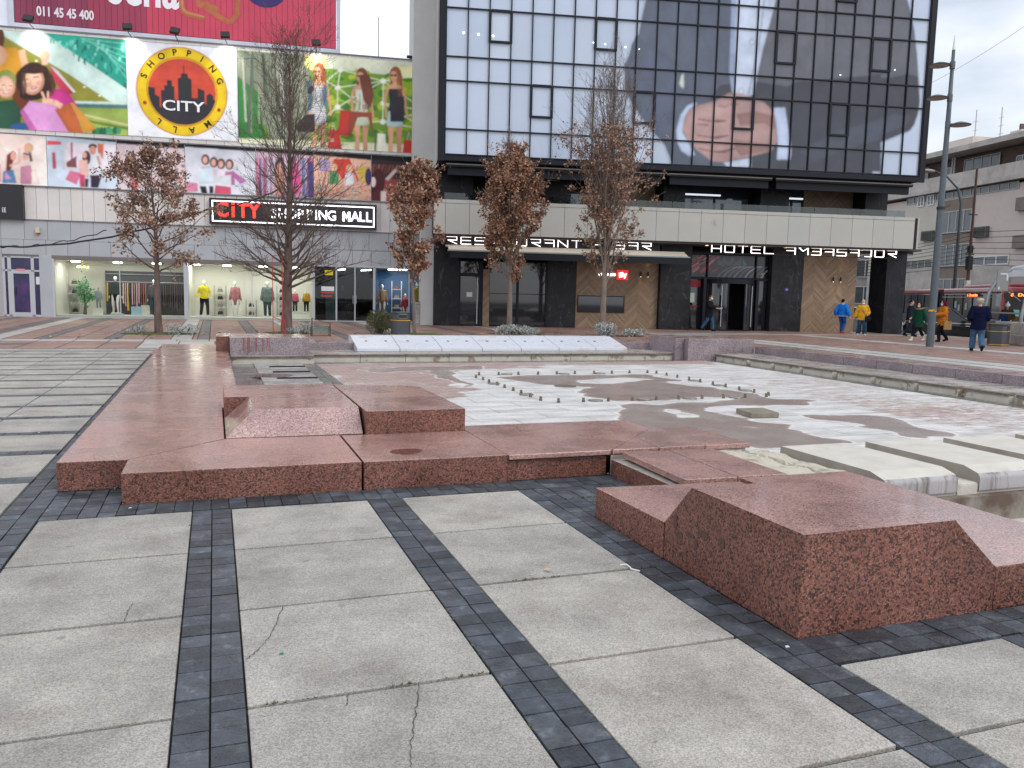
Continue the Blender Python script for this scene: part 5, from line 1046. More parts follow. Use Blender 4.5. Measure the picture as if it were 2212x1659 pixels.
A.line('e8e0d8', [(905, 1195), (940, 1200)], 8).line('e8e0d8', [(910, 1215), (945, 1218)], 8)
for x in (925, 1575): A.line('e8e8e8', [(x, 1120+(90 if x > 1000 else 0)), (x+15, 1060+(80 if x > 1000 else 0)), (x+35, 1125+(90 if x > 1000 else 0))], 4)
A.build('print', po); frame(1.25, 10.04, 8.42, 12.74, po)
# ------------------------------------------------------------------ the row of seven smaller pictures
r1_ = crop(0, 540, 800, 2212); r2_ = crop(800, 540, 920, 2212)
def pic(label, x0, x1, fn, crp):
    po = mthing('picture_panel', label, 'poster', 'row of pictures under the big posters'); A = Art(crp); A.clip = (x0+.015, x1-.015, 6.0, 8.22); fn(A); A.build('print', po); frame(x0+.01, x1-.01, 5.99, 8.235, po)
def f_a(A):
    A.poly('ecd6cc', [(-200, -100), (620, 0), (620, 640), (-200, 640)]).poly('f4e6de', [(300, 20), (620, 40), (620, 620), (340, 600)]).line('f6ece4', [(0, 120), (200, 200)], 40)
    A.poly('74362c', [(80, 220), (150, 170), (180, 200), (110, 420), (70, 400)]).ell('e8a898', 150, 230, 30, 50).poly('5a8ab8', [(40, 400), (150, 380), (190, 530), (30, 530)]).poly('e8a0c8', [(60, 400), (130, 480), (60, 490)])
    A.poly('c888a0', [(230, 350), (340, 330), (360, 400), (350, 540), (230, 540)]).ell('d8a888', 320, 140, 52, 55).line('6a3a38', [(330, 190), (350, 290)], 30).ell('e8a898', 285, 230, 30, 46).line('4858a0', [(262, 200), (320, 215)], 18)
    A.line('e8b8a8', [(110, 340), (220, 300), (215, 140)], 24).poly('f4e4dc', [(350, 400), (400, 370), (440, 540), (360, 540)]).poly('e8b8a8', [(-200, 300), (10, 320), (20, 520), (-200, 500)])
pic('picture of two laughing women in sunglasses, leftmost of the row', -10.4, -7.14, f_a, r1_)
def f_b(A):
    A.poly('c8d6e4', [(500, 0), (1300, 80), (1300, 620), (500, 600)]).poly('d84a5a', [(525, 60), (680, 70), (680, 105), (525, 108)]).poly('e8e0e8', [(700, 80), (1280, 110), (1280, 400), (700, 380)]).poly('c04860', [(580, 190), (615, 190), (630, 370), (590, 370)])
    A.line('b06070', [(795, 80), (800, 300)], 22).poly('d8724a', [(1080, 90), (1150, 100), (1140, 260), (1090, 250)]).poly('7a4a4a', [(740, 300), (850, 230), (850, 360), (740, 350)])
    A.poly('40303a', [(940, 480), (985, 480), (975, 575), (945, 575)]).poly('3a2e3e', [(1000, 440), (1130, 440), (1090, 580), (1010, 580)]).poly('dfe2ea', [(985, 210), (1110, 200), (1140, 300), (1110, 440), (995, 440)])
    A.ell('4a2c30', 960, 250, 45, 80).poly('e8b8b0', [(870, 280), (970, 270), (985, 470), (890, 470)]).ell('e8ac9c', 940, 220, 24, 36).ell('30262c', 1028, 125, 48, 30).ell('d89884', 1028, 165, 38, 50).line('d89884', [(1080, 230), (1110, 330)], 26)
    A.poly('e07898', [(725, 490), (780, 390), (900, 420), (850, 545)]).poly('c84a6a', [(880, 430), (940, 440), (945, 575), (890, 575)])
pic('picture of a couple holding pink bags, second in the row', -7.14, -4.18, f_b, r1_)
def f_c(A):
    A.poly('e2cfd4', [(1280, 90), (2060, 150), (2060, 640), (1280, 610)]).poly('c86868', [(1450, 480), (1540, 500), (1530, 600), (1460, 600)]).ell('4a3030', 1450, 250, 50, 70).ell('e8b0a0', 1450, 250, 28, 42).poly('d8a8a0', [(1400, 320), (1500, 320), (1520, 480), (1400, 480)])
    rg = random.Random(6)
    for k in range(40): A.ell(rg.choice(['d85a48', '58a898', 'e8d8d8', 'c8788a', '7a88a8', 'a86858']), rg.uniform(1620, 2030), rg.uniform(330, 600), 18, 16, n=7)
pic('picture of a girl before coloured goods, behind the oak crown', -4.18, -1.2, f_c, r1_)
def f_d(A):
    A.poly('dfe0ea', [(-300, 100), (560, 160), (560, 640), (-300, 600)])
    for x, y, t in ((55, 235, 'e890b0'), (135, 260, 'e8c8d8'), (205, 275, 'f0e8f0'), (285, 280, 'c878a8')):
        A.poly(t, [(x-40, y+70), (x+40, y+70), (x+50, y+200), (x-45, y+200)]).ell('5a3434', x, y, 40, 52).ell('e8b4a4', x-3, y+4, 24, 36)
    A.poly('dcecf4', [(-10, 320), (130, 310), (140, 460), (0, 470)]).poly('eef2f8', [(145, 400), (300, 380), (300, 520), (160, 540)]).poly('c878b8', [(310, 340), (450, 440), (390, 470), (320, 400)]).poly('28242e', [(0, 490), (60, 490), (75, 560), (20, 560)]).poly('28242e', [(90, 490), (130, 490), (130, 560), (95, 560)]).poly('d85878', [(150, 480), (300, 500), (300, 570), (140, 570)])
    A.poly('d86090', [(-290, 330), (-160, 360), (-180, 440), (-290, 400)]).poly('e890b0', [(-220, 440), (-20, 460), (-20, 540), (-200, 560)])
pic('picture of four women behind white and pink bags, left of the bare tree', -1.2, 2.0, f_d, r2_)
def f_e(A):
    A.poly('d8b8c8', [(480, 150), (1100, 200), (1100, 640), (480, 600)])
    rg = random.Random(16)
    for k in range(30): x = rg.uniform(500, 1090); A.line(rg.choice(['a83a68', 'e890b0', '585a98', 'd8c8d8', 'b06a8a', '7888b8', 'e86a98']), [(x, 220), (x+rg.uniform(-15, 15), 600)], rg.uniform(10, 36))
    A.ell('4a3038', 770, 290, 50, 60).poly('d89a88', [(720, 330), (820, 320), (810, 560), (720, 600)]).ell('e0a898', 775, 300, 28, 40).poly('e8589a', [(880, 300), (940, 290), (990, 500), (900, 600)]).poly('484c90', [(1040, 260), (1090, 260), (1090, 610), (1045, 610)])
pic('picture of a woman among pink clothes, behind the bare tree trunk', 2.0, 4.7, f_e, r2_)
def f_f(A):
    A.poly('e8b8a0', [(1090, 190), (1660, 240), (1660, 660), (1090, 640)]).poly('c8b0d8', [(1145, 220), (1250, 225), (1250, 350), (1150, 350)]).poly('d8483a', [(1240, 380), (1290, 230), (1440, 225), (1530, 430), (1500, 460)]).poly('e8c850', [(1500, 310), (1640, 300), (1640, 480), (1560, 450)]).ell('40306a', 1620, 400, 32, 85)
    for x, y, t in ((1290, 310, '48a060'), (1440, 320, 'eeeef2')): A.poly(t, [(x-40, y+40), (x+35, y+40), (x+55, y+160), (x-50, y+160)]).line('e8b090', [(x+40, y+60), (x+70, y+150), (x+10, y+170)], 24).ell('d8b890', x, y, 34, 40).ell('f0c0a0', x, y+12, 26, 30)
    rg = random.Random(2)
    for k in range(130): A.poly(rg.choice(['e84a38', '48b058', 'f0f0f0', '3888c8', 'e8c030', 'e86aa0', 'd8742a', '58c0c8']), [(x := rg.uniform(1110, 1640), y := rg.uniform(500, 640)), (x+14, y+3), (x+18, y+14), (x+3, y+15)])
pic('picture of two children playing among coloured bricks', 4.7, 7.47, f_f, r2_)
def f_g(A):
    A.poly('2c2228', [(1640, 230), (2260, 280), (2260, 700), (1640, 660)]).poly('a04848', [(1700, 420), (2260, 420), (2260, 700), (1700, 680)])
    rg = random.Random(3)
    for k in range(26): x = 1660+k*22; A.line(rg.choice(['c88a78', 'a85a50', 'e0b8a8', '8a4038']), [(x, 275+k*1.2), (x-22, 330+rg.uniform(0, 120))], 9)
    A.ell('4a1c20', 1720, 440, 60, 120).poly('5a2024', [(1650, 560), (1740, 500), (1760, 650), (1650, 650)]).ell('ecd8d0', 1668, 450, 26, 50).poly('ecd8d0', [(1740, 540), (1800, 530), (1790, 640), (1740, 640)]).poly('dcc8c0', [(1780, 420), (1880, 320), (1900, 340), (1810, 440)]).ell('381c22', 1960, 480, 50, 120)
pic('dark picture of women browsing a rail of red clothes', 7.47, 10.15, f_g, r2_)
# ------------------------------------------------------------------ signs
s_ = mthing('mall_sign', 'long black sign with white border reading CITY SHOPPING MALL', 'sign')
c = MB(); c.box(-.12, 7.73, -.25, .02, 4.56, 5.78); c.build('sign_box', mat('sign_black', (.012, .012, .015), rough=.3), s_)
M_LEDW = mat('lit_white', (.9, .9, .95), em=(.95, .93, 1), es=2.0); M_LEDR = mat('lit_red', (.8, .05, .04), em=(1, .05, .03), es=1.0)
c = MB(); x0, x1, z0, z1 = .0, 7.62, 4.67, 5.67; w = .055
c.box(x0, x1, -.262, -.25, z0, z0+w); c.box(x0, x1, -.262, -.25, z1-w, z1); c.box(x0, x0+w, -.262, -.25, z0+w, z1-w); c.box(x1-w, x1, -.262, -.25, z0+w, z1-w); c.build('border', M_LEDW, s_)
for ch, x in zip('CITY', (.48, .97, 1.42, 1.93)):
    c = MB(); put_text(c, ch, x, 5.2, .92, -.30, bold=.035, depth=.08, sx=.86); c.build('letter', M_LEDR, s_)
for w_, xa, xb in (('SHOPPING', 2.62, 5.78), ('MALL', 6.05, 7.5)):
    n = len(w_); wd = {'I': .5, 'M': 1.45, 'N': 1.05}; tot = sum(wd.get(ch, 1) for ch in w_); x = xa
    for ch in w_:
        k = wd.get(ch, 1)*(xb-xa)/tot; c = MB()
        if ch == 'M':
            a, z, w9, h9, t9 = x+.02, 4.91, k-.09, .47, .105
            for P_ in ([(0, 0), (t9, 0), (t9, h9), (0, h9)], [(w9-t9, 0), (w9, 0), (w9, h9), (w9-t9, h9)], [(t9, h9), (t9, h9-.18), (w9/2, .10), (w9/2, .28)], [(w9-t9, h9-.18), (w9-t9, h9), (w9/2, .28), (w9/2, .10)]):
                c.add([(a+p[0], y_, z+p[1]) for y_ in (-.34, -.26) for p in P_], [(0, 1, 2, 3), (7, 6, 5, 4), (0, 4, 5, 1), (1, 5, 6, 2), (2, 6, 7, 3), (3, 7, 4, 0)])
        else: put_text(c, ch, x+k/2, 5.14, .66, -.30, bold=.010, depth=.08, sx=.92)
        c.build('letter', M_LEDW, s_); x += k
c = MB(); c.box(-10.5, -8.15, -.2, .02, 4.42, 5.98, 0); o = c.build('screen', mat('sign_black', (0, 0, 0))); mtag(o, 'black screen at the left edge of the mall front', 'screen')
c = MB(); c.box(-8.93, -8.90, -.21, -.2, 4.72, 4.92); c.box(-9.02, -8.86, -.21, -.2, 4.90, 4.93); c.box(-9.02, -8.86, -.21, -.2, 4.81, 4.835); c.box(-9.02, -8.86, -.21, -.2, 4.72, 4.745); c.box(-9.02, -8.995, -.21, -.2, 4.72, 4.93); c.build('glyph', ink('d8d8e0'), o)
# billboard on the roof
bb = mthing('billboard', 'huge dark red roof billboard with phone number and white lettering', 'billboard'); yb_ = .12
c = MB(); n = 56; X0, X1 = -8.27, 5.78
M_BBR = mat('billboard_red', srgb('c6405a'), rough=.5, var=.1, vs=.6); M_BBD = mat('billboard_wine', srgb('84304e'), rough=.5, var=.22, vs=.9, stretch=(1, 1, .1)); M_BBM = mat('billboard_mid', srgb('9a3450'), rough=.5, var=.15, vs=.9, stretch=(1, 1, .1))
for k in range(n):
    a = X0+(X1-X0)*k/n; b_ = X0+(X1-X0)*(k+1)/n; c.box(a+.006, b_-.006, yb_, yb_+.1, 13.16, 19.5, 1 if b_ < -5.2 else (2 if b_ < -2.6 else 0))
c.box(X0, X1, yb_+.03, yb_+.4, 13.16, 19.5, 3)
c.build('panel', [M_BBR, M_BBD, M_BBM, mat('groove_dark', (.06, .01, .02), rough=.7)], bb)
c = MB(); c.box(-8.5, 5.98, yb_-.05, yb_+.3, 12.93, 13.12); c.box(-8.5, -8.29, yb_-.05, yb_+.3, 13.12, 19.7); c.box(5.80, 5.98, yb_-.05, yb_+.3, 13.12, 19.7); c.build('frame', ink('c8ccd8'), bb)
c = MB(); c.box(-10.5, -8.52, yb_+.1, yb_+.3, 12.95, 19.5); c.build('side_panel', ink('e4e8f4'), bb)
W9 = crop(0, 0, 1024, 2212)
def bt(x, y): return wall_at(*W9(x, y), (MP[0]-math.sin(MA)*yb_, MP[1]+math.cos(MA)*yb_), MA)
a_, b_ = bt(315, 90), bt(812, 140)
c = MB(); put_text(c, '011 45 45 400', (a_[0]+b_[0])/2, (a_[1]+b_[1])/2-.02, .56, yb_-.012, bold=.018, depth=.01, w=b_[0]-a_[0]); c.build('lettering', ink('e0d8e0'), bb)
a_, b_ = bt(935, 40), bt(1545, 90); 
c = MB(); put_text(c, 'sena', (a_[0]+b_[0])/2, a_[1]+.86, 2.5, yb_-.012, bold=.055, depth=.01, w=b_[0]-a_[0]); c.build('lettering', ink('ece8f0'), bb)
c = MB(); q = bt(1300, 0); cxx, czz = bt(2230, -40); cxx += .3
c.tube([(cxx+.02, yb_-.004, czz+.55), (cxx+.02, yb_-.016, czz+.55)], 1.06, 40); c.build('blue_disc', ink('3a2f6a'), bb)
c = MB(); ring = [(cxx+.28+.17*math.cos(t), yb_-.03, czz+.28+.22*math.sin(t)) for t in [2*PI*i/20 for i in range(21)]]; c.tube(ring, .035, 5); c.build('ring_mark', ink('e0dcec'), bb)
A = Art(W9, (MP[0]-math.sin(MA)*yb_, MP[1]+math.cos(MA)*yb_)); A.y = yb_-.004
for P in ([(1560, -150), (1570, 60), (1600, 110), (1770, 160)], [(2060, -150), (2050, 130), (1990, 190), (1940, 170), (1770, 60)], [(1710, -150), (1720, 60), (1770, 20), (1890, 80)]): A.line('b06a48', P, 46)
for P in ([(1565, -150), (1580, 70), (1610, 105), (1770, 145)],): A.line('d8a878', P, 8)
A.clip = (-2.0, 2.4, 13.3, 19); A.build('arrow_mark', bb, alpha=True, base=srgb('c6405a'))
# floodlights standing out from the parapet
for k, s in enumerate((-7.46, -3.41, -1.40, .78, 4.86)):
    LBL = ['floodlight on the parapet under the phone number', 'floodlight on the parapet above the left edge of the round emblem', 'floodlight on the parapet above the round emblem', 'floodlight on the parapet above the right edge of the round emblem', 'floodlight on the parapet above the walking women poster']
    f = thing('floodlight', 'black '+LBL[k], 'floodlight', mloc(s, .0), MA, 'black floodlights along the mall parapet')
    c = MB(); c.tube([(0, 0.0, 12.9), (0, -.5, 12.92), (0, -.7, 13.0)], .02, 6); c.build('arm', M_BLK, f)
    Mx = Matrix.Translation((0, -.72, 13.12)) @ Matrix.Rotation(R(-35), 4, 'X') @ Matrix.Rotation(R(random.Random(k).uniform(-12, 12)), 4, 'Y')
    c = MB(); c.box(-.2, .2, -.07, .07, -.17, .17, M=Mx); c.build('housing', M_BLK, f, bevel=.015)
    c = MB(); c.box(-.17, .17, .071, .078, -.14, .14, M=Mx); c.build('lamp_glass', mat('flood_glass', (.9, .9, .85), em=(1, .97, .85), es=3) if k in (0, 3, 4) else mat('flood_off', (.3, .3, .3), rough=.2), f)
    for z in (-.12, -.06, 0, .06, .12): c = MB(); 
    if k in (0, 1, 3, 4):
        ld = bpy.data.lights.new('flood', 'SPOT'); ld.energy = 110; ld.spot_size = R(95); ld.spot_blend = 1; ld.color = (1, .98, .88); ld.shadow_soft_size = .15
        lo_ = bpy.data.objects.new('flood_beam', ld); COL.objects.link(lo_); lo_.parent = f; lo_.location = (0, -.66, 12.98); lo_.rotation_euler = (R(38), 0, 0)
an = thing('roof_antenna', 'thin vertical antenna rod on the mall roof', 'antenna', mloc(7.9, -2, 12.8)); c = MB(); c.tube([(0, 0, 0), (0, 0, 2.6)], .02, 5); c.build('rod', M_BLK, an)
an = thing('roof_camera', 'small black camera on the mall roof edge', 'camera', mloc(9.4, -.3, 12.86)); c = MB(); c.tube([(0, 0, 0), (0, 0, .18)], .025, 5); c.build('stalk', M_BLK, an); c = MB(); c.box(-.2, .12, -.06, .06, .18, .30); c.box(.1, .3, -.02, .02, .26, .29); c.build('housing', M_BLK, an)
# sagging cables in front of the mall to the bare tree
def cable(name, label, p0, p1, sag, r, wob=0., cat='cable', n=40):
    a, b_ = Vector(p0), Vector(p1); rg = random.Random(len(label)); c = MB()
    pts = [a.lerp(b_, i/n)-Vector((0, 0, sag*4*(i/n)*(1-i/n)+(wob*math.sin(i*.9)*rg.uniform(.3, 1) if 0 < i < n else 0))) for i in range(n+1)]
    c.tube(pts, r, 5); return tag(c.build(name, M_BLK, smooth=True), label, cat)
def at_depth(px, py, y): d = sight(px, py); t = y/d.y; return (d.x*t, y, EYE+d.z*t)
cable('cable', 'thick black double cable sagging from the left edge to the trees', at_depth(-60, 531, 33), at_depth(460, 448, 30.6), .45, .032, .02)
cable('cable', 'thinner black cable twisted along the thick one on the left', at_depth(-60, 527, 33.05), at_depth(230, 497, 31.9), .28, .018, .05)
cable('cable', 'black cable from the sign up to the bare tree fork', at_depth(455, 452, 30.5), at_depth(600, 410, 30.4), .12, .026, .03)
# ------------------------------------------------------------------ shop fittings
M_LAMPW = mat('lamp_white', (1, 1, .95), em=(1, .97, .88), es=9)
for k, (s, lab) in enumerate([(-6.35, 'above the handbag shelves'), (-4.5, 'above the dark green dress mannequin'), (-2.75, 'above the checked shirt mannequin'), (-.95, 'above the yellow top mannequin'), (.5, 'above the pink dress mannequin'), (2.2, 'above the hooded mannequin'), (3.8, 'above the child mannequins')]):
    f = thing('ceiling_lamp', 'round lit ceiling lamp '+lab, 'lamp', mloc(s, -.9), MA, 'round ceiling lamps in the shop window')
    c = MB(); c.tube([(0, 0, 2.60), (0, 0, 2.655)], .2, 20); c.build('diffuser', M_LAMPW, f)
    ld = bpy.data.lights.new('shop_light', 'AREA'); ld.shape = 'DISK'; ld.size = .6; ld.energy = 17; ld.color = (1, .97, .88)
    lo_ = bpy.data.objects.new('lamp_beam', ld); COL.objects.link(lo_); lo_.parent = f; lo_.location = (0, 0, 2.58)
for k, (x0, x1, lab) in enumerate([(5.9, 6.2, 'left'), (7.1, 7.5, 'right')]):
    f = thing('ceiling_lamp', 'slanting strip of small lamps inside the mall entrance, %s one' % lab, 'lamp', mloc(0, 0), MA)
    c = MB()
    for q in range(5): t = q/4; c.ball((x0+(x1-x0)*t, 1.2+1.6*(1-t), 2.62), .05, 6)
    c.build('bulb', M_LAMPW, f)
ld = bpy.data.lights.new('shop_light', 'AREA'); ld.size = 1.4; ld.energy = 30; ld.color = (1, .95, .85)
fb = thing('ceiling_lamp', 'ceiling lamp of the blue toy shop window', 'lamp', mloc(8.9, -1.2), MA); c = MB(); c.box(-.5, .5, -.1, .1, 2.64, 2.70); c.build('diffuser', M_LAMPW, fb); lo_ = bpy.data.objects.new('lamp_beam', ld); COL.objects.link(lo_); lo_.parent = fb; lo_.location = (0, 0, 2.6)
# shelf racks with bags
def rack(s, w, h, lab, d=-1.9, levels=4, items=True, col=None):
    f = thing('shelf_rack', lab, 'shelf', mloc(s, d, .1), MA)
    c = MB()
    for x in (-w/2, w/2):
        for y in (-.15, .15): c.box(x-.012, x+.012, y-.012, y+.012, 0, h)
    c.build('frame', col or mat('rack_grey', (.35, .36, .36), rough=.4, metal=.4), f)
    rg = random.Random(int(s*100)+7)
    for k in range(levels):
        z = h*(k+.15)/levels*.98; c = MB(); c.box(-w/2, w/2, -.16, .16, z, z+.025); c.build('shelf', M_WALLW, f)
        if items:
            g_ = thing('handbag', rg.choice(['black', 'dark', 'brown'])+' handbag on the '+['lowest', 'second', 'third', 'top'][k]+' board of the '+lab, 'bag', mloc(s, d, .1+z+.025), MA); g_['label'] = ('bag on the '+['lowest', 'second', 'third', 'top'][k]+' board of the '+lab)
            c = MB(); cc = rg.choice(['2a2426', '181818', '5a3a30', '8a8078']); c.prism([(-.14, -.06), (.14, -.06), (.14, .06), (-.14, .06)], 0, .17, top=[(-.10, -.03), (.10, -.03), (.10, .03), (-.10, .03)]); c.build('bag_body', ink(cc), g_, bevel=.01)
            c = MB(); c.tube([(-.07, 0, .16), (-.05, 0, .25), (.05, 0, .25), (.07, 0, .16)], .01, 5); c.build('handle', ink(cc), g_)
rack(-6.72, .55, 1.85, 'white rack in the leftmost window', col=M_WALLW)
rack(.03, .55, 1.55, 'grey rack beside the yellow top')
rack(1.53, .5, .85, 'low rack beside the pink dress', levels=2)
rack(3.05, .5, 1.6, 'rack behind the bare tree trunk')
rack(8.9, .5, 2.0, 'white toy rack on the blue wall', d=-2.0, col=M_WALLW)
f = thing('clothes_rail', 'long rail of coloured dresses behind the dark green dress mannequin', 'clothes rail', mloc(-3.4, -1.95, .1), MA)
c = MB(); c.tube([(-1.95, 0, 1.62), (1.75, 0, 1.62)], .02, 6); c.tube([(-1.95, 0, 0), (-1.95, 0, 1.62)], .02, 6); c.tube([(1.75, 0, 0), (1.75, 0, 1.62)], .02, 6); c.tube([(-1.95, .05, 2.0), (1.75, .05, 2.0)], .02, 6); c.build('rail', M_ALU, f)
c = MB(); c.box(-1.98, 1.80, .16, .2, 0.0, 2.15); c.build('dark_backdrop', mat('shop_dark', (.06, .06, .07), rough=.7), f)
rg = random.Random(31)
for k in range(34):
    x = -1.85+k*.104; c = MB(); L_ = rg.uniform(.9, 1.35); h = rg.choice(['b83a38', 'e0b840', '3a3440', 'c89aa8', '5a4a48', '8a7a6a', '2a3448', 'd8c8b8', 'a86a58', '3a5a50', '6a3a44'] if k < 22 else ['40404c', '2a3a5a', '5a4840', '35353c'])
    c.prism([(x-.03, -.12), (x+.03, -.12), (x+.03, .12), (x-.03, .12)], 1.56-L_, 1.56, top=[(x-.02, -.06), (x+.02, -.06), (x+.02, .06), (x-.02, .06)]); c.build('dress', ink(h), f)
f = thing('potted_plant', 'tall green artificial tree among the shelves in the leftmost window', 'plant', mloc(-6.1, -1.2, .1), MA); c = MB(); c.tube([(0, 0, 0), (.03, 0, .5), (-.03, 0, 1.0)], [.09, .05, .03], 8); c.tube([(.03, 0, .5), (.3, 0, .8)], .02, 5); c.build('trunk', M_BARKD, f)
pts = [Vector((rg.gauss(0, .17), rg.gauss(0, .12), rg.gauss(1.15, .28))) for _ in range(420)]+[Vector((rg.gauss(.3, .07), rg.gauss(0, .06), rg.gauss(.82, .06))) for _ in range(60)]
leaf_mesh(pts, .12, rg).build('foliage', [mat('shop_leaf', (.05, .35, .08), rough=.5), mat('shop_leaf_d', (.02, .18, .05), rough=.5), mat('shop_leaf_p', (.15, .5, .2), rough=.5)], f)
f = thing('chandelier', 'small gold chandelier hanging above the green artificial tree', 'lamp', mloc(-6.15, -1.3, 0), MA); c = MB(); c.tube([(0, 0, 2.42), (0, 0, 2.66)], .01, 5); c.rings([(0, 0, 2.36, .2, .2), (0, 0, 2.42, .2, .2)], 16); c.build('ring', mat('gold', (.6, .4, .1), rough=.3, metal=.8), f)
for k in range(6): c = MB(); c.ball((.22*math.cos(k*PI/3), .22*math.sin(k*PI/3), 2.38), .05, 8); c.build('bulb', mat('warm_bulb', (1, .8, .4), em=(1, .75, .3), es=4), f)
for x, w, h, col, lab in ((-3.75, .5, .42, 'a8c8dc', 'pale blue box on the shop window floor'), (-3.35, .4, .5, 'dcdccc', 'cream box on the shop window floor'), (-5.5, .45, .3, 'e0e0d8', 'white plinth under the grey child mannequin'), (-4.69, .5, .08, 'e0e0d8', 'low white plinth under the green dress mannequin'), (3.9, 1.1, .28, 'e0e0d8', 'white plinth under the two child mannequins')):
    c = MB(); c.box(-w/2, w/2, -.2, .2, 0, h-.02); c.box(-w/2-.01, w/2+.01, -.21, .21, h-.02, h); o = c.build('display_box', ink(col), bevel=.008); o.location = mloc(x, -1.3, .1); o.rotation_euler = (0, 0, MA); tag(o, lab, 'box')
# ------------------------------------------------------------------ hotel (local frame like the mall's)
HP, HA = (9.75, 37.65), -.206
def hloc(s, d, z=0): return (HP[0]+math.cos(HA)*s+math.sin(HA)*d, HP[1]+math.sin(HA)*s-math.cos(HA)*d, z)
M_MARB = mat('black_marble', (.010, .011, .014), rough=.45, spec=.28, col2=(.019, .020, .024), thr=(.45, .6), vs=2.5, rvar=.1)
def veins(m):
    t = m.node_tree; b = t.nodes['Principled BSDF']; src = b.inputs['Base Color'].links[0].from_socket; tc = nd(t, 'ShaderNodeTexCoord'); mp = nd(t, 'ShaderNodeMapping'); mp.inputs['Rotation'].default_value = (0, .5, 0); mp.inputs['Scale'].default_value = (1, 1, .35)
    n = nd(t, 'ShaderNodeTexNoise'); n.inputs['Scale'].default_value = 1.3; n.inputs['Detail'].default_value = 3; n.inputs['Distortion'].default_value = .6; t.links.new(tc.outputs['Object'], mp.inputs[0]); t.links.new(mp.outputs[0], n.inputs[0])
    r = nd(t, 'ShaderNodeValToRGB'); e = r.color_ramp.elements; e[0].position = .495; e[0].color = (0, 0, 0, 1); e[1].position = .5; e[1].color = (.06, .055, .05, 1); q = e.new(.505); q.color = (0, 0, 0, 1)
    t.links.new(n.outputs[0], r.inputs[0]); a = nd(t, 'ShaderNodeMixRGB', blend_type='ADD'); a.inputs[0].default_value = 1; t.links.new(src, a.inputs[1]); t.links.new(r.outputs[0], a.inputs[2]); t.links.new(a.outputs[0], b.inputs['Base Color'])
veins(M_MARB)
M_BRONZE = mat('dark_frame', (.010, .012, .018), rough=.55, spec=.25); M_FASC = mat('dark_fascia', (.014, .014, .017), rough=.6, spec=.3)
M_BEIGE = mat('beige_cladding', (.42, .42, .385), rough=.45, var=.04, vs=.8, tint=True); M_GREYC = mat('grey_concrete', (.50, .50, .49), rough=.7, var=.06, vs=1.2)
M_DKGL = mat('dark_glass', (.018, .02, .024), rough=.04, spec=.9, var=.3, vs=.8); M_WOOD = [mat('oak_plank', srgb('86705a'), rough=.6, var=.12, vs=6, stretch=(1, 1, 1)), mat('oak_plank_dark', srgb('7a6650'), rough=.6, var=.12, vs=6), mat('oak_plank_pale', srgb('917b63'), rough=.6, var=.1, vs=6)]
GRAIL = glass('rail_glass', (.60, .66, .66), 1.5)
hotel = thing('hotel', 'dark hotel building with huge glazed front over a beige balcony band', 'building', (*HP, 0), HA)
c = MB(); c.box(.12, 23.5, -1.45, 14, 7.45, 32); c.build('upper_wall', M_FASC, hotel)
c = MB(); c.box(-1.05, -.02, .6, 14, 7.35, 32); c.box(-.02, .10, -1.2, 14, 7.35, 32); c.add([(-1.05, .6, 7.35), (-.02, .6, 7.35), (-.02, -1.2, 7.35), (-.02, 1.5, 6.7), (-.55, 1.5, 6.7)], [(0, 4, 3, 2, 1)]); c.box(-.62, -.02, .2, 3, 0, 7.4)
c.build('side_wall', M_GREYC, hotel)
c = MB(); c.box(-.02, 21.3, 1.6, 12, .0, 4.2); c.box(0, 21.3, 3.2, 12, 4.2, 7.45); c.build('core_wall', M_FASC, hotel)
# ground floor: marble piers, timber walls, glass
def pier(x0, x1, d0=.0, d1=1.7, z1=4.2, m=M_MARB): c = MB(); c.box(x0, x1, d0, d1, 0, z1); return c.build('pier', m, hotel)
pier(0, 1.14); pier(5.45, 6.83); pier(10.97, 12.53, -.25); pier(16.75, 18.41, -.15); pier(22.87, 23.95, -.2, 1.25)
def chevron(x0, x1, z0, z1, y, parent, holes=()):
    c = MB(); w = .62; pl = .115; rg = random.Random(int(x0*10)); n = int((z1-z0)/pl)+14; k = 0; x = x0
    while x < x1-.01:
        xe = min(x+w, x1); up = (k % 2 == 0)
        for i in range(-8, n):
            za = z0+i*pl; dz = (xe-x)*.95*(1 if up else -1)
            q = [(x, za), (xe, za+dz), (xe, za+dz+pl-.008), (x, za+pl-.008)] if up else [(x, za-dz if False else za+w*.95), (xe, za+w*.95+dz), (xe, za+w*.95+dz+pl-.008), (x, za+w*.95+pl-.008)]
            q = clip_poly(q, (x+.002, xe-.002, z0, z1))
            if len(q) < 3: continue
            skip = False
            for hx0, hx1, hz0, hz1 in holes:
                if xe > hx0 and x < hx1:
                    m_ = sum(p[1] for p in q)/len(q)
                    if hz0 < m_ < hz1 and x > hx0-.3 and xe < hx1+.3: skip = True
            mi = rg.choices((0, 1, 2), (5, 3, 2))[0]; yy = y-rg.uniform(0, .002)
            c.face([(a, yy, b_) for a, b_ in q], mi)
        x = xe; k += 1
    c.box(x0, x1, y+.002, y+.2, z0, z1, 1); return c.build('timber_wall', M_WOOD, parent)
chevron(2.32, 2.63, 0, 2.7, -.05, hotel); chevron(6.85, 10.95, 0, 3.2, .02, hotel); chevron(18.43, 21.34, 0, 4.0, -.05, hotel); pier(18.43, 21.3, .2, 1.6, 4.2, M_FASC)
c = MB(); c.box(6.97, 9.23, -.01, .02, .80, 1.53); c.box(7.9, 7.95, -.016, -.01, .8, 1.53); o = c.build('serving_window', M_DKGL, hotel)
c = MB(); c.box(6.93, 9.27, -.03, .0, 1.53, 1.57); c.box(6.93, 9.27, -.03, .0, .76, .80); c.box(6.93, 6.97, -.03, .0, .8, 1.53); c.box(9.23, 9.27, -.03, 0, .8, 1.53); c.build('window_frame', M_BRONZE, o)
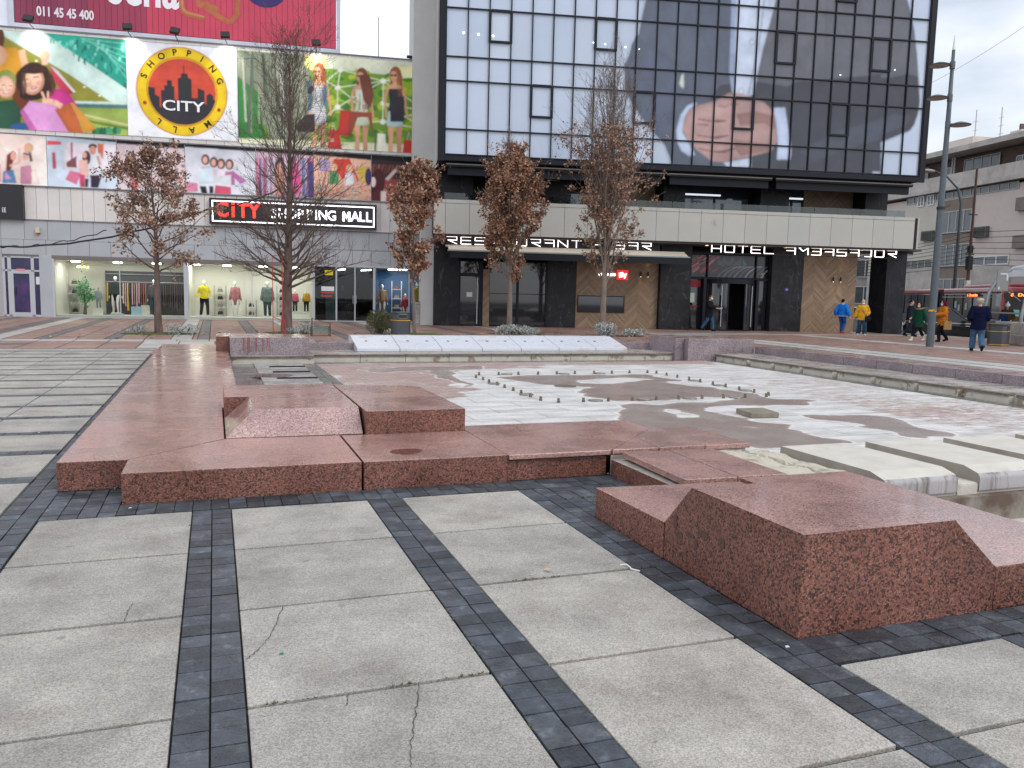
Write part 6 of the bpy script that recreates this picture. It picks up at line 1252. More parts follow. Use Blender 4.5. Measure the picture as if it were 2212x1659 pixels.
def gl(x0, x1, z0, z1, y=.12, nm='glass_panel', m=None): c = MB(); c.box(x0, x1, y, y+.02, z0, z1); return c.build(nm, m or M_DKGL, hotel)
# leftmost door and restaurant windows
gl(1.2, 2.2, 2.5, 3.1, .2); d_ = gl(1.25, 2.15, .06, 2.35, .1, 'door'); c = MB(); c.tube([(2.05, .02, .1), (2.05, .02, 2.3)], .022, 8); c.build('door_handle', M_ALU, d_); c = MB(); c.box(1.55, 1.82, .085, .095, 1.38, 1.6); c.build('notice', ink('c8d4c8'), d_)
c = MB(); c.box(1.14, 1.25, .0, .25, 0, 3.1); c.box(2.15, 2.32, 0, .25, 0, 3.1); c.box(1.25, 2.15, .02, .25, 2.35, 2.5); c.build('door_frame', M_BRONZE, hotel)
gl(2.66, 3.95, .08, 3.1); gl(4.05, 5.36, .08, 3.1)
c = MB(); c.box(2.63, 5.45, .05, .2, 0, .08); c.box(3.95, 4.05, .02, .2, .08, 3.1); c.box(5.36, 5.45, .02, .2, .08, 3.1); c.box(2.63, 5.45, .06, .2, 1.55, 1.58); c.build('window_frame', M_BRONZE, hotel)
# entrance with revolving door
gl(12.56, 13.25, .05, 2.5, .3); gl(16.12, 16.72, .05, 2.5, .3); 
c = MB(); c.box(12.53, 12.58, .2, .4, 0, 3.9); c.box(13.25, 13.4, -.1, .4, 0, 2.55); c.box(16.0, 16.14, -.1, .4, 0, 2.55); c.box(12.53, 16.75, .15, .4, 2.48, 2.60); c.box(13.5, 13.56, .18, .4, 2.6, 3.75); c.box(16.05, 16.1, .18, .4, 2.6, 3.75); c.box(12.53, 16.75, .15, .4, 3.72, 3.85); c.build('entrance_frame', M_BRONZE, hotel)
rv = MB(); rv.rings([(14.7, .45, 0, 1.28, 1.28), (14.7, .45, .05, 1.28, 1.28)], 32); rv.build('revolving_door_base', M_BRONZE, hotel); rv = MB(); rv.rings([(14.7, .45, 2.3, 1.30, 1.30), (14.7, .45, 2.52, 1.30, 1.30)], 32); rv.build('revolving_door_canopy', M_BRONZE, hotel)
for a0, a1 in ((200, 250), (-70, -20)):
    c = MB(); n = 8; c.add([(14.7+1.26*math.cos(R(a0+(a1-a0)*i/n)), .45+1.26*math.sin(R(a0+(a1-a0)*i/n)), z) for i in range(n+1) for z in (.05, 2.3)], [(2*i, 2*i+2, 2*i+3, 2*i+1) for i in range(n)]); c.build('revolving_door_glass', M_DKGL, hotel)
for a in (250, 290, 200, 340): c = MB(); x, y = 14.7+1.27*math.cos(R(a)), .45+1.27*math.sin(R(a)); c.box(x-.03, x+.03, y-.03, y+.03, 0.05, 2.3); c.build('revolving_door_post', M_BRONZE, hotel)
for x in (14.0, 15.55): c = MB(); c.tube([(x, -.62, .2), (x, -.62, 2.2)], .02, 6); c.build('door_handle', M_ALU, hotel)
# coloured art on the glass above the entrance
A = Art(crop(2400, 700, 900, 2133), HP, HA, d=-.3, y0=.29); A.clip = (12.6, 16.72, 2.62, 3.7)
A.poly('16161c', [(820, 700), (1640, 720), (1640, 1020), (820, 1020)])
rg = random.Random(77)
for k in range(34): y = 760+rg.uniform(0, 150); x = rg.uniform(850, 1060); A.line(rg.choice(['c83a50', '8a2434', 'e8a0ac', 'd8606c', '5a1c28']), [(x, y+30), (x+rg.uniform(50, 90), y+rg.uniform(-35, -5))], rg.uniform(3, 9))
for k in range(9): A.line(rg.choice(['b8c0cc', '8a94a0', '6a727c']), [(1110+k*52, 975), (1150+k*52, 920), (1240+k*48, 875), (1330+k*40, 868)], 7)
for k in range(26): x = 1120+k*8.5; A.line('70808a', [(x, 860-8*math.sin(k)), (x+5, 800+18*math.sin(k*.7))], 2.5)
A.poly('1f6a60', [(1350, 785), (1395, 855), (1355, 860)]).line('d8a040', [(1520, 940), (1545, 930)], 8)
A.build('glass_art', hotel, px=.02, rough=.15)
c = MB(); c.box(12.56, 12.95, .285, .295, 1.35, 1.82); c.build('notice', ink('b8ccb8'), hotel); c = MB(); c.box(17.45, 17.68, -.165, -.15, 2.0, 2.18); c.build('plaque', ink('2c3068'), hotel)
c = MB(); c.box(17.50, 17.63, -.17, -.165, 2.10, 2.12); c.box(17.52, 17.61, -.17, -.165, 2.05, 2.065); c.build('plaque_lettering', ink('c8c8d8'), hotel)
c = MB(); c.box(12.6, 13.2, .2, .28, 2.1, 2.45); c.box(12.6, 13.1, .2, .27, 1.1, 1.2); c.build('painted_red_reflection', ink('80222c'), hotel)  # reflection in the entrance glass, painted as solid red boards
# ceiling over the pavement, sign beam
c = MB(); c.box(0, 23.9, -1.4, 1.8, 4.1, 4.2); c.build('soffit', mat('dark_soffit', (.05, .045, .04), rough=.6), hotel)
c = MB(); c.box(.35, 10.6, -1.12, -1.04, 3.70, 4.12); c.build('sign_board', M_FASC, hotel)
for x in (13, 15, 17, 19, 21): 
    c = MB(); c.tube([(x, -.9, 4.08), (x, -.9, 4.10)], .07, 10); c.build('downlight', mat('downlight_warm', (1, .7, .4), em=(1, .6, .25), es=2.5), hotel)
# balcony band
c = MB(); w = 1.093
for k in range(22):
    x0 = -.13+w*k+(0 if k else 0); x0 = [-.13, .40][k] if k < 2 else .40+w*(k-1); x1 = .40 if k == 0 else x0+w
    if x0 > 23.6: break
    x1 = min(x1, 23.71); tint(c, .03, .01); c.box(x0+.008, x1-.008, -1.5, -1.35, 4.2, 5.55)
    tint(c, .03, .01); c.box(x0+.006, x1-.006, -1.51, -1.30, 5.565, 5.72)
for k in range(3): tint(c, .03, .01); c.box(23.56, 23.71, -1.34+k*1.1, -.26+k*1.1, 4.2, 5.72)
c.build('balcony_band', M_BEIGE, hotel, tint=True)
c = MB(); c.box(-.1, 23.6, -1.36, -1.30, 4.22, 5.70); c.box(-.1, 23.6, -1.3, 3.3, 4.2, 4.6); c.box(-.1, 23.6, -1.3, 3.3, 5.3, 5.4); c.box(-.12, -.02, -1.35, 1, 4.2, 5.7); c.build('balcony_slab', M_FASC, hotel)
for k in range(19):
    x0 = .35+1.19*k; c = MB(); c.box(x0+.01, x0+1.18, -1.25, -1.235, 5.7, 6.05); c.build('balcony_glass', GRAIL, hotel)
# recessed terrace floor
tw = [(.0, 1.9, 'm'), (1.9, 5.1, 'g'), (5.1, 6.6, 'm'), (6.6, 8.0, 'g'), (8.0, 11.0, 'w'), (11.0, 12.3, 'm'), (12.3, 16.0, 'g'), (16.0, 17.7, 'm'), (17.7, 18.9, 'g'), (18.9, 21.6, 'w'), (21.6, 23.0, 'm')]
for x0, x1, k in tw:
    if k == 'm': c = MB(); c.box(x0+.1, x1-.1, .2, 3.2, 5.4, 7.45); c.build('terrace_pier', M_MARB, hotel)
    elif k == 'w': chevron(x0, x1, 5.4, 7.3, 1.2, hotel)
    else:
        c = MB(); c.box(x0+.05, x1-.05, 1.35, 1.37, 5.4, 7.2); p_ = c.build('terrace_glass', mat('terrace_glass', (.10, .12, .14), rough=.05, spec=.8, metal=.3), hotel); c = MB()
        for x in (x0, (x0+x1)/2, x1): c.box(x-.04, x+.04, 1.28, 1.35, 5.4, 7.3)
        c.box(x0, x1, 1.28, 1.34, 6.62, 7.3); c.build('frame', M_BRONZE, p_)
c = MB(); c.box(0, 23.2, -1.2, 3.2, 7.35, 7.45); c.build('soffit', M_FASC, hotel)
for x0, x1 in ((.4, 10.6), (10.8, 15.9), (16.1, 23.2)):
    c = MB(); c.box(x0, x1, -1.36, -1.12, 7.20, 7.34); o = c.build('awning_case', M_FASC, hotel); c = MB(); c.box(x0, x1, -1.38, -1.36, 7.28, 7.33); c.build('pale_edge', mat('pale_edge', (.30, .28, .25), rough=.5), o)
    c = MB(); c.box(x0+.1, x1-.1, -1.2, -1.0, 6.85, 7.2); c.build('dark_valance', M_BRONZE, o)
for x in (12.4, 17.8): c = MB(); c.box(x, x+(1.9 if x < 15 else .9), .9, 1.0, 6.66, 6.74); c.build('strip_light', mat('strip_light', (.7, .7, .75), em=(.8, .85, 1), es=.7), hotel)
# the glass curtain with its printed banner
GX = [.335+.9575*k for k in range(25)]; GZ = [7.70, 8.80, 10.88, 11.91, 13.97, 14.98, 17.05, 18.08, 20.15]
M_PANES = [mat('printed_pane_%s' % q_, srgb(q_), rough=.07, spec=.7, var=.05, vs=.35) for q_ in ('bcc9dd', 'b8c5d8', 'c2cee0', 'b4c2d6')]; M_PANE = M_PANES[0]; CM = MB(); yf = -1.5
def mull(x0, x1, z0, z1, d=.07): CM.box(x0, x1, yf-d, yf, z0, z1)
for k, x in enumerate(GX): mull(x-.022, x+.022, 7.58, GZ[-1])
for z in GZ: mull(GX[0], GX[-1], z-.026, z+.026, .066)
mull(.02, GX[0]-.028, 7.4, GZ[-1], .10); mull(GX[-1]+.028, 23.62, 7.4, GZ[-1], .10); mull(.03, 23.6, 7.42, 7.64, .098)
OPEN = {(2, 3): 12.64, (7, 3): 12.62, (4, 1): 9.51, (9, 1): 9.5, (16, 3): 12.55, (14, 1): 9.48, (19, 1): 9.42, (19, 5): 15.52, (21, 3): 12.5, (5, 5): 15.7, (11, 5): 15.6}
for (i, j), z in OPEN.items():
    x0, x1, z1 = GX[i], GX[i+1], GZ[j+1]
    mull(x0-.05, x0+.06, z-.03, z1, .085); mull(x1-.06, x1+.05, z-.03, z1, .085); mull(x0+.06, x1-.06, z-.045, z+.045, .085); mull(x0+.06, x1-.06, z1-.06, z1+.04, .085)
CM.build('mullion_grid', M_BRONZE, hotel)
rg = random.Random(2); rest = MB(); cnt = 0
cells = sorted([(j, i) for j in range(8) for i in range(24)])
for j, i in cells:
    mb = MB() if cnt < 100 else rest; ty = rg.uniform(-.010, .010); 
    mb.add([(GX[i], yf+.02+rg.uniform(-.003, .003), GZ[j]), (GX[i+1], yf+.02+rg.uniform(-.003, .003), GZ[j]), (GX[i+1], yf+.02, GZ[j+1]), (GX[i], yf+.02+ty, GZ[j+1])], [(0, 1, 2, 3)])
    if cnt < 100: mb.build('window_pane', rg.choice(M_PANES), hotel)
    cnt += 1
o = rest.build('window_panes', M_PANE, hotel); o['kind'] = 'stuff'
A = Art(None, HP, HA, d=1.5, y0=yf+.008)
cA = crop(1650, 0, 1024, 2212); cB = crop(2500, 0, 1024, 2212); cC2 = crop(3300, 0, 796, 1719)
def PB(cr, P): return [wall_at(*cr(*p), A.P, HA) for p in P]
def ap(h, P): A.poly(h, P, raw=True)
A.clip = (GX[0], GX[-1], 7.64, 20.1)
def sheen(name, c, r=.12): return c
J1, J2, J3 = sheen('print_jacket', '525b6c'), sheen('print_jacket_dark', '343843'), sheen('print_jacket_mid', '5c5f68')
jl = PB(cB, [(180, 0), (150, 130), (120, 290), (60, 380), (40, 470), (0, 560), (0, 760), (60, 890), (110, 960), (180, 1060), (270, 1170), (340, 1240), (400, 1330), (415, 1430)])
ap(J1, PB(cB, [(205, -420)])+jl+PB(cB, [(1000, 1460), (1000, -420)]))
ap(J1, PB(cB, [(880, -420)])+PB(cB, [(880, 1455)])+PB(cC2, [(410, 1510), (395, 1255), (520, 1210), (640, 1160), (730, 1125), (770, 1070), (800, 980), (818, 880), (812, 740), (795, 480), (770, 250), (735, 80), (690, -60), (600, -300)]))
ap(J3, PB(cB, [(1300, -100), (2212, -100), (2212, 600), (1900, 720), (1600, 740), (1400, 760), (1180, 700), (1130, 600)])+[]) ; ap(J3, PB(cC2, [(0, -60), (700, -60), (760, 250), (790, 480), (800, 660), (720, 640), (560, 670), (400, 680), (200, 710), (0, 690)]))
# sleeve, left
ap(sheen('print_sleeve', '4e596d'), PB(cB, [(100, 300), (470, 560), (560, 760), (440, 900), (430, 1100), (480, 1300), (600, 1400), (415, 1430), (340, 1240), (180, 1060), (60, 890), (0, 760), (0, 560), (40, 470)]))
ap(J2, PB(cB, [(730, 850), (830, 730), (930, 720), (940, 800), (850, 830), (760, 870)]))
ap(J2, PB(cB, [(1130, 700), (1400, 745), (1500, 700), (1640, 700), (1700, 690), (2212, 640), (2212, 1480), (1100, 1460), (1100, 860)])); ap(J2, PB(cC2, [(0, 690), (200, 710), (400, 680), (560, 670), (720, 640), (800, 660), (818, 880), (800, 980), (770, 1070), (730, 1125), (520, 1210), (395, 1255), (410, 1510), (0, 1490)]))
ap(sheen('print_fold', '404857'), PB(cB, [(1500, 1300), (1800, 1150), (2212, 1080), (2212, 1200), (1900, 1290), (1640, 1400)])); ap(sheen('print_fold', '404857'), PB(cC2, [(0, 1140), (300, 1080), (600, 980), (740, 1000), (700, 1080), (400, 1200), (100, 1290), (0, 1300)]))
# shirt
SH_ = sheen('print_shirt', 'c0cce0'); ap(SH_, PB(cB, [(935, -420), (920, 300), (905, 600), (930, 800), (1030, 830), (1110, 820), (1150, 620), (1200, 400), (1300, 20), (1400, -420)]))
ap(sheen('print_shirt_edge', '93a6c4'), PB(cB, [(935, -420), (905, 640), (925, 790), (950, 700), (950, 400), (980, -420)]))
def li(h, P, w):
    q = PB(cB, P)
    for a, b_ in zip(q, q[1:]):
        a, b_ = Vector((*a, 0)), Vector((*b_, 0)); d = (b_-a).normalized(); n = Vector((-d.y, d.x, 0))*w/2; ap(h, [tuple((a+n)[:2]), tuple((b_+n)[:2]), tuple((b_-n)[:2]), tuple((a-n)[:2])])
li(sheen('print_seam', '6a7890'), [(1215, -100), (1170, 300), (1120, 560), (1070, 810)], .04)
def el(h, cx, cy, rx, ry, n=20): ap(h, PB(cB, [(cx+rx*math.cos(2*PI*i/n), cy+ry*math.sin(2*PI*i/n)) for i in range(n)]))
for x, y in ((1098, 362), (1005, 785)): el(sheen('print_button_edge', '98a4b8'), x, y, 27, 26); el(sheen('print_button', 'ccd6e6'), x, y, 22, 21)
ap(sheen('print_scrap', 'c8ccc4'), PB(cB, [(470, 720), (490, 640), (510, 630), (512, 762), (490, 755)]))
ap(SH_, PB(cB, [(850, 1400), (1080, 1360), (1090, 1440), (880, 1436)]))
# cuffs and clasped hands
ap(sheen('print_cuff', 'bccbe6'), PB(cB, [(600, 880), (540, 910), (480, 990), (445, 1120), (450, 1220), (490, 1300), (560, 1345), (610, 1335), (560, 1240), (500, 1140), (520, 1010), (560, 940), (630, 895)]))
ap(sheen('print_cuff', 'bccbe6'), PB(cB, [(1280, 928), (1385, 925), (1410, 1100), (1438, 1290), (1430, 1375), (1315, 1375), (1320, 1200), (1300, 1060)]))
SK1, SK2, SK3 = sheen('print_skin', 'b08e8a', .2), sheen('print_skin_shade', '94706a', .2), sheen('print_skin_crease', '6a4c4a', .2)
ap(SK1, PB(cB, [(640, 905), (790, 870), (900, 800), (1020, 810), (1110, 850), (1200, 880), (1280, 950), (1310, 1080), (1320, 1220), (1270, 1300), (1120, 1340), (980, 1370), (860, 1395), (750, 1390), (700, 1350), (620, 1290), (530, 1190), (500, 1110), (520, 1010), (570, 940)]))
ap(SK2, PB(cB, [(960, 980), (1130, 960), (1290, 1000), (1310, 1120), (1200, 1060), (1000, 1080)])); ap(sheen('print_skin_light', 'bd9c96', .2), PB(cB, [(640, 925), (790, 900), (880, 960), (800, 1000), (640, 1010)]))
ap(SK2, PB(cB, [(940, 1200), (1260, 1240), (1240, 1300), (1000, 1340), (960, 1290)])); ap(SK1, PB(cB, [(800, 860), (900, 850), (980, 890), (890, 920), (820, 910)]))
for P in ([(630, 1025), (760, 1045), (880, 1042)], [(620, 1165), (760, 1185), (895, 1168)], [(640, 1280), (800, 1312), (960, 1278)], [(810, 912), (870, 922), (900, 900), (990, 895)], [(930, 810), (850, 835)], [(620, 1070), (720, 1078)]): li(SK3, P, .055 if P[0][0] < 700 and P[0][1] > 1020 else .03)
ap(SK3, PB(cB, [(760, 1040), (800, 1030), (875, 1042), (800, 1055)])); ap(SK3, PB(cB, [(740, 1185), (820, 1175), (895, 1168), (800, 1196)])); ap(SK3, PB(cB, [(760, 1305), (860, 1300), (955, 1278), (860, 1318)]))
ap(sheen('print_pocket', '5b4a48'), PB(cB, [(1180, 1450), (1190, 1446), (1230, 1452), (1230, 1460)]))
A.build('banner_print', hotel, px=.045, rough=.10, alpha=True, base=srgb('bcc9dd'), shade=.16, grain=.03)
# a few lamps seen through the panes are switched on
for s, z in ((1.0+.1, 12.95), (1.75, 12.92), (2.4, 12.9), (7.5, 12.87), (6.95, 12.9), (8.45, 12.8), (9.1, 12.75), (18.95, 12.2), (21.7, 12.6)):
    c = MB(); r_ = .045 if s < 3 else .028; c.tube([(s, yf-.004, z), (s, yf+.004, z)], r_, 10); c.build('window_lamp', mat('window_lamp', (1, .95, .85), em=(1, .93, .8), es=3), hotel)
# ------------------------------------------------------------------ illuminated lettering built from strokes
def ht(name, label, cat, group=None): return thing(name, label, cat, (*HP, 0), HA, group)
G_ = {'R': [[(0, 1), (1, 1), (1, .52), (.12, .52), (1, 0)]], 'E': [[(1, 1), (.06, 1), (0, .9), (0, .1), (.06, 0), (1, 0)], [(0, .5), (.95, .5)]], 'S': [[(1, 1), (.05, 1), (0, .9), (0, .52), (1, .52), (1, .08), (.95, 0), (0, 0)]], 'T': [[(0, 1), (1, 1)], [(.5, 1), (.5, 0)]],
 'A': [[(0, 1), (.92, 1), (1, .9), (1, 0)], [(.08, .52), (1, .52)]], 'U': [[(0, 1), (0, .08), (.06, 0), (.94, 0), (1, .08), (1, 1)]], 'N': [[(0, 0), (0, .98), (1, .02), (1, 1)]], 'B': [[(0, 1), (.94, 1), (1, .9), (1, .08), (.94, 0), (0, 0)], [(.1, .52), (1, .52)]], '-': [[(.1, .5), (.75, .5)]],
 'H': [[(0, 1), (0, 0)], [(1, 1), (1, 0)], [(0, .5), (1, .5)]], 'O': [[(0, .08), (0, .92), (.06, 1), (.94, 1), (1, .92), (1, .08), (.94, 0), (.06, 0), (0, .08)]], 'L': [[(0, 1), (0, .08), (.06, 0), (1, 0)]], 'M': [[(0, .98), (.45, .5), (1, .98), (1, 0)], [(0, .98), (.18, .98)]], 'D': [[(0, 1), (.94, 1), (1, .9), (1, .08), (.94, 0), (.3, 0)]]}
M_NEON = mat('letter_lit', (1, .93, .9), em=(1, .92, .9), es=1.4)
def letters(root, txt, x0, x1, z0, h, y):
    wd = {' ': .55, '-': .8}; u = [wd.get(ch, 1) for ch in txt]; gap = .42; tot = sum(u)+gap*(len(txt)-1); k = (x1-x0)/tot; x = x0; t = .016
    for ch, w in zip(txt, u):
        if ch != ' ':
            c = MB()
            for st_ in G_[ch]:
                q = [Vector((x+p[0]*w*k, 0, z0+p[1]*h)) for p in st_]
                for i, (a, b_) in enumerate(zip(q, q[1:])):
                    d = (b_-a).normalized(); n = Vector((-d.z, 0, d.x))*t; a2, b2 = a-d*t*.9, b_+d*t*.9; yo = y+.001*i
                    P_ = [a2+n, b2+n, b2-n, a2-n]; c.add([(p.x, yo-.03, p.z) for p in P_]+[(p.x, yo+.03, p.z) for p in P_], [(0, 1, 2, 3), (7, 6, 5, 4), (0, 4, 5, 1), (1, 5, 6, 2), (2, 6, 7, 3), (3, 7, 4, 0)])
            c.build('letter', M_NEON, root)
        x += (w+gap)*k
s_ = ht('restaurant_sign', 'lit white letters RESTAURANT - BAR above the beige awning', 'sign'); letters(s_, 'RESTAURANT - BAR', .5, 10.13, 3.78, .32, -1.18)
s_ = ht('hotel_sign', 'lit white letters HOTEL AMBASADOR under the beige balcony band', 'sign'); letters(s_, 'HOTEL AMBASADOR', 13.13, 22.68, 3.78, .33, -1.2)
c = MB(); c.box(13.1, 22.7, -1.15, -1.12, 3.72, 3.75); c.box(13.1, 22.7, -1.15, -1.12, 4.05, 4.08); c.build('rail', M_FASC, s_)
aw = ht('awning', 'long beige awning with dark front valance over the restaurant front', 'awning')
c = MB(); n = 20; c.add([(.55+11.25*i/n, y, z+(.008 if i % 4 == 0 else 0)) for i in range(n+1) for y, z in ((-1.15, 3.69), (-1.78, 3.46))], [(2*i, 2*i+2, 2*i+3, 2*i+1) for i in range(n)]); c.build('fabric', mat('awning_fabric', (.50, .43, .34), rough=.8, var=.06, vs=3), aw)
c = MB(); c.box(.5, 11.85, -1.84, -1.78, 3.42, 3.48); c.build('front_bar', mat('bar_grey', (.20, .24, .24), rough=.4), aw); c = MB(); c.box(.6, 11.8, -1.82, -1.80, 3.12, 3.42); c.build('valance', M_BRONZE, aw)
c = MB(); c.tube([(.45, -1.15, 3.68), (11.8, -1.15, 3.68)], .05, 8); c.build('roller', mat('roller_beige', (.45, .42, .38), rough=.5), aw)
for x in (.4, 6, 11.5): c = MB(); c.tube([(x+.1, -.1, 3.3), (x+.15, -1.78, 3.44)], .02, 6); c.build('arm', M_BLK, aw)
cf = ht('cafe_sign', 'red lit square cafe sign with white script on the timber wall', 'sign')
c = MB(); c.box(8.85, 9.38, -.12, .02, 2.36, 2.84); c.build('red_box', mat('lit_box_red', (.6, .03, .03), em=(.9, .04, .04), es=.55), cf)
c = MB(); put_text(c, 'illy', 9.11, 2.6, .34, -.13, bold=.006, depth=.02, w=.4, rot=.15); c.build('lettering', M_LEDW, cf); c = MB(); put_text(c, 'espresso', 8.35, 2.62, .24, -.06, bold=.01, depth=.02, w=.85); c.build('lettering', M_LEDW, cf)
M_WARM = mat('warm_glow', (1, .8, .5), em=(1, .7, .35), es=6)
for k, (x, d0, lab) in enumerate([(10.03, .0, 'left one beside the red cafe sign'), (10.40, .0, 'right one beside the red cafe sign'), (20.05, .07, 'left one on the timber wall behind the couple'), (20.45, .07, 'right one on the timber wall behind the couple')]):
    f = thing('wall_lamp', 'black cylinder wall lamp, '+lab, 'wall lamp', hloc(x, d0), HA, 'black wall lamps on the timber walls')
    c = MB(); c.tube([(0, -.07, 2.54), (0, -.07, 2.78)], .035, 12); c.box(-.015, .015, -.05, .02, 2.62, 2.70); c.build('lamp_body', M_BLK, f); c = MB(); c.tube([(0, -.07, 2.535), (0, -.07, 2.541)], .026, 10); c.build('bulb', M_WARM, f)
    for dz, rx in ((-.02, 0), (.30 if k in (1, 3) else -.02, PI)):
        if dz > 0 or rx == 0:
            ld = bpy.data.lights.new('lamp_light', 'SPOT'); ld.energy = 9; ld.spot_size = R(75); ld.spot_blend = .8; ld.color = (1, .72, .38); ld.shadow_soft_size = .02
            q = bpy.data.objects.new('lamp_beam', ld); COL.objects.link(q); q.parent = f; q.location = (0, -.07, 2.66+(.14 if rx else -.14)); q.rotation_euler = (rx-(.22 if not rx else -.22), 0, 0)
f = thing('bracket', 'thin white bent bracket sticking out of the balcony band', 'bracket', hloc(13.1, 1.52), HA); c = MB(); c.tube([(-.15, -.02, 5.15), (.05, -.1, 5.35), (.05, -.02, 5.0)], .018, 5); c.build('rod', ink('d0d0c8'), f)
f = thing('surveillance_camera', 'black camera under the right end of the beige balcony band', 'camera', hloc(23.3, 1.2), HA); c = MB(); c.box(-.1, .25, -.06, .06, 3.95, 4.06); c.build('housing', M_BLK, f); c = MB(); c.tube([(0, 0, 4.05), (0, 0, 4.2)], .02, 6); c.build('bracket', M_BLK, f)
f = thing('red_decoration', 'red ribbon-like decoration behind the terrace glass at the right', 'decoration', hloc(19.1, -.2), HA); c = MB(); c.add([(0, 0, 6.0), (.18, 0, 6.0), (.45, 0, 5.5), (.30, 0, 5.5)], [(0, 1, 2, 3)]); c.add([(.5, 0, 6.0), (.68, 0, 6.0), (.95, 0, 5.5), (.8, 0, 5.5)], [(0, 1, 2, 3)]); c.add([(.45, .01, 5.5), (.3, .01, 5.5), (.5, .01, 6.0), (.62, .01, 6.0)], [(0, 1, 2, 3)])
o = c.build('ribbon', ink('a8342c'), f); sm_ = o.modifiers.new('thick', 'SOLIDIFY'); sm_.thickness = .03
# ------------------------------------------------------------------ apartment house across the street (x along its front, receding)
AQ = R(80.4); AP0 = (60.2, 52.5); GZS = -.37
apt = thing('apartment_house', 'weathered beige apartment house with brown stair strip across the street', 'building', (*AP0, 0), AQ)
# local: x = away from the square's right, -y = towards the street (local +y points left/away -> building body on the far side is -y)
SY = -1   # body lies at negative y
def abox(c, x0, x1, d0, d1, z0, z1, mi=None): c.box(x0, x1, min(-d0, -d1), max(-d0, -d1), z0, z1, mi)   # d>0 goes into the body, d<0 towards the street
M_AW = mat('apt_plaster', (.64, .57, .53), rough=.9, var=.10, vs=.6); stains(M_AW, .6, .5, .75, (.72, .70, .68)); M_AB = mat('apt_brown', (.24, .19, .155), rough=.85, var=.12, vs=1.5); M_AD = mat('apt_concrete', (.48, .45, .42), rough=.9, var=.18, vs=1.0); stains(M_AD, 1.1, .5, .75, (.74, .72, .70), 0., .5)
M_AG = mat('apt_glass', (.10, .125, .14), rough=.12, spec=.6, var=.3, vs=.7); M_AF = mat('apt_frame', (.50, .50, .48), rough=.6); M_AWF = mat('apt_white_frame', (.75, .76, .76), rough=.5); M_BRK = mat('brown_brick', (.13, .085, .07), rough=.9, var=.2, vs=3)
c = MB(); abox(c, -14, 14, .0, 12, GZS, 11.1, 0); c.build('wall', M_AW, apt)
c = MB(); abox(c, -30, -4.83, .9, 12, GZS, 14.3, 0); abox(c, -14, 14, 1.6, 12, 11.1, 14.4, 0); c.build('brick_wall', M_BRK, apt)
c = MB(); abox(c, -30, 14.4, -.5, 12, 14.5, 14.95); abox(c, -30, 14.2, -.25, .1, 11.7, 12.75); abox(c, -30, 14.2, -.55, 1.7, 11.35, 11.7); c.build('concrete_band', M_AD, apt)
ro = MB(); abox(ro, 3.2, 6.5, 2, 6, 14.95, 16.2); abox(ro, -1.0, 2.0, 3, 7, 14.95, 15.7); abox(ro, -2.2, -3.4, 1.0, 3, 14.95, 15.5); o = ro.build('roof_house', M_AW, apt)
c = MB(); abox(c, -2.9, -3.1, 1.2, 1.5, 15.5, 16.0); c.build('chimney', M_BRK, o)
# top storey glazing behind the parapet
def win(x0, x1, z0, z1, n, d=-.02, fm=M_AF, t=.06, name='window'):
    c = MB(); abox(c, x0, x1, d, d+.05, z0, z1); w = c.build(name, M_AG, apt); c = MB()
    for k in range(n+1): x = x0+(x1-x0)*k/n; abox(c, x-t/2, x+t/2, d-.05, d, z0, z1)
    abox(c, x0, x1, d-.045, d, z0-t, z0); abox(c, x0, x1, d-.045, d, z1, z1+t); c.build('frame', fm, w); return w
win(-.8, 3.3, 12.7, 14.1, 4, d=1.5); win(5.0, 5.9, 12.7, 13.7, 1, d=1.5, fm=M_AWF); win(-3.85, -2.6, 12.8, 13.5, 2, d=1.5, fm=M_AWF); win(8, 12, 12.7, 14.1, 4, d=1.5); win(-12, -6, 12.7, 14.1, 4, d=.8)
c = MB()
for x in (4.2, 4.5): abox(c, x, x+.08, 1.2, 1.3, 12.7, 14.5)
c.build('downpipe', M_AWF, apt)
win(3.7, 8.6, 10.75, 11.25, 5); win(-4.8, 3.5, 10.72, 11.2, 8, t=.05)
win(6.2, 7.0, 10.45, 11.2, 2, d=-.05, fm=M_AWF, t=.1); win(4.9, 5.7, 10.45, 11.2, 2, d=-.05, fm=M_AWF, t=.1)
# brown stair strip with three tall windows
c = MB(); abox(c, -.12, 3.62, -.06, .02, 3.2, 10.55); c.build('stair_strip', M_AB, apt)
for z0, z1 in ((7.75, 9.5), (4.87, 6.62), (1.9, 3.66)): win(-.08, 3.55, z0, z1, 4, d=-.12, t=.07)
win(4.5, 8.3, 4.8, 5.45, 4, fm=M_AF); win(-4.4, -.55, 4.87, 5.45, 3, fm=M_AWF, t=.1); win(-10, -5.4, 8, 10, 3, d=.85); win(-10, -5.4, 4.6, 6.4, 3, d=.85)
c = MB(); abox(c, -4.8, 14, -.05, .02, GZS, 4.65); c.build('grey_base', M_AD, apt); c = MB(); abox(c, 3.75, 14, -.02, .02, 4.65, 10.4); c.build('pale_panel', mat('apt_light', (.58, .55, .48), rough=.9, var=.06, vs=.8), apt)
for z in (8.9, 6.0): c = MB(); abox(c, -14, -4.9, -.3, .9, z, z+.25); abox(c, -14, -4.9, -.3, -.2, z+.25, z+1.0); c.build('balcony', mat('balcony_grey', (.22, .19, .17), rough=.9, var=.2, vs=2), apt)
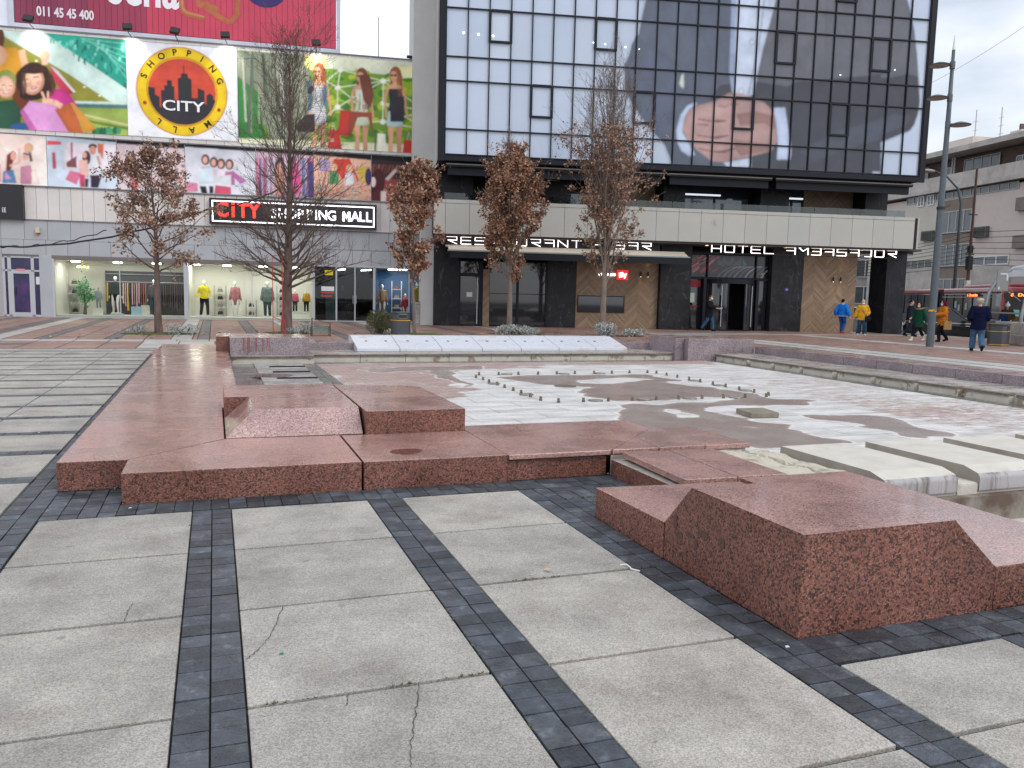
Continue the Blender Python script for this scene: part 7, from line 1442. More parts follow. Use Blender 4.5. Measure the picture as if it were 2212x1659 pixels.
for k, (x0, x1, z0, z1, lab) in enumerate([(4.4, 5.9, 7.2, 8.05, 'rusty ventilation box left of the brown stair strip'), (-2.05, -.5, 7.1, 7.95, 'rusty ventilation box right of the brown stair strip')]):
    f = thing('vent_box', lab, 'ventilation box', (*AP0, 0), AQ); c = MB(); abox(c, x0, x1, -.35, .02, z0, z1); c.build('casing', mat('vent_grey', (.13, .13, .12), rough=.8, var=.3, vs=5), f)
    c = MB()
    for q in range(7): abox(c, x0+.1, x1-.1, -.37, -.35, z0+.08+q*.1, z0+.13+q*.1)
    c.build('grille', mat('vent_dark', (.05, .05, .045), rough=.8), f)
for x, h, lab in ((4.2, 3.8, 'tall lattice antenna on the apartment roof, left one'), (1.2, 3.4, 'tall lattice antenna on the apartment roof, right one')):
    f = thing('roof_antenna', lab, 'antenna', (*AP0, 0), AQ); c = MB(); X = x; c.tube([(X, -3, 14.9), (X, -3, 14.9+h)], .05, 5)
    for k in range(4): c.tube([(X-.3, -3, 15.4+h*.2*k), (X+.3, -3, 15.4+h*.2*k)], .02, 4)
    c.build('mast', M_AF, f)
# far low block seen between the hotel piers
fb = thing('far_block', 'pale house front with white frames seen between the hotel piers', 'building', (62, 72, 0), R(-43)); c = MB(); c.box(-14, 10, 0, 8, GZS, 9); c.build('wall', M_AD, fb)
for z in (1.4, 4.2): 
    for x in (-9, -6, -3, 0, 3, 6): c = MB(); c.box(x, x+2, -.06, 0, z, z+1.7); w = c.build('window', M_AG, fb); c = MB(); c.box(x-.1, x+2.1, -.1, -.06, z-.1, z); c.box(x-.1, x+2.1, -.1, -.06, z+1.7, z+1.8); c.box(x+.95, x+1.05, -.1, -.06, z, z+1.7); c.box(x-.1, x, -.1, -.06, z, z+1.7); c.box(x+2, x+2.1, -.1, -.06, z, z+1.7); c.build('frame', M_AWF, w)
# curved street lamp, cable pylon and wires
f = thing('street_lamp', 'slim street lamp with curved arm in front of the apartment house', 'street lamp', (46.6, 41.6, GZS)); 
c = MB(); c.tube([(0, 0, 0), (0, 0, 8.6), (-.25, .1, 9.5), (-1.0, .4, 10.3), (-1.7, .7, 10.6)], [.12, .09, .07, .06, .05], 8); c.build('pole', M_POLE, f, smooth=True)
c = MB(); c.ball((-2.1, .85, 10.62), (.55, .22, .12), 12); c.build('lamp_head', mat('lamp_alu', (.3, .31, .32), rough=.4), f)
f = thing('pylon', 'slender lattice cable pylon crowded with wires beside the brown stair strip', 'pylon', (47.3, 41.2, GZS)); c = MB(); c.tube([(0, 0, 0), (0, 0, 10.8)], [.13, .07], 6); c.build('mast', M_RUST, f)
for z in (3.2, 4.8, 5.2, 5.6, 6.6, 7.8): c = MB(); c.box(-.35, .35, -.05, .05, z, z+.06); c.build('crossbar', M_BLK, f)
c = MB(); c.box(-.2, .2, -.12, .12, 4.2, 5.1); c.build('junction_box', M_BLK, f); c = MB(); c.box(-.16, .16, -.1, .1, 5.3, 5.8); c.build('junction_box', M_BLK, f); c = MB(); c.box(-.35, .0, -.25, -.05, 3.0, 3.5); c.build('white_box', ink('d0d0cc'), f)
rg = random.Random(19)
TG = [(33.5, 45, 4.3), (33.8, 46, 4.6), (34, 47, 5.0)]
for k in range(9):
    z = 3.9+.28*k; cable('overhead_wire', 'thin overhead wire from the pylon past the lamp post, %s from below' % ['first', 'second', 'third', 'fourth', 'fifth', 'sixth', 'seventh', 'eighth', 'ninth'][k], (47.3, 41.2, GZS+z+.6), (34.5+.2*k, 47-.5*k, 2.9+.16*k), .25, .018, 0, 'wire', 12)
for k in range(7):
    z = 4.6+.35*k; cable('overhead_wire', 'thin overhead wire from the pylon to the right picture edge, %s from below' % ['first', 'second', 'third', 'fourth', 'fifth', 'sixth', 'seventh'][k], (47.3, 41.2, GZS+z), (66, 33, GZS+z+.5+.25*k), .3, .018, 0, 'wire', 12)
cable('overhead_wire', 'faint long wire crossing the sky at the upper right', at_depth(2000, 185, 55), at_depth(2300, -5, 40), .3, .012, 0, 'wire', 14)

# ------------------------------------------------------------------ bus
M_BRED = mat('bus_red', (.28, .014, .02), rough=.25, coat=.6); M_BGL = mat('bus_glass', (.014, .016, .02), rough=.08, spec=.35, var=.3, vs=.5); M_BDK = mat('bus_dark', (.025, .025, .03), rough=.35); M_TYRE = mat('tyre', (.02, .02, .02), rough=.9)
M_AMB = mat('amber_led', (1, .25, .03), em=(1, .22, .03), es=3.2); M_HEAD = mat('headlight_on', (1, 1, .95), em=(1, .95, .85), es=7)
bx, by = 40.0, 32.6; bdir = math.atan2(.85, .50)       # rearwards direction
bus = thing('city_bus', 'red articulated city bus with dark windows and amber number display', 'bus', (bx, by, GZS), bdir)
# local: +x rearwards, +y to the left seen from behind (street side facing the hotel), front at x=0
Wb = 2.5
def prof(z0, z1, y0, y1, x0, x1, m, name, par=bus, r=.12, bev=.05): c = MB(); c.box(x0, x1, y0, y1, z0, z1); return c.build(name, m, par, bevel=bev)
y0b, y1b = -Wb, 0.0
for x0, x1, nm in ((0, 9.6, 'front_body'), (10.6, 28, 'rear_body')):
    prof(.28, 1.15, y0b, y1b, x0, x1, M_BDK, nm, bev=.08); prof(2.58, 2.92, y0b, y1b, x0-.02 if x0 else -.02, x1, M_BRED, 'roof', bev=.1); prof(1.15, 2.58, y0b+.04, y1b-.04, x0+.05, x1-.05, M_BGL, 'window_band', bev=.05)
c = MB()
for k in range(12):
    x = 9.62+k*.08; c.box(x, x+.05, y0b+.1+(k % 2)*.05, y1b-.1-(k % 2)*.05, .35, 2.85)
c.build('bellows', M_BLK, bus)
prof(2.92, 3.14, y0b+.35, y1b-.3, .8, 6.8, M_BRED, 'roof_pod', bev=.12)
c = MB(); c.box(.1, 9.6, .0-.035, .012, 2.34, 2.38); c.build('rail_strip', M_AF, bus)
for x in (1.6, 3.0, 4.4, 6.0, 7.6, 9.0, 12, 13.6, 15.2, 16.8, 18.4, 20, 21.8, 23.6, 25.4): c = MB(); c.box(x-.04, x+.04, -.05, .005, .4 if x in (3.0, 4.4) else 1.15, 2.5); c.build('window_post', M_BDK, bus)
c = MB(); c.box(-.01, .10, -.16, .02, 1.1, 2.7); c.box(-.01, .10, -Wb-.02, -Wb+.14, 1.1, 2.7); c.build('front_pillar', M_BRED, bus)
c = MB(); c.box(-.03, .06, -Wb+.14, -.16, 1.05, 2.32); c.build('windshield', M_BGL, bus); c = MB(); c.box(-.04, .05, -Wb+.1, -.1, 2.32, 2.66); c.build('display_box', M_BLK, bus)
def bus_text(txt, size, w, wall, off, z, mi=M_AMB):
    vs, fs = text_mb(txt, size, .006, .02); xs = [v.x for v in vs]; k = w/(max(xs)-min(xs)); c = MB()
    if wall == 'front': c.add([(-.05+v.z, off-v.x*k, z+v.y) for v in vs], fs)
    else: c.add([(off-v.x*k*-1 if False else off-v.x*k, .02-v.z, z+v.y) for v in vs], fs)
    return c.build('display_lettering', mi, bus)
bus_text('6  Duvanište', .24, 1.7, 'front', -1.25, 2.49)
c = MB(); c.box(3.3, 5.4, -.02, .008, 2.36, 2.58); c.build('side_display', M_BLK, bus)
for tx, wd, cx_ in (('6', .13, 5.08), ('Duvanište', 1.25, 4.15)):
    vs, fs = text_mb(tx, .2, .004, .01); xs = [v.x for v in vs]; k = wd/(max(xs)-min(xs)); c = MB(); c.add([(cx_-v.x*k, .015, 2.47+v.y) for v in vs], fs); c.build('display_lettering', M_AMB, bus)
for y in (-.38, -Wb+.38): c = MB(); c.ball((-.02, y, .78), (.05, .16, .12), 10); c.build('headlight', M_HEAD, bus)
c = MB(); c.box(-.06, .05, -Wb+.05, -.05, .95, 1.03); c.build('front_trim', M_AF, bus); c = MB(); c.box(-.05, .02, -Wb, -.0, .3, .62); c.build('bumper', M_BDK, bus, bevel=.04)
for y, z in ((-.9, 1.35), (-2.0, 2.05)): c = MB(); c.box(-.045, -.03, y, y+.35, z, z+.35); c.build('window_sticker', ink('6ac0b0'), bus)
for x, z in ((6.4, 1.5), (7.0, 1.7), (5.2, 1.6)): c = MB(); c.box(x, x+.3, -.03, -.02, z, z+.4); c.build('window_sticker', ink('b8c8c0'), bus)
c = MB(); c.tube([(0, .0, 2.55), (-.2, .25, 2.5)], .03, 6); c.box(-.32, -.12, .18, .42, 1.85, 2.5); c.build('mirror', mat('mirror_grey', (.25, .28, .3), rough=.3), bus, bevel=.03)
for x in (2.3, 7.8, 12.5, 19):
    for y in (-.12, -Wb+.12):
        c = MB(); c.tube([(x, y-.14, .48), (x, y+.14, .48)], .48, 20); w = c.build('wheel', M_TYRE, bus); c = MB(); c.tube([(x, y-.15, .48), (x, y+.15, .48)], .27, 16); c.build('rim', M_AF, w)

# ------------------------------------------------------------------ cars (x forward, y left)
def car(name, label, cat, loc, rz, L_, W_, H_, paint, van=0., lights=None):
    r = thing(name, label, cat, loc, rz); m = paint
    st = [(-L_/2, .50, .62), (-L_/2+.12, .34, .80), (-L_/2+.9, .22, .84), (0, .2, .86), (L_/2-1.1, .2, .84), (L_/2-.35, .24, .80), (L_/2, .38, .64)]
    top = [(-L_/2, .85), (-L_/2+.12, 1.0), (-L_/2+.9, 1.02), (0, .98), (L_/2-1.1, .92), (L_/2-.35, .80), (L_/2, .62)]
    c = MB(); n = len(st); prof_ = []
    for (x, zb, wy), (_, zt) in zip(st, top):
        w = W_/2*wy/.86; prof_.append([(x, -w*.92, zb), (x, -w, zb+.12), (x, -w, zt-.12), (x, -w*.88, zt), (x, w*.88, zt), (x, w, zt-.12), (x, w, zb+.12), (x, w*.92, zb)])
    k = 8; c.add([p for s in prof_ for p in s], [(i*k+j, (i+1)*k+j, (i+1)*k+(j+1) % k, i*k+(j+1) % k) for i in range(n-1) for j in range(k)]+[tuple(range(k)), tuple(range(n*k-1, (n-1)*k-1, -1))]); c.build('body', m, r, smooth=False, bevel=.03)
    c = MB(); w = W_/2; a, b_ = -L_/2+.25, L_/2-1.25
    gp = [[(a+van*.0, -w*.93, .98), (a, w*.93, .98)], [(a+.35-.2*van, -w*.74, H_-.06), (a+.35-.2*van, w*.74, H_-.06)], [(b_-.85, -w*.74, H_-.04), (b_-.85, w*.74, H_-.04)], [(b_+.15, -w*.90, .92), (b_+.15, w*.90, .92)]]
    P_ = [p for q in gp for p in q]; c.add(P_, [(0, 2, 3, 1), (2, 4, 5, 3), (4, 6, 7, 5), (0, 6, 4, 2), (1, 3, 5, 7)]); c.build('windows', mat('car_glass', (.02, .024, .03), rough=.06, spec=.45), r)
    c = MB(); c.prism([(a+.33-.2*van, -w*.76), (b_-.80, -w*.76), (b_-.80, w*.76), (a+.33-.2*van, w*.76)], H_-.07, H_, top=[(a+.5-.2*van, -w*.66), (b_-.95, -w*.66), (b_-.95, w*.66), (a+.5-.2*van, w*.66)]); rf = c.build('roof', m, r, bevel=.02)
    for s in (-1, 1):
        c = MB(); c.tube([(b_-.82, s*w*.75, H_-.05), (b_+.16, s*w*.91, .92)], .035, 5); c.tube([(a+.35-.2*van, s*w*.75, H_-.05), (a, s*w*.93, .98)], .05, 5); c.tube([(-.1, s*w*.76, H_-.05), (-.15, s*w*.93, .98)], .03, 5); c.build('pillar', m, r)
        c = MB(); c.box(b_-.35, b_-.15, s*w*.9, s*(w+.16), .98, 1.12) if s > 0 else c.box(b_-.35, b_-.15, -(w+.16), -w*.9, .98, 1.12); c.build('mirror', m, r, bevel=.02)
        c = MB(); c.tube([(a, s*w*.995, .97), (b_+.2, s*w*.985, .93)], .022, 4); c.build('chrome_strip', M_AF, r)
        for hx in (-.3, .75): c = MB(); c.box(hx, hx+.18, s*w*1.0-.012, s*w*1.0+.012, .80, .825); c.build('door_handle', M_AF, r)
        for x in (-L_/2+.85, L_/2-.85):
            c = MB(); c.tube([(x, s*(w-.2), .32), (x, s*(w+.012), .32)], .32, 18); q = c.build('wheel', M_TYRE, r); c = MB(); c.tube([(x, s*(w-.1), .32), (x, s*(w+.02), .32)], .2, 12); c.build('rim', M_AF, q)
        c = MB(); c.ball((L_/2-.12, s*w*.66, .68), (.14, .2, .1), 10); c.build('headlight', lights or mat('lamp_clear', (.6, .6, .6), rough=.1), r)
    c = MB(); c.box(L_/2-.02, L_/2+.03, -.26, .26, .42, .54); c.build('number_plate', ink('d8dce8'), r); c = MB(); c.box(L_/2-.06, L_/2+.02, -.45, .45, .56, .66); c.build('grille', M_BLK, r); return r
M_CARB = mat('car_black', (.008, .009, .011), rough=.22, spec=.4, coat=.5); M_CARW = mat('car_white', (.75, .77, .8), rough=.25, coat=.5)
car('parked_car', 'black estate car facing right, seen behind the walkers', 'car', (36.3, 32.6, GZS), R(-44), 4.3, 1.8, 1.72, M_CARB)
car('parked_car', 'white car with its front showing right of the hotel pier', 'car', (36.2, 38.1, GZS), R(-66), 4.3, 1.72, 1.62, M_CARW)
# glass shelter and stone planter at the right edge
sh = thing('glass_shelter', 'curved clear plastic shelter with grey arched tubes at the right edge', 'shelter', (30.1, 23.6, 0), R(-20))
M_TUB = mat('shelter_tube', (.30, .32, .34), rough=.35, metal=.5)
def arch(y):
    return [(-.05, y, 0), (.0, y, 1.2), (.15, y, 2.1), (.5, y, 2.75), (1.1, y, 3.15), (1.8, y, 3.3), (2.5, y, 3.15)]
for y in (0, 2.6): c = MB(); c.tube(arch(y), .07, 8); c.build('arch_tube', M_TUB, sh, smooth=True)
c = MB(); p0, p1 = arch(.03), arch(2.57); c.add(p0+p1, [(i, i+1, 8+i, 7+i) for i in range(6)]); c.build('clear_roof', glass('acrylic', (.80, .82, .84), 1.5), sh)
c = MB(); c.box(-.86, -.40, .4, .44, 2.15, 2.95); c.build('info_board', mat('info_grey', (.22, .23, .23), rough=.4), sh); c = MB(); c.tube([(-.35, .42, 2.1), (.1, .3, 1.75)], .02, 5); c.tube([(-.4, .42, 3.0), (.35, .3, 3.0)], .02, 5); c.build('board_arm', M_TUB, sh)
for q_ in ((-.75, -.45, 2.78, 2.84), (-.5, -.43, 2.55, 2.8), (-.8, -.74, 2.2, 2.3)): c = MB(); c.box(q_[0], q_[1], .385, .40, q_[2], q_[3]); c.build('torn_paper', ink('c8cccc'), sh)
c = MB(); c.tube([(0, 0, 1.25), (0, 2.6, 1.25)], .04, 6); c.build('rail', M_TUB, sh)
pl = MB(); pl.box(-.3, 2.6, -.3, 2.4, 0, .42); pl.box(-.15, 2.5, -.15, 2.3, .42, .9); o = pl.build('stone_planter', mat('planter_stone', (.38, .36, .33), rough=.9, var=.25, vs=3, bump=.8, bs=20), bevel=.03); o.location = (29.9, 22.9, 0); o.rotation_euler = (0, 0, R(-20)); tag(o, 'weathered stone planter base under the curved shelter', 'planter')
# ------------------------------------------------------------------ people: one voxel-joined body each, clothes as parts over it
def fuse(mb, name, m, parent, vox, smooth=True, sub=0):
    me = mb.mesh('tmp'); o = bpy.data.objects.new('tmp', me); COL.objects.link(o)
    r = o.modifiers.new('r', 'REMESH'); r.mode = 'VOXEL'; r.voxel_size = vox; r.use_smooth_shade = smooth
    s = o.modifiers.new('s', 'SMOOTH'); s.factor = .5; s.iterations = 2
    bpy.context.view_layer.update(); nm = bpy.data.meshes.new_from_object(o.evaluated_get(bpy.context.evaluated_depsgraph_get())); nm.name = name
    bpy.data.objects.remove(o); bpy.data.meshes.remove(me); nm.materials.clear(); nm.materials.append(m)
    q = bpy.data.objects.new(name, nm); COL.objects.link(q); q.parent = parent; return q
def skel(pose):
    """joint positions for a 1.72 m figure facing -y; pose overrides: lf/rf foot (y,z), lh/rh hand (x,y,z) relative"""
    J = {'hip': Vector((0, 0, .92)), 'waist': Vector((0, 0, 1.06)), 'chest': Vector((0, pose.get('lean', 0)*-.6, 1.30)), 'neck': Vector((0, pose.get('lean', 0)*-1., 1.47)), 'head': Vector((0, pose.get('lean', 0)*-1.1-.015, 1.61))}
    for s, n in ((1, 'l'), (-1, 'r')):
        fy, fz = pose.get(n+'f', (0, 0)); fx = pose.get('stance', .11)*s
        J[n+'hip'] = Vector((s*.095, 0, .90)); J[n+'ank'] = Vector((fx, fy, .09+fz)); d = (J[n+'ank']-J[n+'hip']).length; bend = math.sqrt(max(0, .42**2-(d/2)**2)) if d < .84 else 0
        mid = (J[n+'hip']+J[n+'ank'])/2; J[n+'knee'] = mid+Vector((0, -bend-.015, 0)); J[n+'toe'] = J[n+'ank']+Vector((.02*s, -.15, -.055-fz*.9+(0))) 
        J[n+'sh'] = Vector((s*pose.get('shw', .165), J['chest'].y, 1.40)); h = Vector(pose.get(n+'h', (.27, -.03, .80))); h.x *= s if n+'h' not in pose or True else 1
        J[n+'wr'] = h; d = (h-J[n+'sh']).length; b_ = math.sqrt(max(0, .29**2-(d/2)**2)) if d < .58 else 0; mid = (h+J[n+'sh'])/2
        J[n+'el'] = mid+Vector((s*b_*pose.get('elb', .35), b_*.8, -b_*.4)); 
    return J
def hand(mb, wr, el, s, k=1.):
    d = (wr-el).normalized(); side = Vector((0, -1, 0)); side = (side-d*side.dot(d)).normalized(); up = d.cross(side)
    palm = wr+d*.05*k; mb.tube([wr-d*.01, wr+d*.03*k, wr+d*.085*k], [.026*k, .036*k, .034*k], 8, ell=.6)
    for i, (o, l) in enumerate(((-.028, .062), (-.010, .072), (.010, .068), (.027, .054))):
        b0 = wr+d*.08*k+side*o*k; mb.tube([b0, b0+d*l*.5*k, b0+d*l*.85*k-up*s*.018*k], [.0095*k, .009*k, .008*k], 6)
    t0 = wr+d*.03*k+side*-.03*k; mb.tube([t0, t0+side*-.025*k+d*.03*k, t0+side*-.03*k+d*.055*k], [.012*k, .011*k, .009*k], 6)
def body(J, skin, root, sc=1., vox=.0095):
    mb = MB(); h = J['head']
    mb.rings([(0, 0, .84, .13, .09), (0, 0, .92, .165, .115), (0, 0, 1.06, .135, .095), (J['chest'].x, J['chest'].y, 1.28, .165, .115), (J['chest'].x, J['chest'].y, 1.40, .17, .095), (J['neck'].x, J['neck'].y, 1.455, .07, .065), (J['neck'].x, J['neck'].y, 1.50, .055, .06), (h.x, h.y+.01, 1.56, .052, .056)], 18)
    mb.ball((h.x, h.y, h.z+.02), (.075, .092, .112), 16); mb.ball((h.x, h.y-.045, h.z-.055), (.05, .045, .05), 12)
    mb.tube([h+Vector((0, -.085, .025)), h+Vector((0, -.112, -.012)), h+Vector((0, -.09, -.022))], [.010, .016, .012], 6)
    for s in (-1, 1): mb.ball((h.x+s*.078, h.y+.012, h.z+.0), (.014, .022, .032), 8)
    mb.tube([h+Vector((-.024, -.090, -.052)), h+Vector((.024, -.090, -.052))], .010, 6)
    for s, n in ((1, 'l'), (-1, 'r')):
        mb.tube([J[n+'hip'], J[n+'hip'].lerp(J[n+'knee'], .5), J[n+'knee'], J[n+'knee'].lerp(J[n+'ank'], .35), J[n+'ank']], [.088, .078, .055, .056, .038], 12)
        mb.tube([J[n+'ank']+Vector((0, .03, -.05)), J[n+'ank']+Vector((0, -.03, -.045)), J[n+'toe']], [.038, .042, .028], 8)
        mb.tube([J['chest']+Vector((s*.08, 0, .09)), J[n+'sh'], J[n+'sh'].lerp(J[n+'el'], .5), J[n+'el'], J[n+'wr']], [.06, .054, .045, .038, .026], 10)
        hand(mb, J[n+'wr'], J[n+'el'], s)
    return fuse(mb, 'body', skin, root, vox)
def jacket(J, m, root, hem=.80, fat=.03, name='jacket', vox=.012, folds=0, collar=.0):
    mb = MB(); f = fat; c = J['chest']; zs = []
    base = [(hem, .165+f*.7, .13+f*.7, 0), (hem+.02, .185+f, .14+f, 0), (.98, .165+f, .125+f, 0), (1.10, .158+f, .118+f, .3), (1.28, .175+f, .125+f, 1), (1.40, .18+f, .105+f*.8, 1), (1.455, .10+f*.5, .085+f*.4, 1), (1.48+collar, .075+f*.4, .075+f*.4, 1)]
    base = [b_ for b_ in base if b_[0] >= hem or b_[0] == hem]; base.sort()
    rs = [(c.x*k, c.y*k, z, rx, ry) for z, rx, ry, k in base]
    if folds:
        out = []
        for a, b_ in zip(rs, rs[1:]):
            n = max(1, int((b_[2]-a[2])/.045)); 
            for i in range(n): t = i/n; q = [a[j]+(b_[j]-a[j])*t for j in range(5)]; k = folds*(1 if len(out) % 2 else -.6); out.append((q[0], q[1], q[2], q[3]+k, q[4]+k))
        rs = out+[rs[-1]]
    mb.rings(rs, 20)
    for s, n in ((1, 'l'), (-1, 'r')):
        P_ = [c+Vector((s*.07, 0, .07)), J[n+'sh'], J[n+'sh'].lerp(J[n+'el'], .5), J[n+'el'], J[n+'el'].lerp(J[n+'wr'], .55), J[n+'wr']-(J[n+'wr']-J[n+'el']).normalized()*.015]
        mb.tube(P_, [.065+f, .058+f, .052+f, .048+f, .042+f, .034+f*.7], 12)
    return fuse(mb, name, m, root, vox)
def trousers(J, m, root, fat=.018, bell=.0, name='trousers', end=.0):
    mb = MB(); f = fat; mb.rings([(0, 0, .80, .14+f, .10+f), (0, 0, .9, .165+f, .12+f), (0, 0, 1.02, .14+f, .10+f)], 16)
    for n in 'lr':
        e = J[n+'ank'].lerp(J[n+'knee'], end); mb.tube([J[n+'hip'], J[n+'hip'].lerp(J[n+'knee'], .5), J[n+'knee'], J[n+'knee'].lerp(e, .5), e+Vector((0, 0, .0))], [.095+f, .083+f, .062+f, .056+f+bell*.5, .048+f+bell], 12)
    return fuse(mb, name, m, root, .012)
def shoes(J, m, root, boot=0.):
    for n in 'lr':
        mb = MB(); a = J[n+'ank']; mb.tube([a+Vector((0, .045, -.045)), a+Vector((0, -.03, -.04)), J[n+'toe']+Vector((0, 0, .005))], [.046, .050, .040], 10)
        if boot: mb.tube([a+Vector((0, 0, -.03)), a.lerp(J[n+'knee'], boot)], [.052, .068], 10)
        else: mb.tube([a+Vector((0, 0, -.03)), a+Vector((0, 0, .02))], [.046, .046], 10)
        fuse(mb, 'boot' if boot else 'shoe', m, root, .009)
def hair(J, m, root, long=0., top=1.):
    mb = MB(); h = J['head']; mb.ball((h.x, h.y+.018, h.z+.04), (.086, .098, .106), 14)
    if long: mb.tube([h+Vector((0, .05, .05)), h+Vector((0, .085, -.05)), h+Vector((0, .09, -.05-long))], [.07, .085, .06], 10, ell=.6); [mb.tube([h+Vector((s*.065, .0, .03)), h+Vector((s*.085, .005, -.06)), h+Vector((s*.09, -.03, -.06-long*.8))], [.03, .035, .025], 8) for s in (-1, 1)]
    b_ = fuse(mb, 'hair', m, root, .009); return b_
def mask(J, m, root):
    mb = MB(); h = J['head']; mb.ball((h.x, h.y-.060, h.z-.045), (.058, .052, .052), 12); fuse(mb, 'face_mask', m, root, .008)
def eyes(J, root):
    h = J['head']; c = MB()
    for s in (-1, 1): c.ball((h.x+s*.03, h.y-.083, h.z+.022), (.013, .008, .008), 8)
    c.build('eyes', M_BLK, root)
def person(label, loc, rz, pose, H=1.72, group=None):
    r = thing('person', label, 'person', loc, rz, group); r.scale = (H/1.735,)*3; return r, skel(pose)
def cl(h, rough=.9, bump=.6): return mat('cloth_'+h, srgb(h), rough=.92, spec=.12, var=.28, vs=9, bump=bump, bs=35)
SKIN = mat('skin', (.50, .29, .21), rough=.6, var=.05, vs=6)
def face_cam(x, y): return math.atan2(-x, y)*0+math.atan2(y, x)-PI/2       # heading that turns -y towards the camera
# 1 man in black jacket walking right with papers before the hotel door
x, y = 22.35, 33.75; r, J = person('person in black jacket and jeans holding white papers before the hotel entrance', (x, y, 0), face_cam(x, y)+R(72), {'lf': (-.20, 0), 'rf': (.30, .05), 'lh': (.12, -.42, 1.10), 'rh': (.14, -.40, 1.12), 'lean': .03}, 1.72)
body(J, SKIN, r); eyes(J, r); jacket(J, cl('1c1c22'), r, hem=.66, fat=.04); trousers(J, cl('3a5878'), r); shoes(J, cl('1a1a1c'), r); hair(J, cl('40201c'), r); mask(J, cl('e0e4e8'), r)
pp = thing('paper', 'white papers held by the person in the black jacket', 'paper', (x, y, 0), face_cam(x, y)+R(72)); c = MB(); c.box(-.13, .13, -.62, -.44, 1.10, 1.125); c.build('sheets', M_WP, pp)
# 2 man in bright blue jacket, back turned
x, y = 29.05, 32.3; r, J = person('person in bright blue jacket and jeans walking away by the timber wall', (x, y, 0), face_cam(x, y)+PI-R(30), {'lf': (-.16, 0), 'rf': (.10, .03), 'lh': (.30, .10, .92), 'rh': (.40, -.02, .88), 'shw': .175}, 1.68)
body(J, SKIN, r); jacket(J, cl('1c6ec8'), r, hem=.88, fat=.055); trousers(J, cl('2c5088'), r); shoes(J, cl('c04038'), r); hair(J, cl('18161a'), r)
c = MB(); c.rings([(0, 0, .87, .235, .19), (0, 0, .895, .24, .195)], 20); c.rings([(0, 0, .915, .235, .19), (0, 0, .935, .23, .188)], 20); c.build('waistband_stripe', ink('c8d0d8'), r)
c = MB(); c.rings([(J['chest'].x, J['chest'].y, 1.455, .09, .085), (J['chest'].x, J['chest'].y, 1.50, .085, .08)], 16); c.build('collar', ink('d0d8e0'), r)
# 3 person in yellow jacket towards us
x, y = 28.62, 30.5; r, J = person('person in yellow jacket with white face mask walking towards the square', (x, y, 0), face_cam(x, y)+R(5), {'lf': (-.04, 0), 'rf': (.06, 0), 'rh': (.36, -.02, .86), 'lh': (.22, -.12, 1.02), 'stance': .14}, 1.66)
body(J, SKIN, r); eyes(J, r); jacket(J, cl('c8962c'), r, hem=.74, fat=.06, folds=.004); trousers(J, cl('2c4458'), r, fat=.035, bell=.02); shoes(J, cl('d8d8d8'), r); hair(J, cl('b8a088'), r); mask(J, cl('e8eaee'), r)
c = MB(); c.tube([(-.13, -.06, 1.46), (0, -.19, 1.2), (.22, -.18, .88)], .012, 5); c.build('strap', M_BLK, r)
c = MB(); c.rings([(0, .06, 1.44, .15, .10), (0, .05, 1.50, .13, .10)], 16); c.build('hood_fur', cl('d8b878'), r)
bg_ = thing('shoulder_bag', 'black shoulder bag carried by the person in the yellow jacket', 'bag', (x, y, 0), face_cam(x, y)+R(5)); c = MB(); c.prism([(.10, -.26), (.36, -.26), (.36, -.16), (.10, -.16)], .68, .90); c.build('bag_body', cl('1c1c20'), bg_, bevel=.02); c = MB(); c.prism([(.11, -.275), (.35, -.275), (.35, -.26), (.11, -.26)], .78, .90); c.build('flap', cl('24242a'), bg_)
# 4 woman in green coat
x, y = 27.35, 26.0; r, J = person('person in dark green coat and pale boots, left of the lamp post', (x, y, 0), face_cam(x, y)-R(38), {'lf': (.26, .05), 'rf': (-.26, 0), 'rh': (.20, -.24, 1.05), 'lh': (.30, .16, .84)}, 1.60)
body(J, SKIN, r); eyes(J, r); jacket(J, cl('123e30'), r, hem=.62, fat=.035); trousers(J, cl('181a20'), r, end=.3); shoes(J, cl('cfc4b8'), r, boot=.55); hair(J, cl('2e1c18'), r, long=.22); mask(J, cl('8fc4cc'), r)
c = MB(); c.rings([(0, .02, 1.42, .20, .15), (0, .02, 1.47, .19, .15), (0, .03, 1.50, .13, .11)], 18); c.build('fur_collar', cl('8a6a48'), r)
# 5 woman in orange coat
x, y = 28.2, 25.6; r, J = person('person with dark red hair in orange puffer coat, right of the lamp post', (x, y, 0), face_cam(x, y)-R(72), {'lf': (-.12, 0), 'rf': (.26, .05), 'lh': (.12, -.34, 1.12), 'rh': (.14, -.3, 1.08)}, 1.70)
body(J, SKIN, r); jacket(J, cl('b06a24', .6), r, hem=.68, fat=.06, folds=.012); trousers(J, cl('1a1a1e'), r); shoes(J, cl('18181a'), r, boot=.2); hair(J, cl('561420'), r, long=.10); mask(J, cl('b8c8d0'), r)
c = MB(); c.rings([(0, .05, 1.42, .17, .14), (0, .06, 1.49, .15, .13)], 16); c.build('hood', cl('9a5c20'), r)
bg_ = thing('paper_bag', 'brown paper bag hanging from the arm of the person in the orange coat', 'bag', (x+.05, y-.05, 0), face_cam(x, y)-R(72)); c = MB(); c.prism([(.22, -.10), (.32, -.10), (.32, .18), (.22, .18)], .52, .86); c.build('bag_body', cl('9a7c54'), bg_); c = MB(); c.tube([(.27, -.05, .86), (.27, .04, 1.1), (.27, .14, .86)], .008, 4); c.build('handle', cl('6a5438'), bg_)
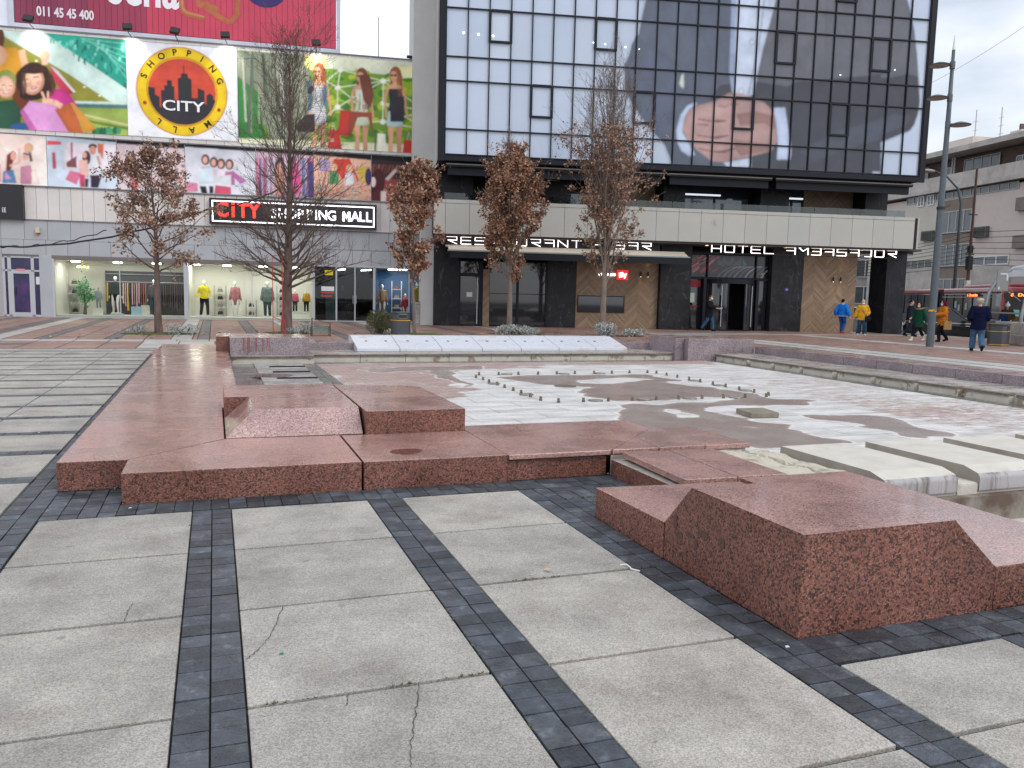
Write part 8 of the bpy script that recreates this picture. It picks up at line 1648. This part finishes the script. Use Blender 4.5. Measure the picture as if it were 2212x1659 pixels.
# 6 big man from behind
x, y = 24.25, 20.55; r, J = person('person in navy jacket and pale cap walking away, nearest walker', (x, y, 0), face_cam(x, y)+PI+R(8), {'lf': (-.14, 0), 'rf': (.24, .07), 'lh': (.22, -.20, 1.02), 'rh': (.22, -.20, 1.02), 'stance': .12, 'shw': .185, 'elb': .3}, 1.78)
body(J, SKIN, r); jacket(J, cl('0f1330', .6), r, hem=.72, fat=.06, folds=.003); trousers(J, cl('42607e'), r, fat=.035, bell=.012); shoes(J, cl('16161a'), r); hair(J, cl('a8a098'), r)
c = MB(); h = J['head']; c.rings([(h.x, h.y, h.z+.05, .102, .115), (h.x, h.y, h.z+.09, .11, .12), (h.x, h.y-.01, h.z+.125, .085, .095), (h.x, h.y-.01, h.z+.14, .03, .03)], 18); c.prism([(h.x-.06, h.y-.10), (h.x-.05, h.y-.17), (h.x+.05, h.y-.17), (h.x+.06, h.y-.10)], h.z+.055, h.z+.07); c.build('cap', cl('b8ac98'), r)
# 7 dark figure behind the green coat
x, y = 30.6, 29.6; r, J = person('person in dark clothes walking behind the person in the green coat', (x, y, 0), face_cam(x, y)+R(80), {'lf': (-.18, 0), 'rf': (.2, .04)}, 1.70)
body(J, SKIN, r); jacket(J, cl('1e222c'), r, hem=.78, fat=.05); trousers(J, cl('242c3c'), r); shoes(J, cl('18181a'), r); hair(J, cl('221c1c'), r)
# 8 woman with white hat
x, y = 32.1, 25.85; r, J = person('person in black coat and white knitted hat in front of the bus', (x, y, 0), face_cam(x, y)-R(10), {'lh': (.22, -.2, 1.0), 'rh': (.22, -.2, 1.0)}, 1.62)
body(J, SKIN, r); eyes(J, r); jacket(J, cl('141418'), r, hem=.6, fat=.05); trousers(J, cl('18181c'), r); shoes(J, cl('18181a'), r, boot=.3); hair(J, cl('2c201c'), r, long=.1)
c = MB(); h = J['head']; c.rings([(h.x, h.y+.01, h.z+.02, .094, .108), (h.x, h.y+.01, h.z+.07, .10, .112), (h.x, h.y+.01, h.z+.13, .08, .09), (h.x, h.y+.01, h.z+.16, .03, .03)], 18); c.ball((h.x, h.y+.01, h.z+.19), .045, 10); c.build('knitted_hat', cl('d8dce0'), r)

# ------------------------------------------------------------------ shop mannequins
MSK = mat('mannequin_white', (.75, .74, .72), rough=.35)
MPZ = .10
def mannequin(label, s, d, H, pose, top, bot, z=MPZ, dress=False, turn=0, skin=MSK, hem=.86, fat=.012, group='clothed mannequins in the mall windows'):
    r = thing('mannequin', label, 'mannequin', mloc(s, d, z), MA+turn, group); r.scale = (H/1.735,)*3; J = skel(pose)
    body(J, skin, r, vox=.013); jacket(J, cl(top), r, hem=hem, fat=fat, name='top', vox=.014)
    if dress:
        c = MB(); c.rings([(0, 0, .58, .20, .15), (0, 0, .92, .175, .13), (0, 0, 1.08, .14, .105)], 18); c.build('skirt', cl(bot), r, smooth=True)
    else: trousers(J, cl(bot), r)
    c = MB(); c.rings([(0, 0, -.03, .22, .22), (0, 0, .02, .22, .22)], 20); c.build('base_plate', MSK, r); return r
mannequin('white mannequin in short dark green dress in the left shop window', -4.69, -1.15, 1.78, {'lf': (-.08, 0)}, '22302a', '22302a', z=.2, dress=True)
mannequin('white mannequin in checked black and white shirt beside the leftmost oak trunk', -2.95, -1.15, 1.76, {}, '5a5458', '34445c', fat=.03)
mannequin('white mannequin in yellow top and black trousers', -.62, -1.1, 1.78, {'lf': (-.05, 0), 'rf': (.1, 0), 'stance': .15, 'lh': (.30, -.1, .95), 'rh': (.32, 0, .9)}, 'e0cc20', '1c1c20', fat=.02, turn=.3)
mannequin('white mannequin in short pink dress', .85, -1.1, 1.76, {}, 'c07c84', 'c07c84', dress=True)
mannequin('mannequin in grey-green hooded jacket and dark trousers left of the bare tree trunk', 2.39, -1.1, 1.80, {}, '6a7c78', '3c444c', fat=.05, hem=.74)
mannequin('grey child mannequin on a white plinth in the leftmost window', -5.5, -1.3, 1.02, {}, '9a9ca0', '8c8e92', z=.40, skin=mat('mannequin_grey', (.3, .3, .32), rough=.5), fat=.03)
mannequin('child mannequin in red and white striped top', 3.72, -1.3, 1.12, {}, 'b85a6c', '2c2c34', z=.38, fat=.03)
mannequin('child mannequin in mustard jacket', 4.28, -1.3, 1.14, {}, 'b88c30', '24242a', z=.38, fat=.03)
mannequin('white mannequin in brown dress before the blue wall', 8.1, -1.3, 1.74, {}, '9a7450', '9a7450', z=0.16, dress=True)
mannequin('mannequin in ochre dress behind the stone pot at the mall corner', 9.85, -.6, 1.72, {}, 'a88a38', 'a88a38', z=.3, dress=True)
mannequin('small mannequin in red dress left of the stone pot', 9.28, -1.0, 1.35, {}, 'b03048', 'b03048', z=.1, dress=True)
mannequin('mannequin in dark jacket inside the mall entrance', 6.1, -1.6, 1.78, {}, '2c2c38', '1c1c24', z=0, fat=.03)
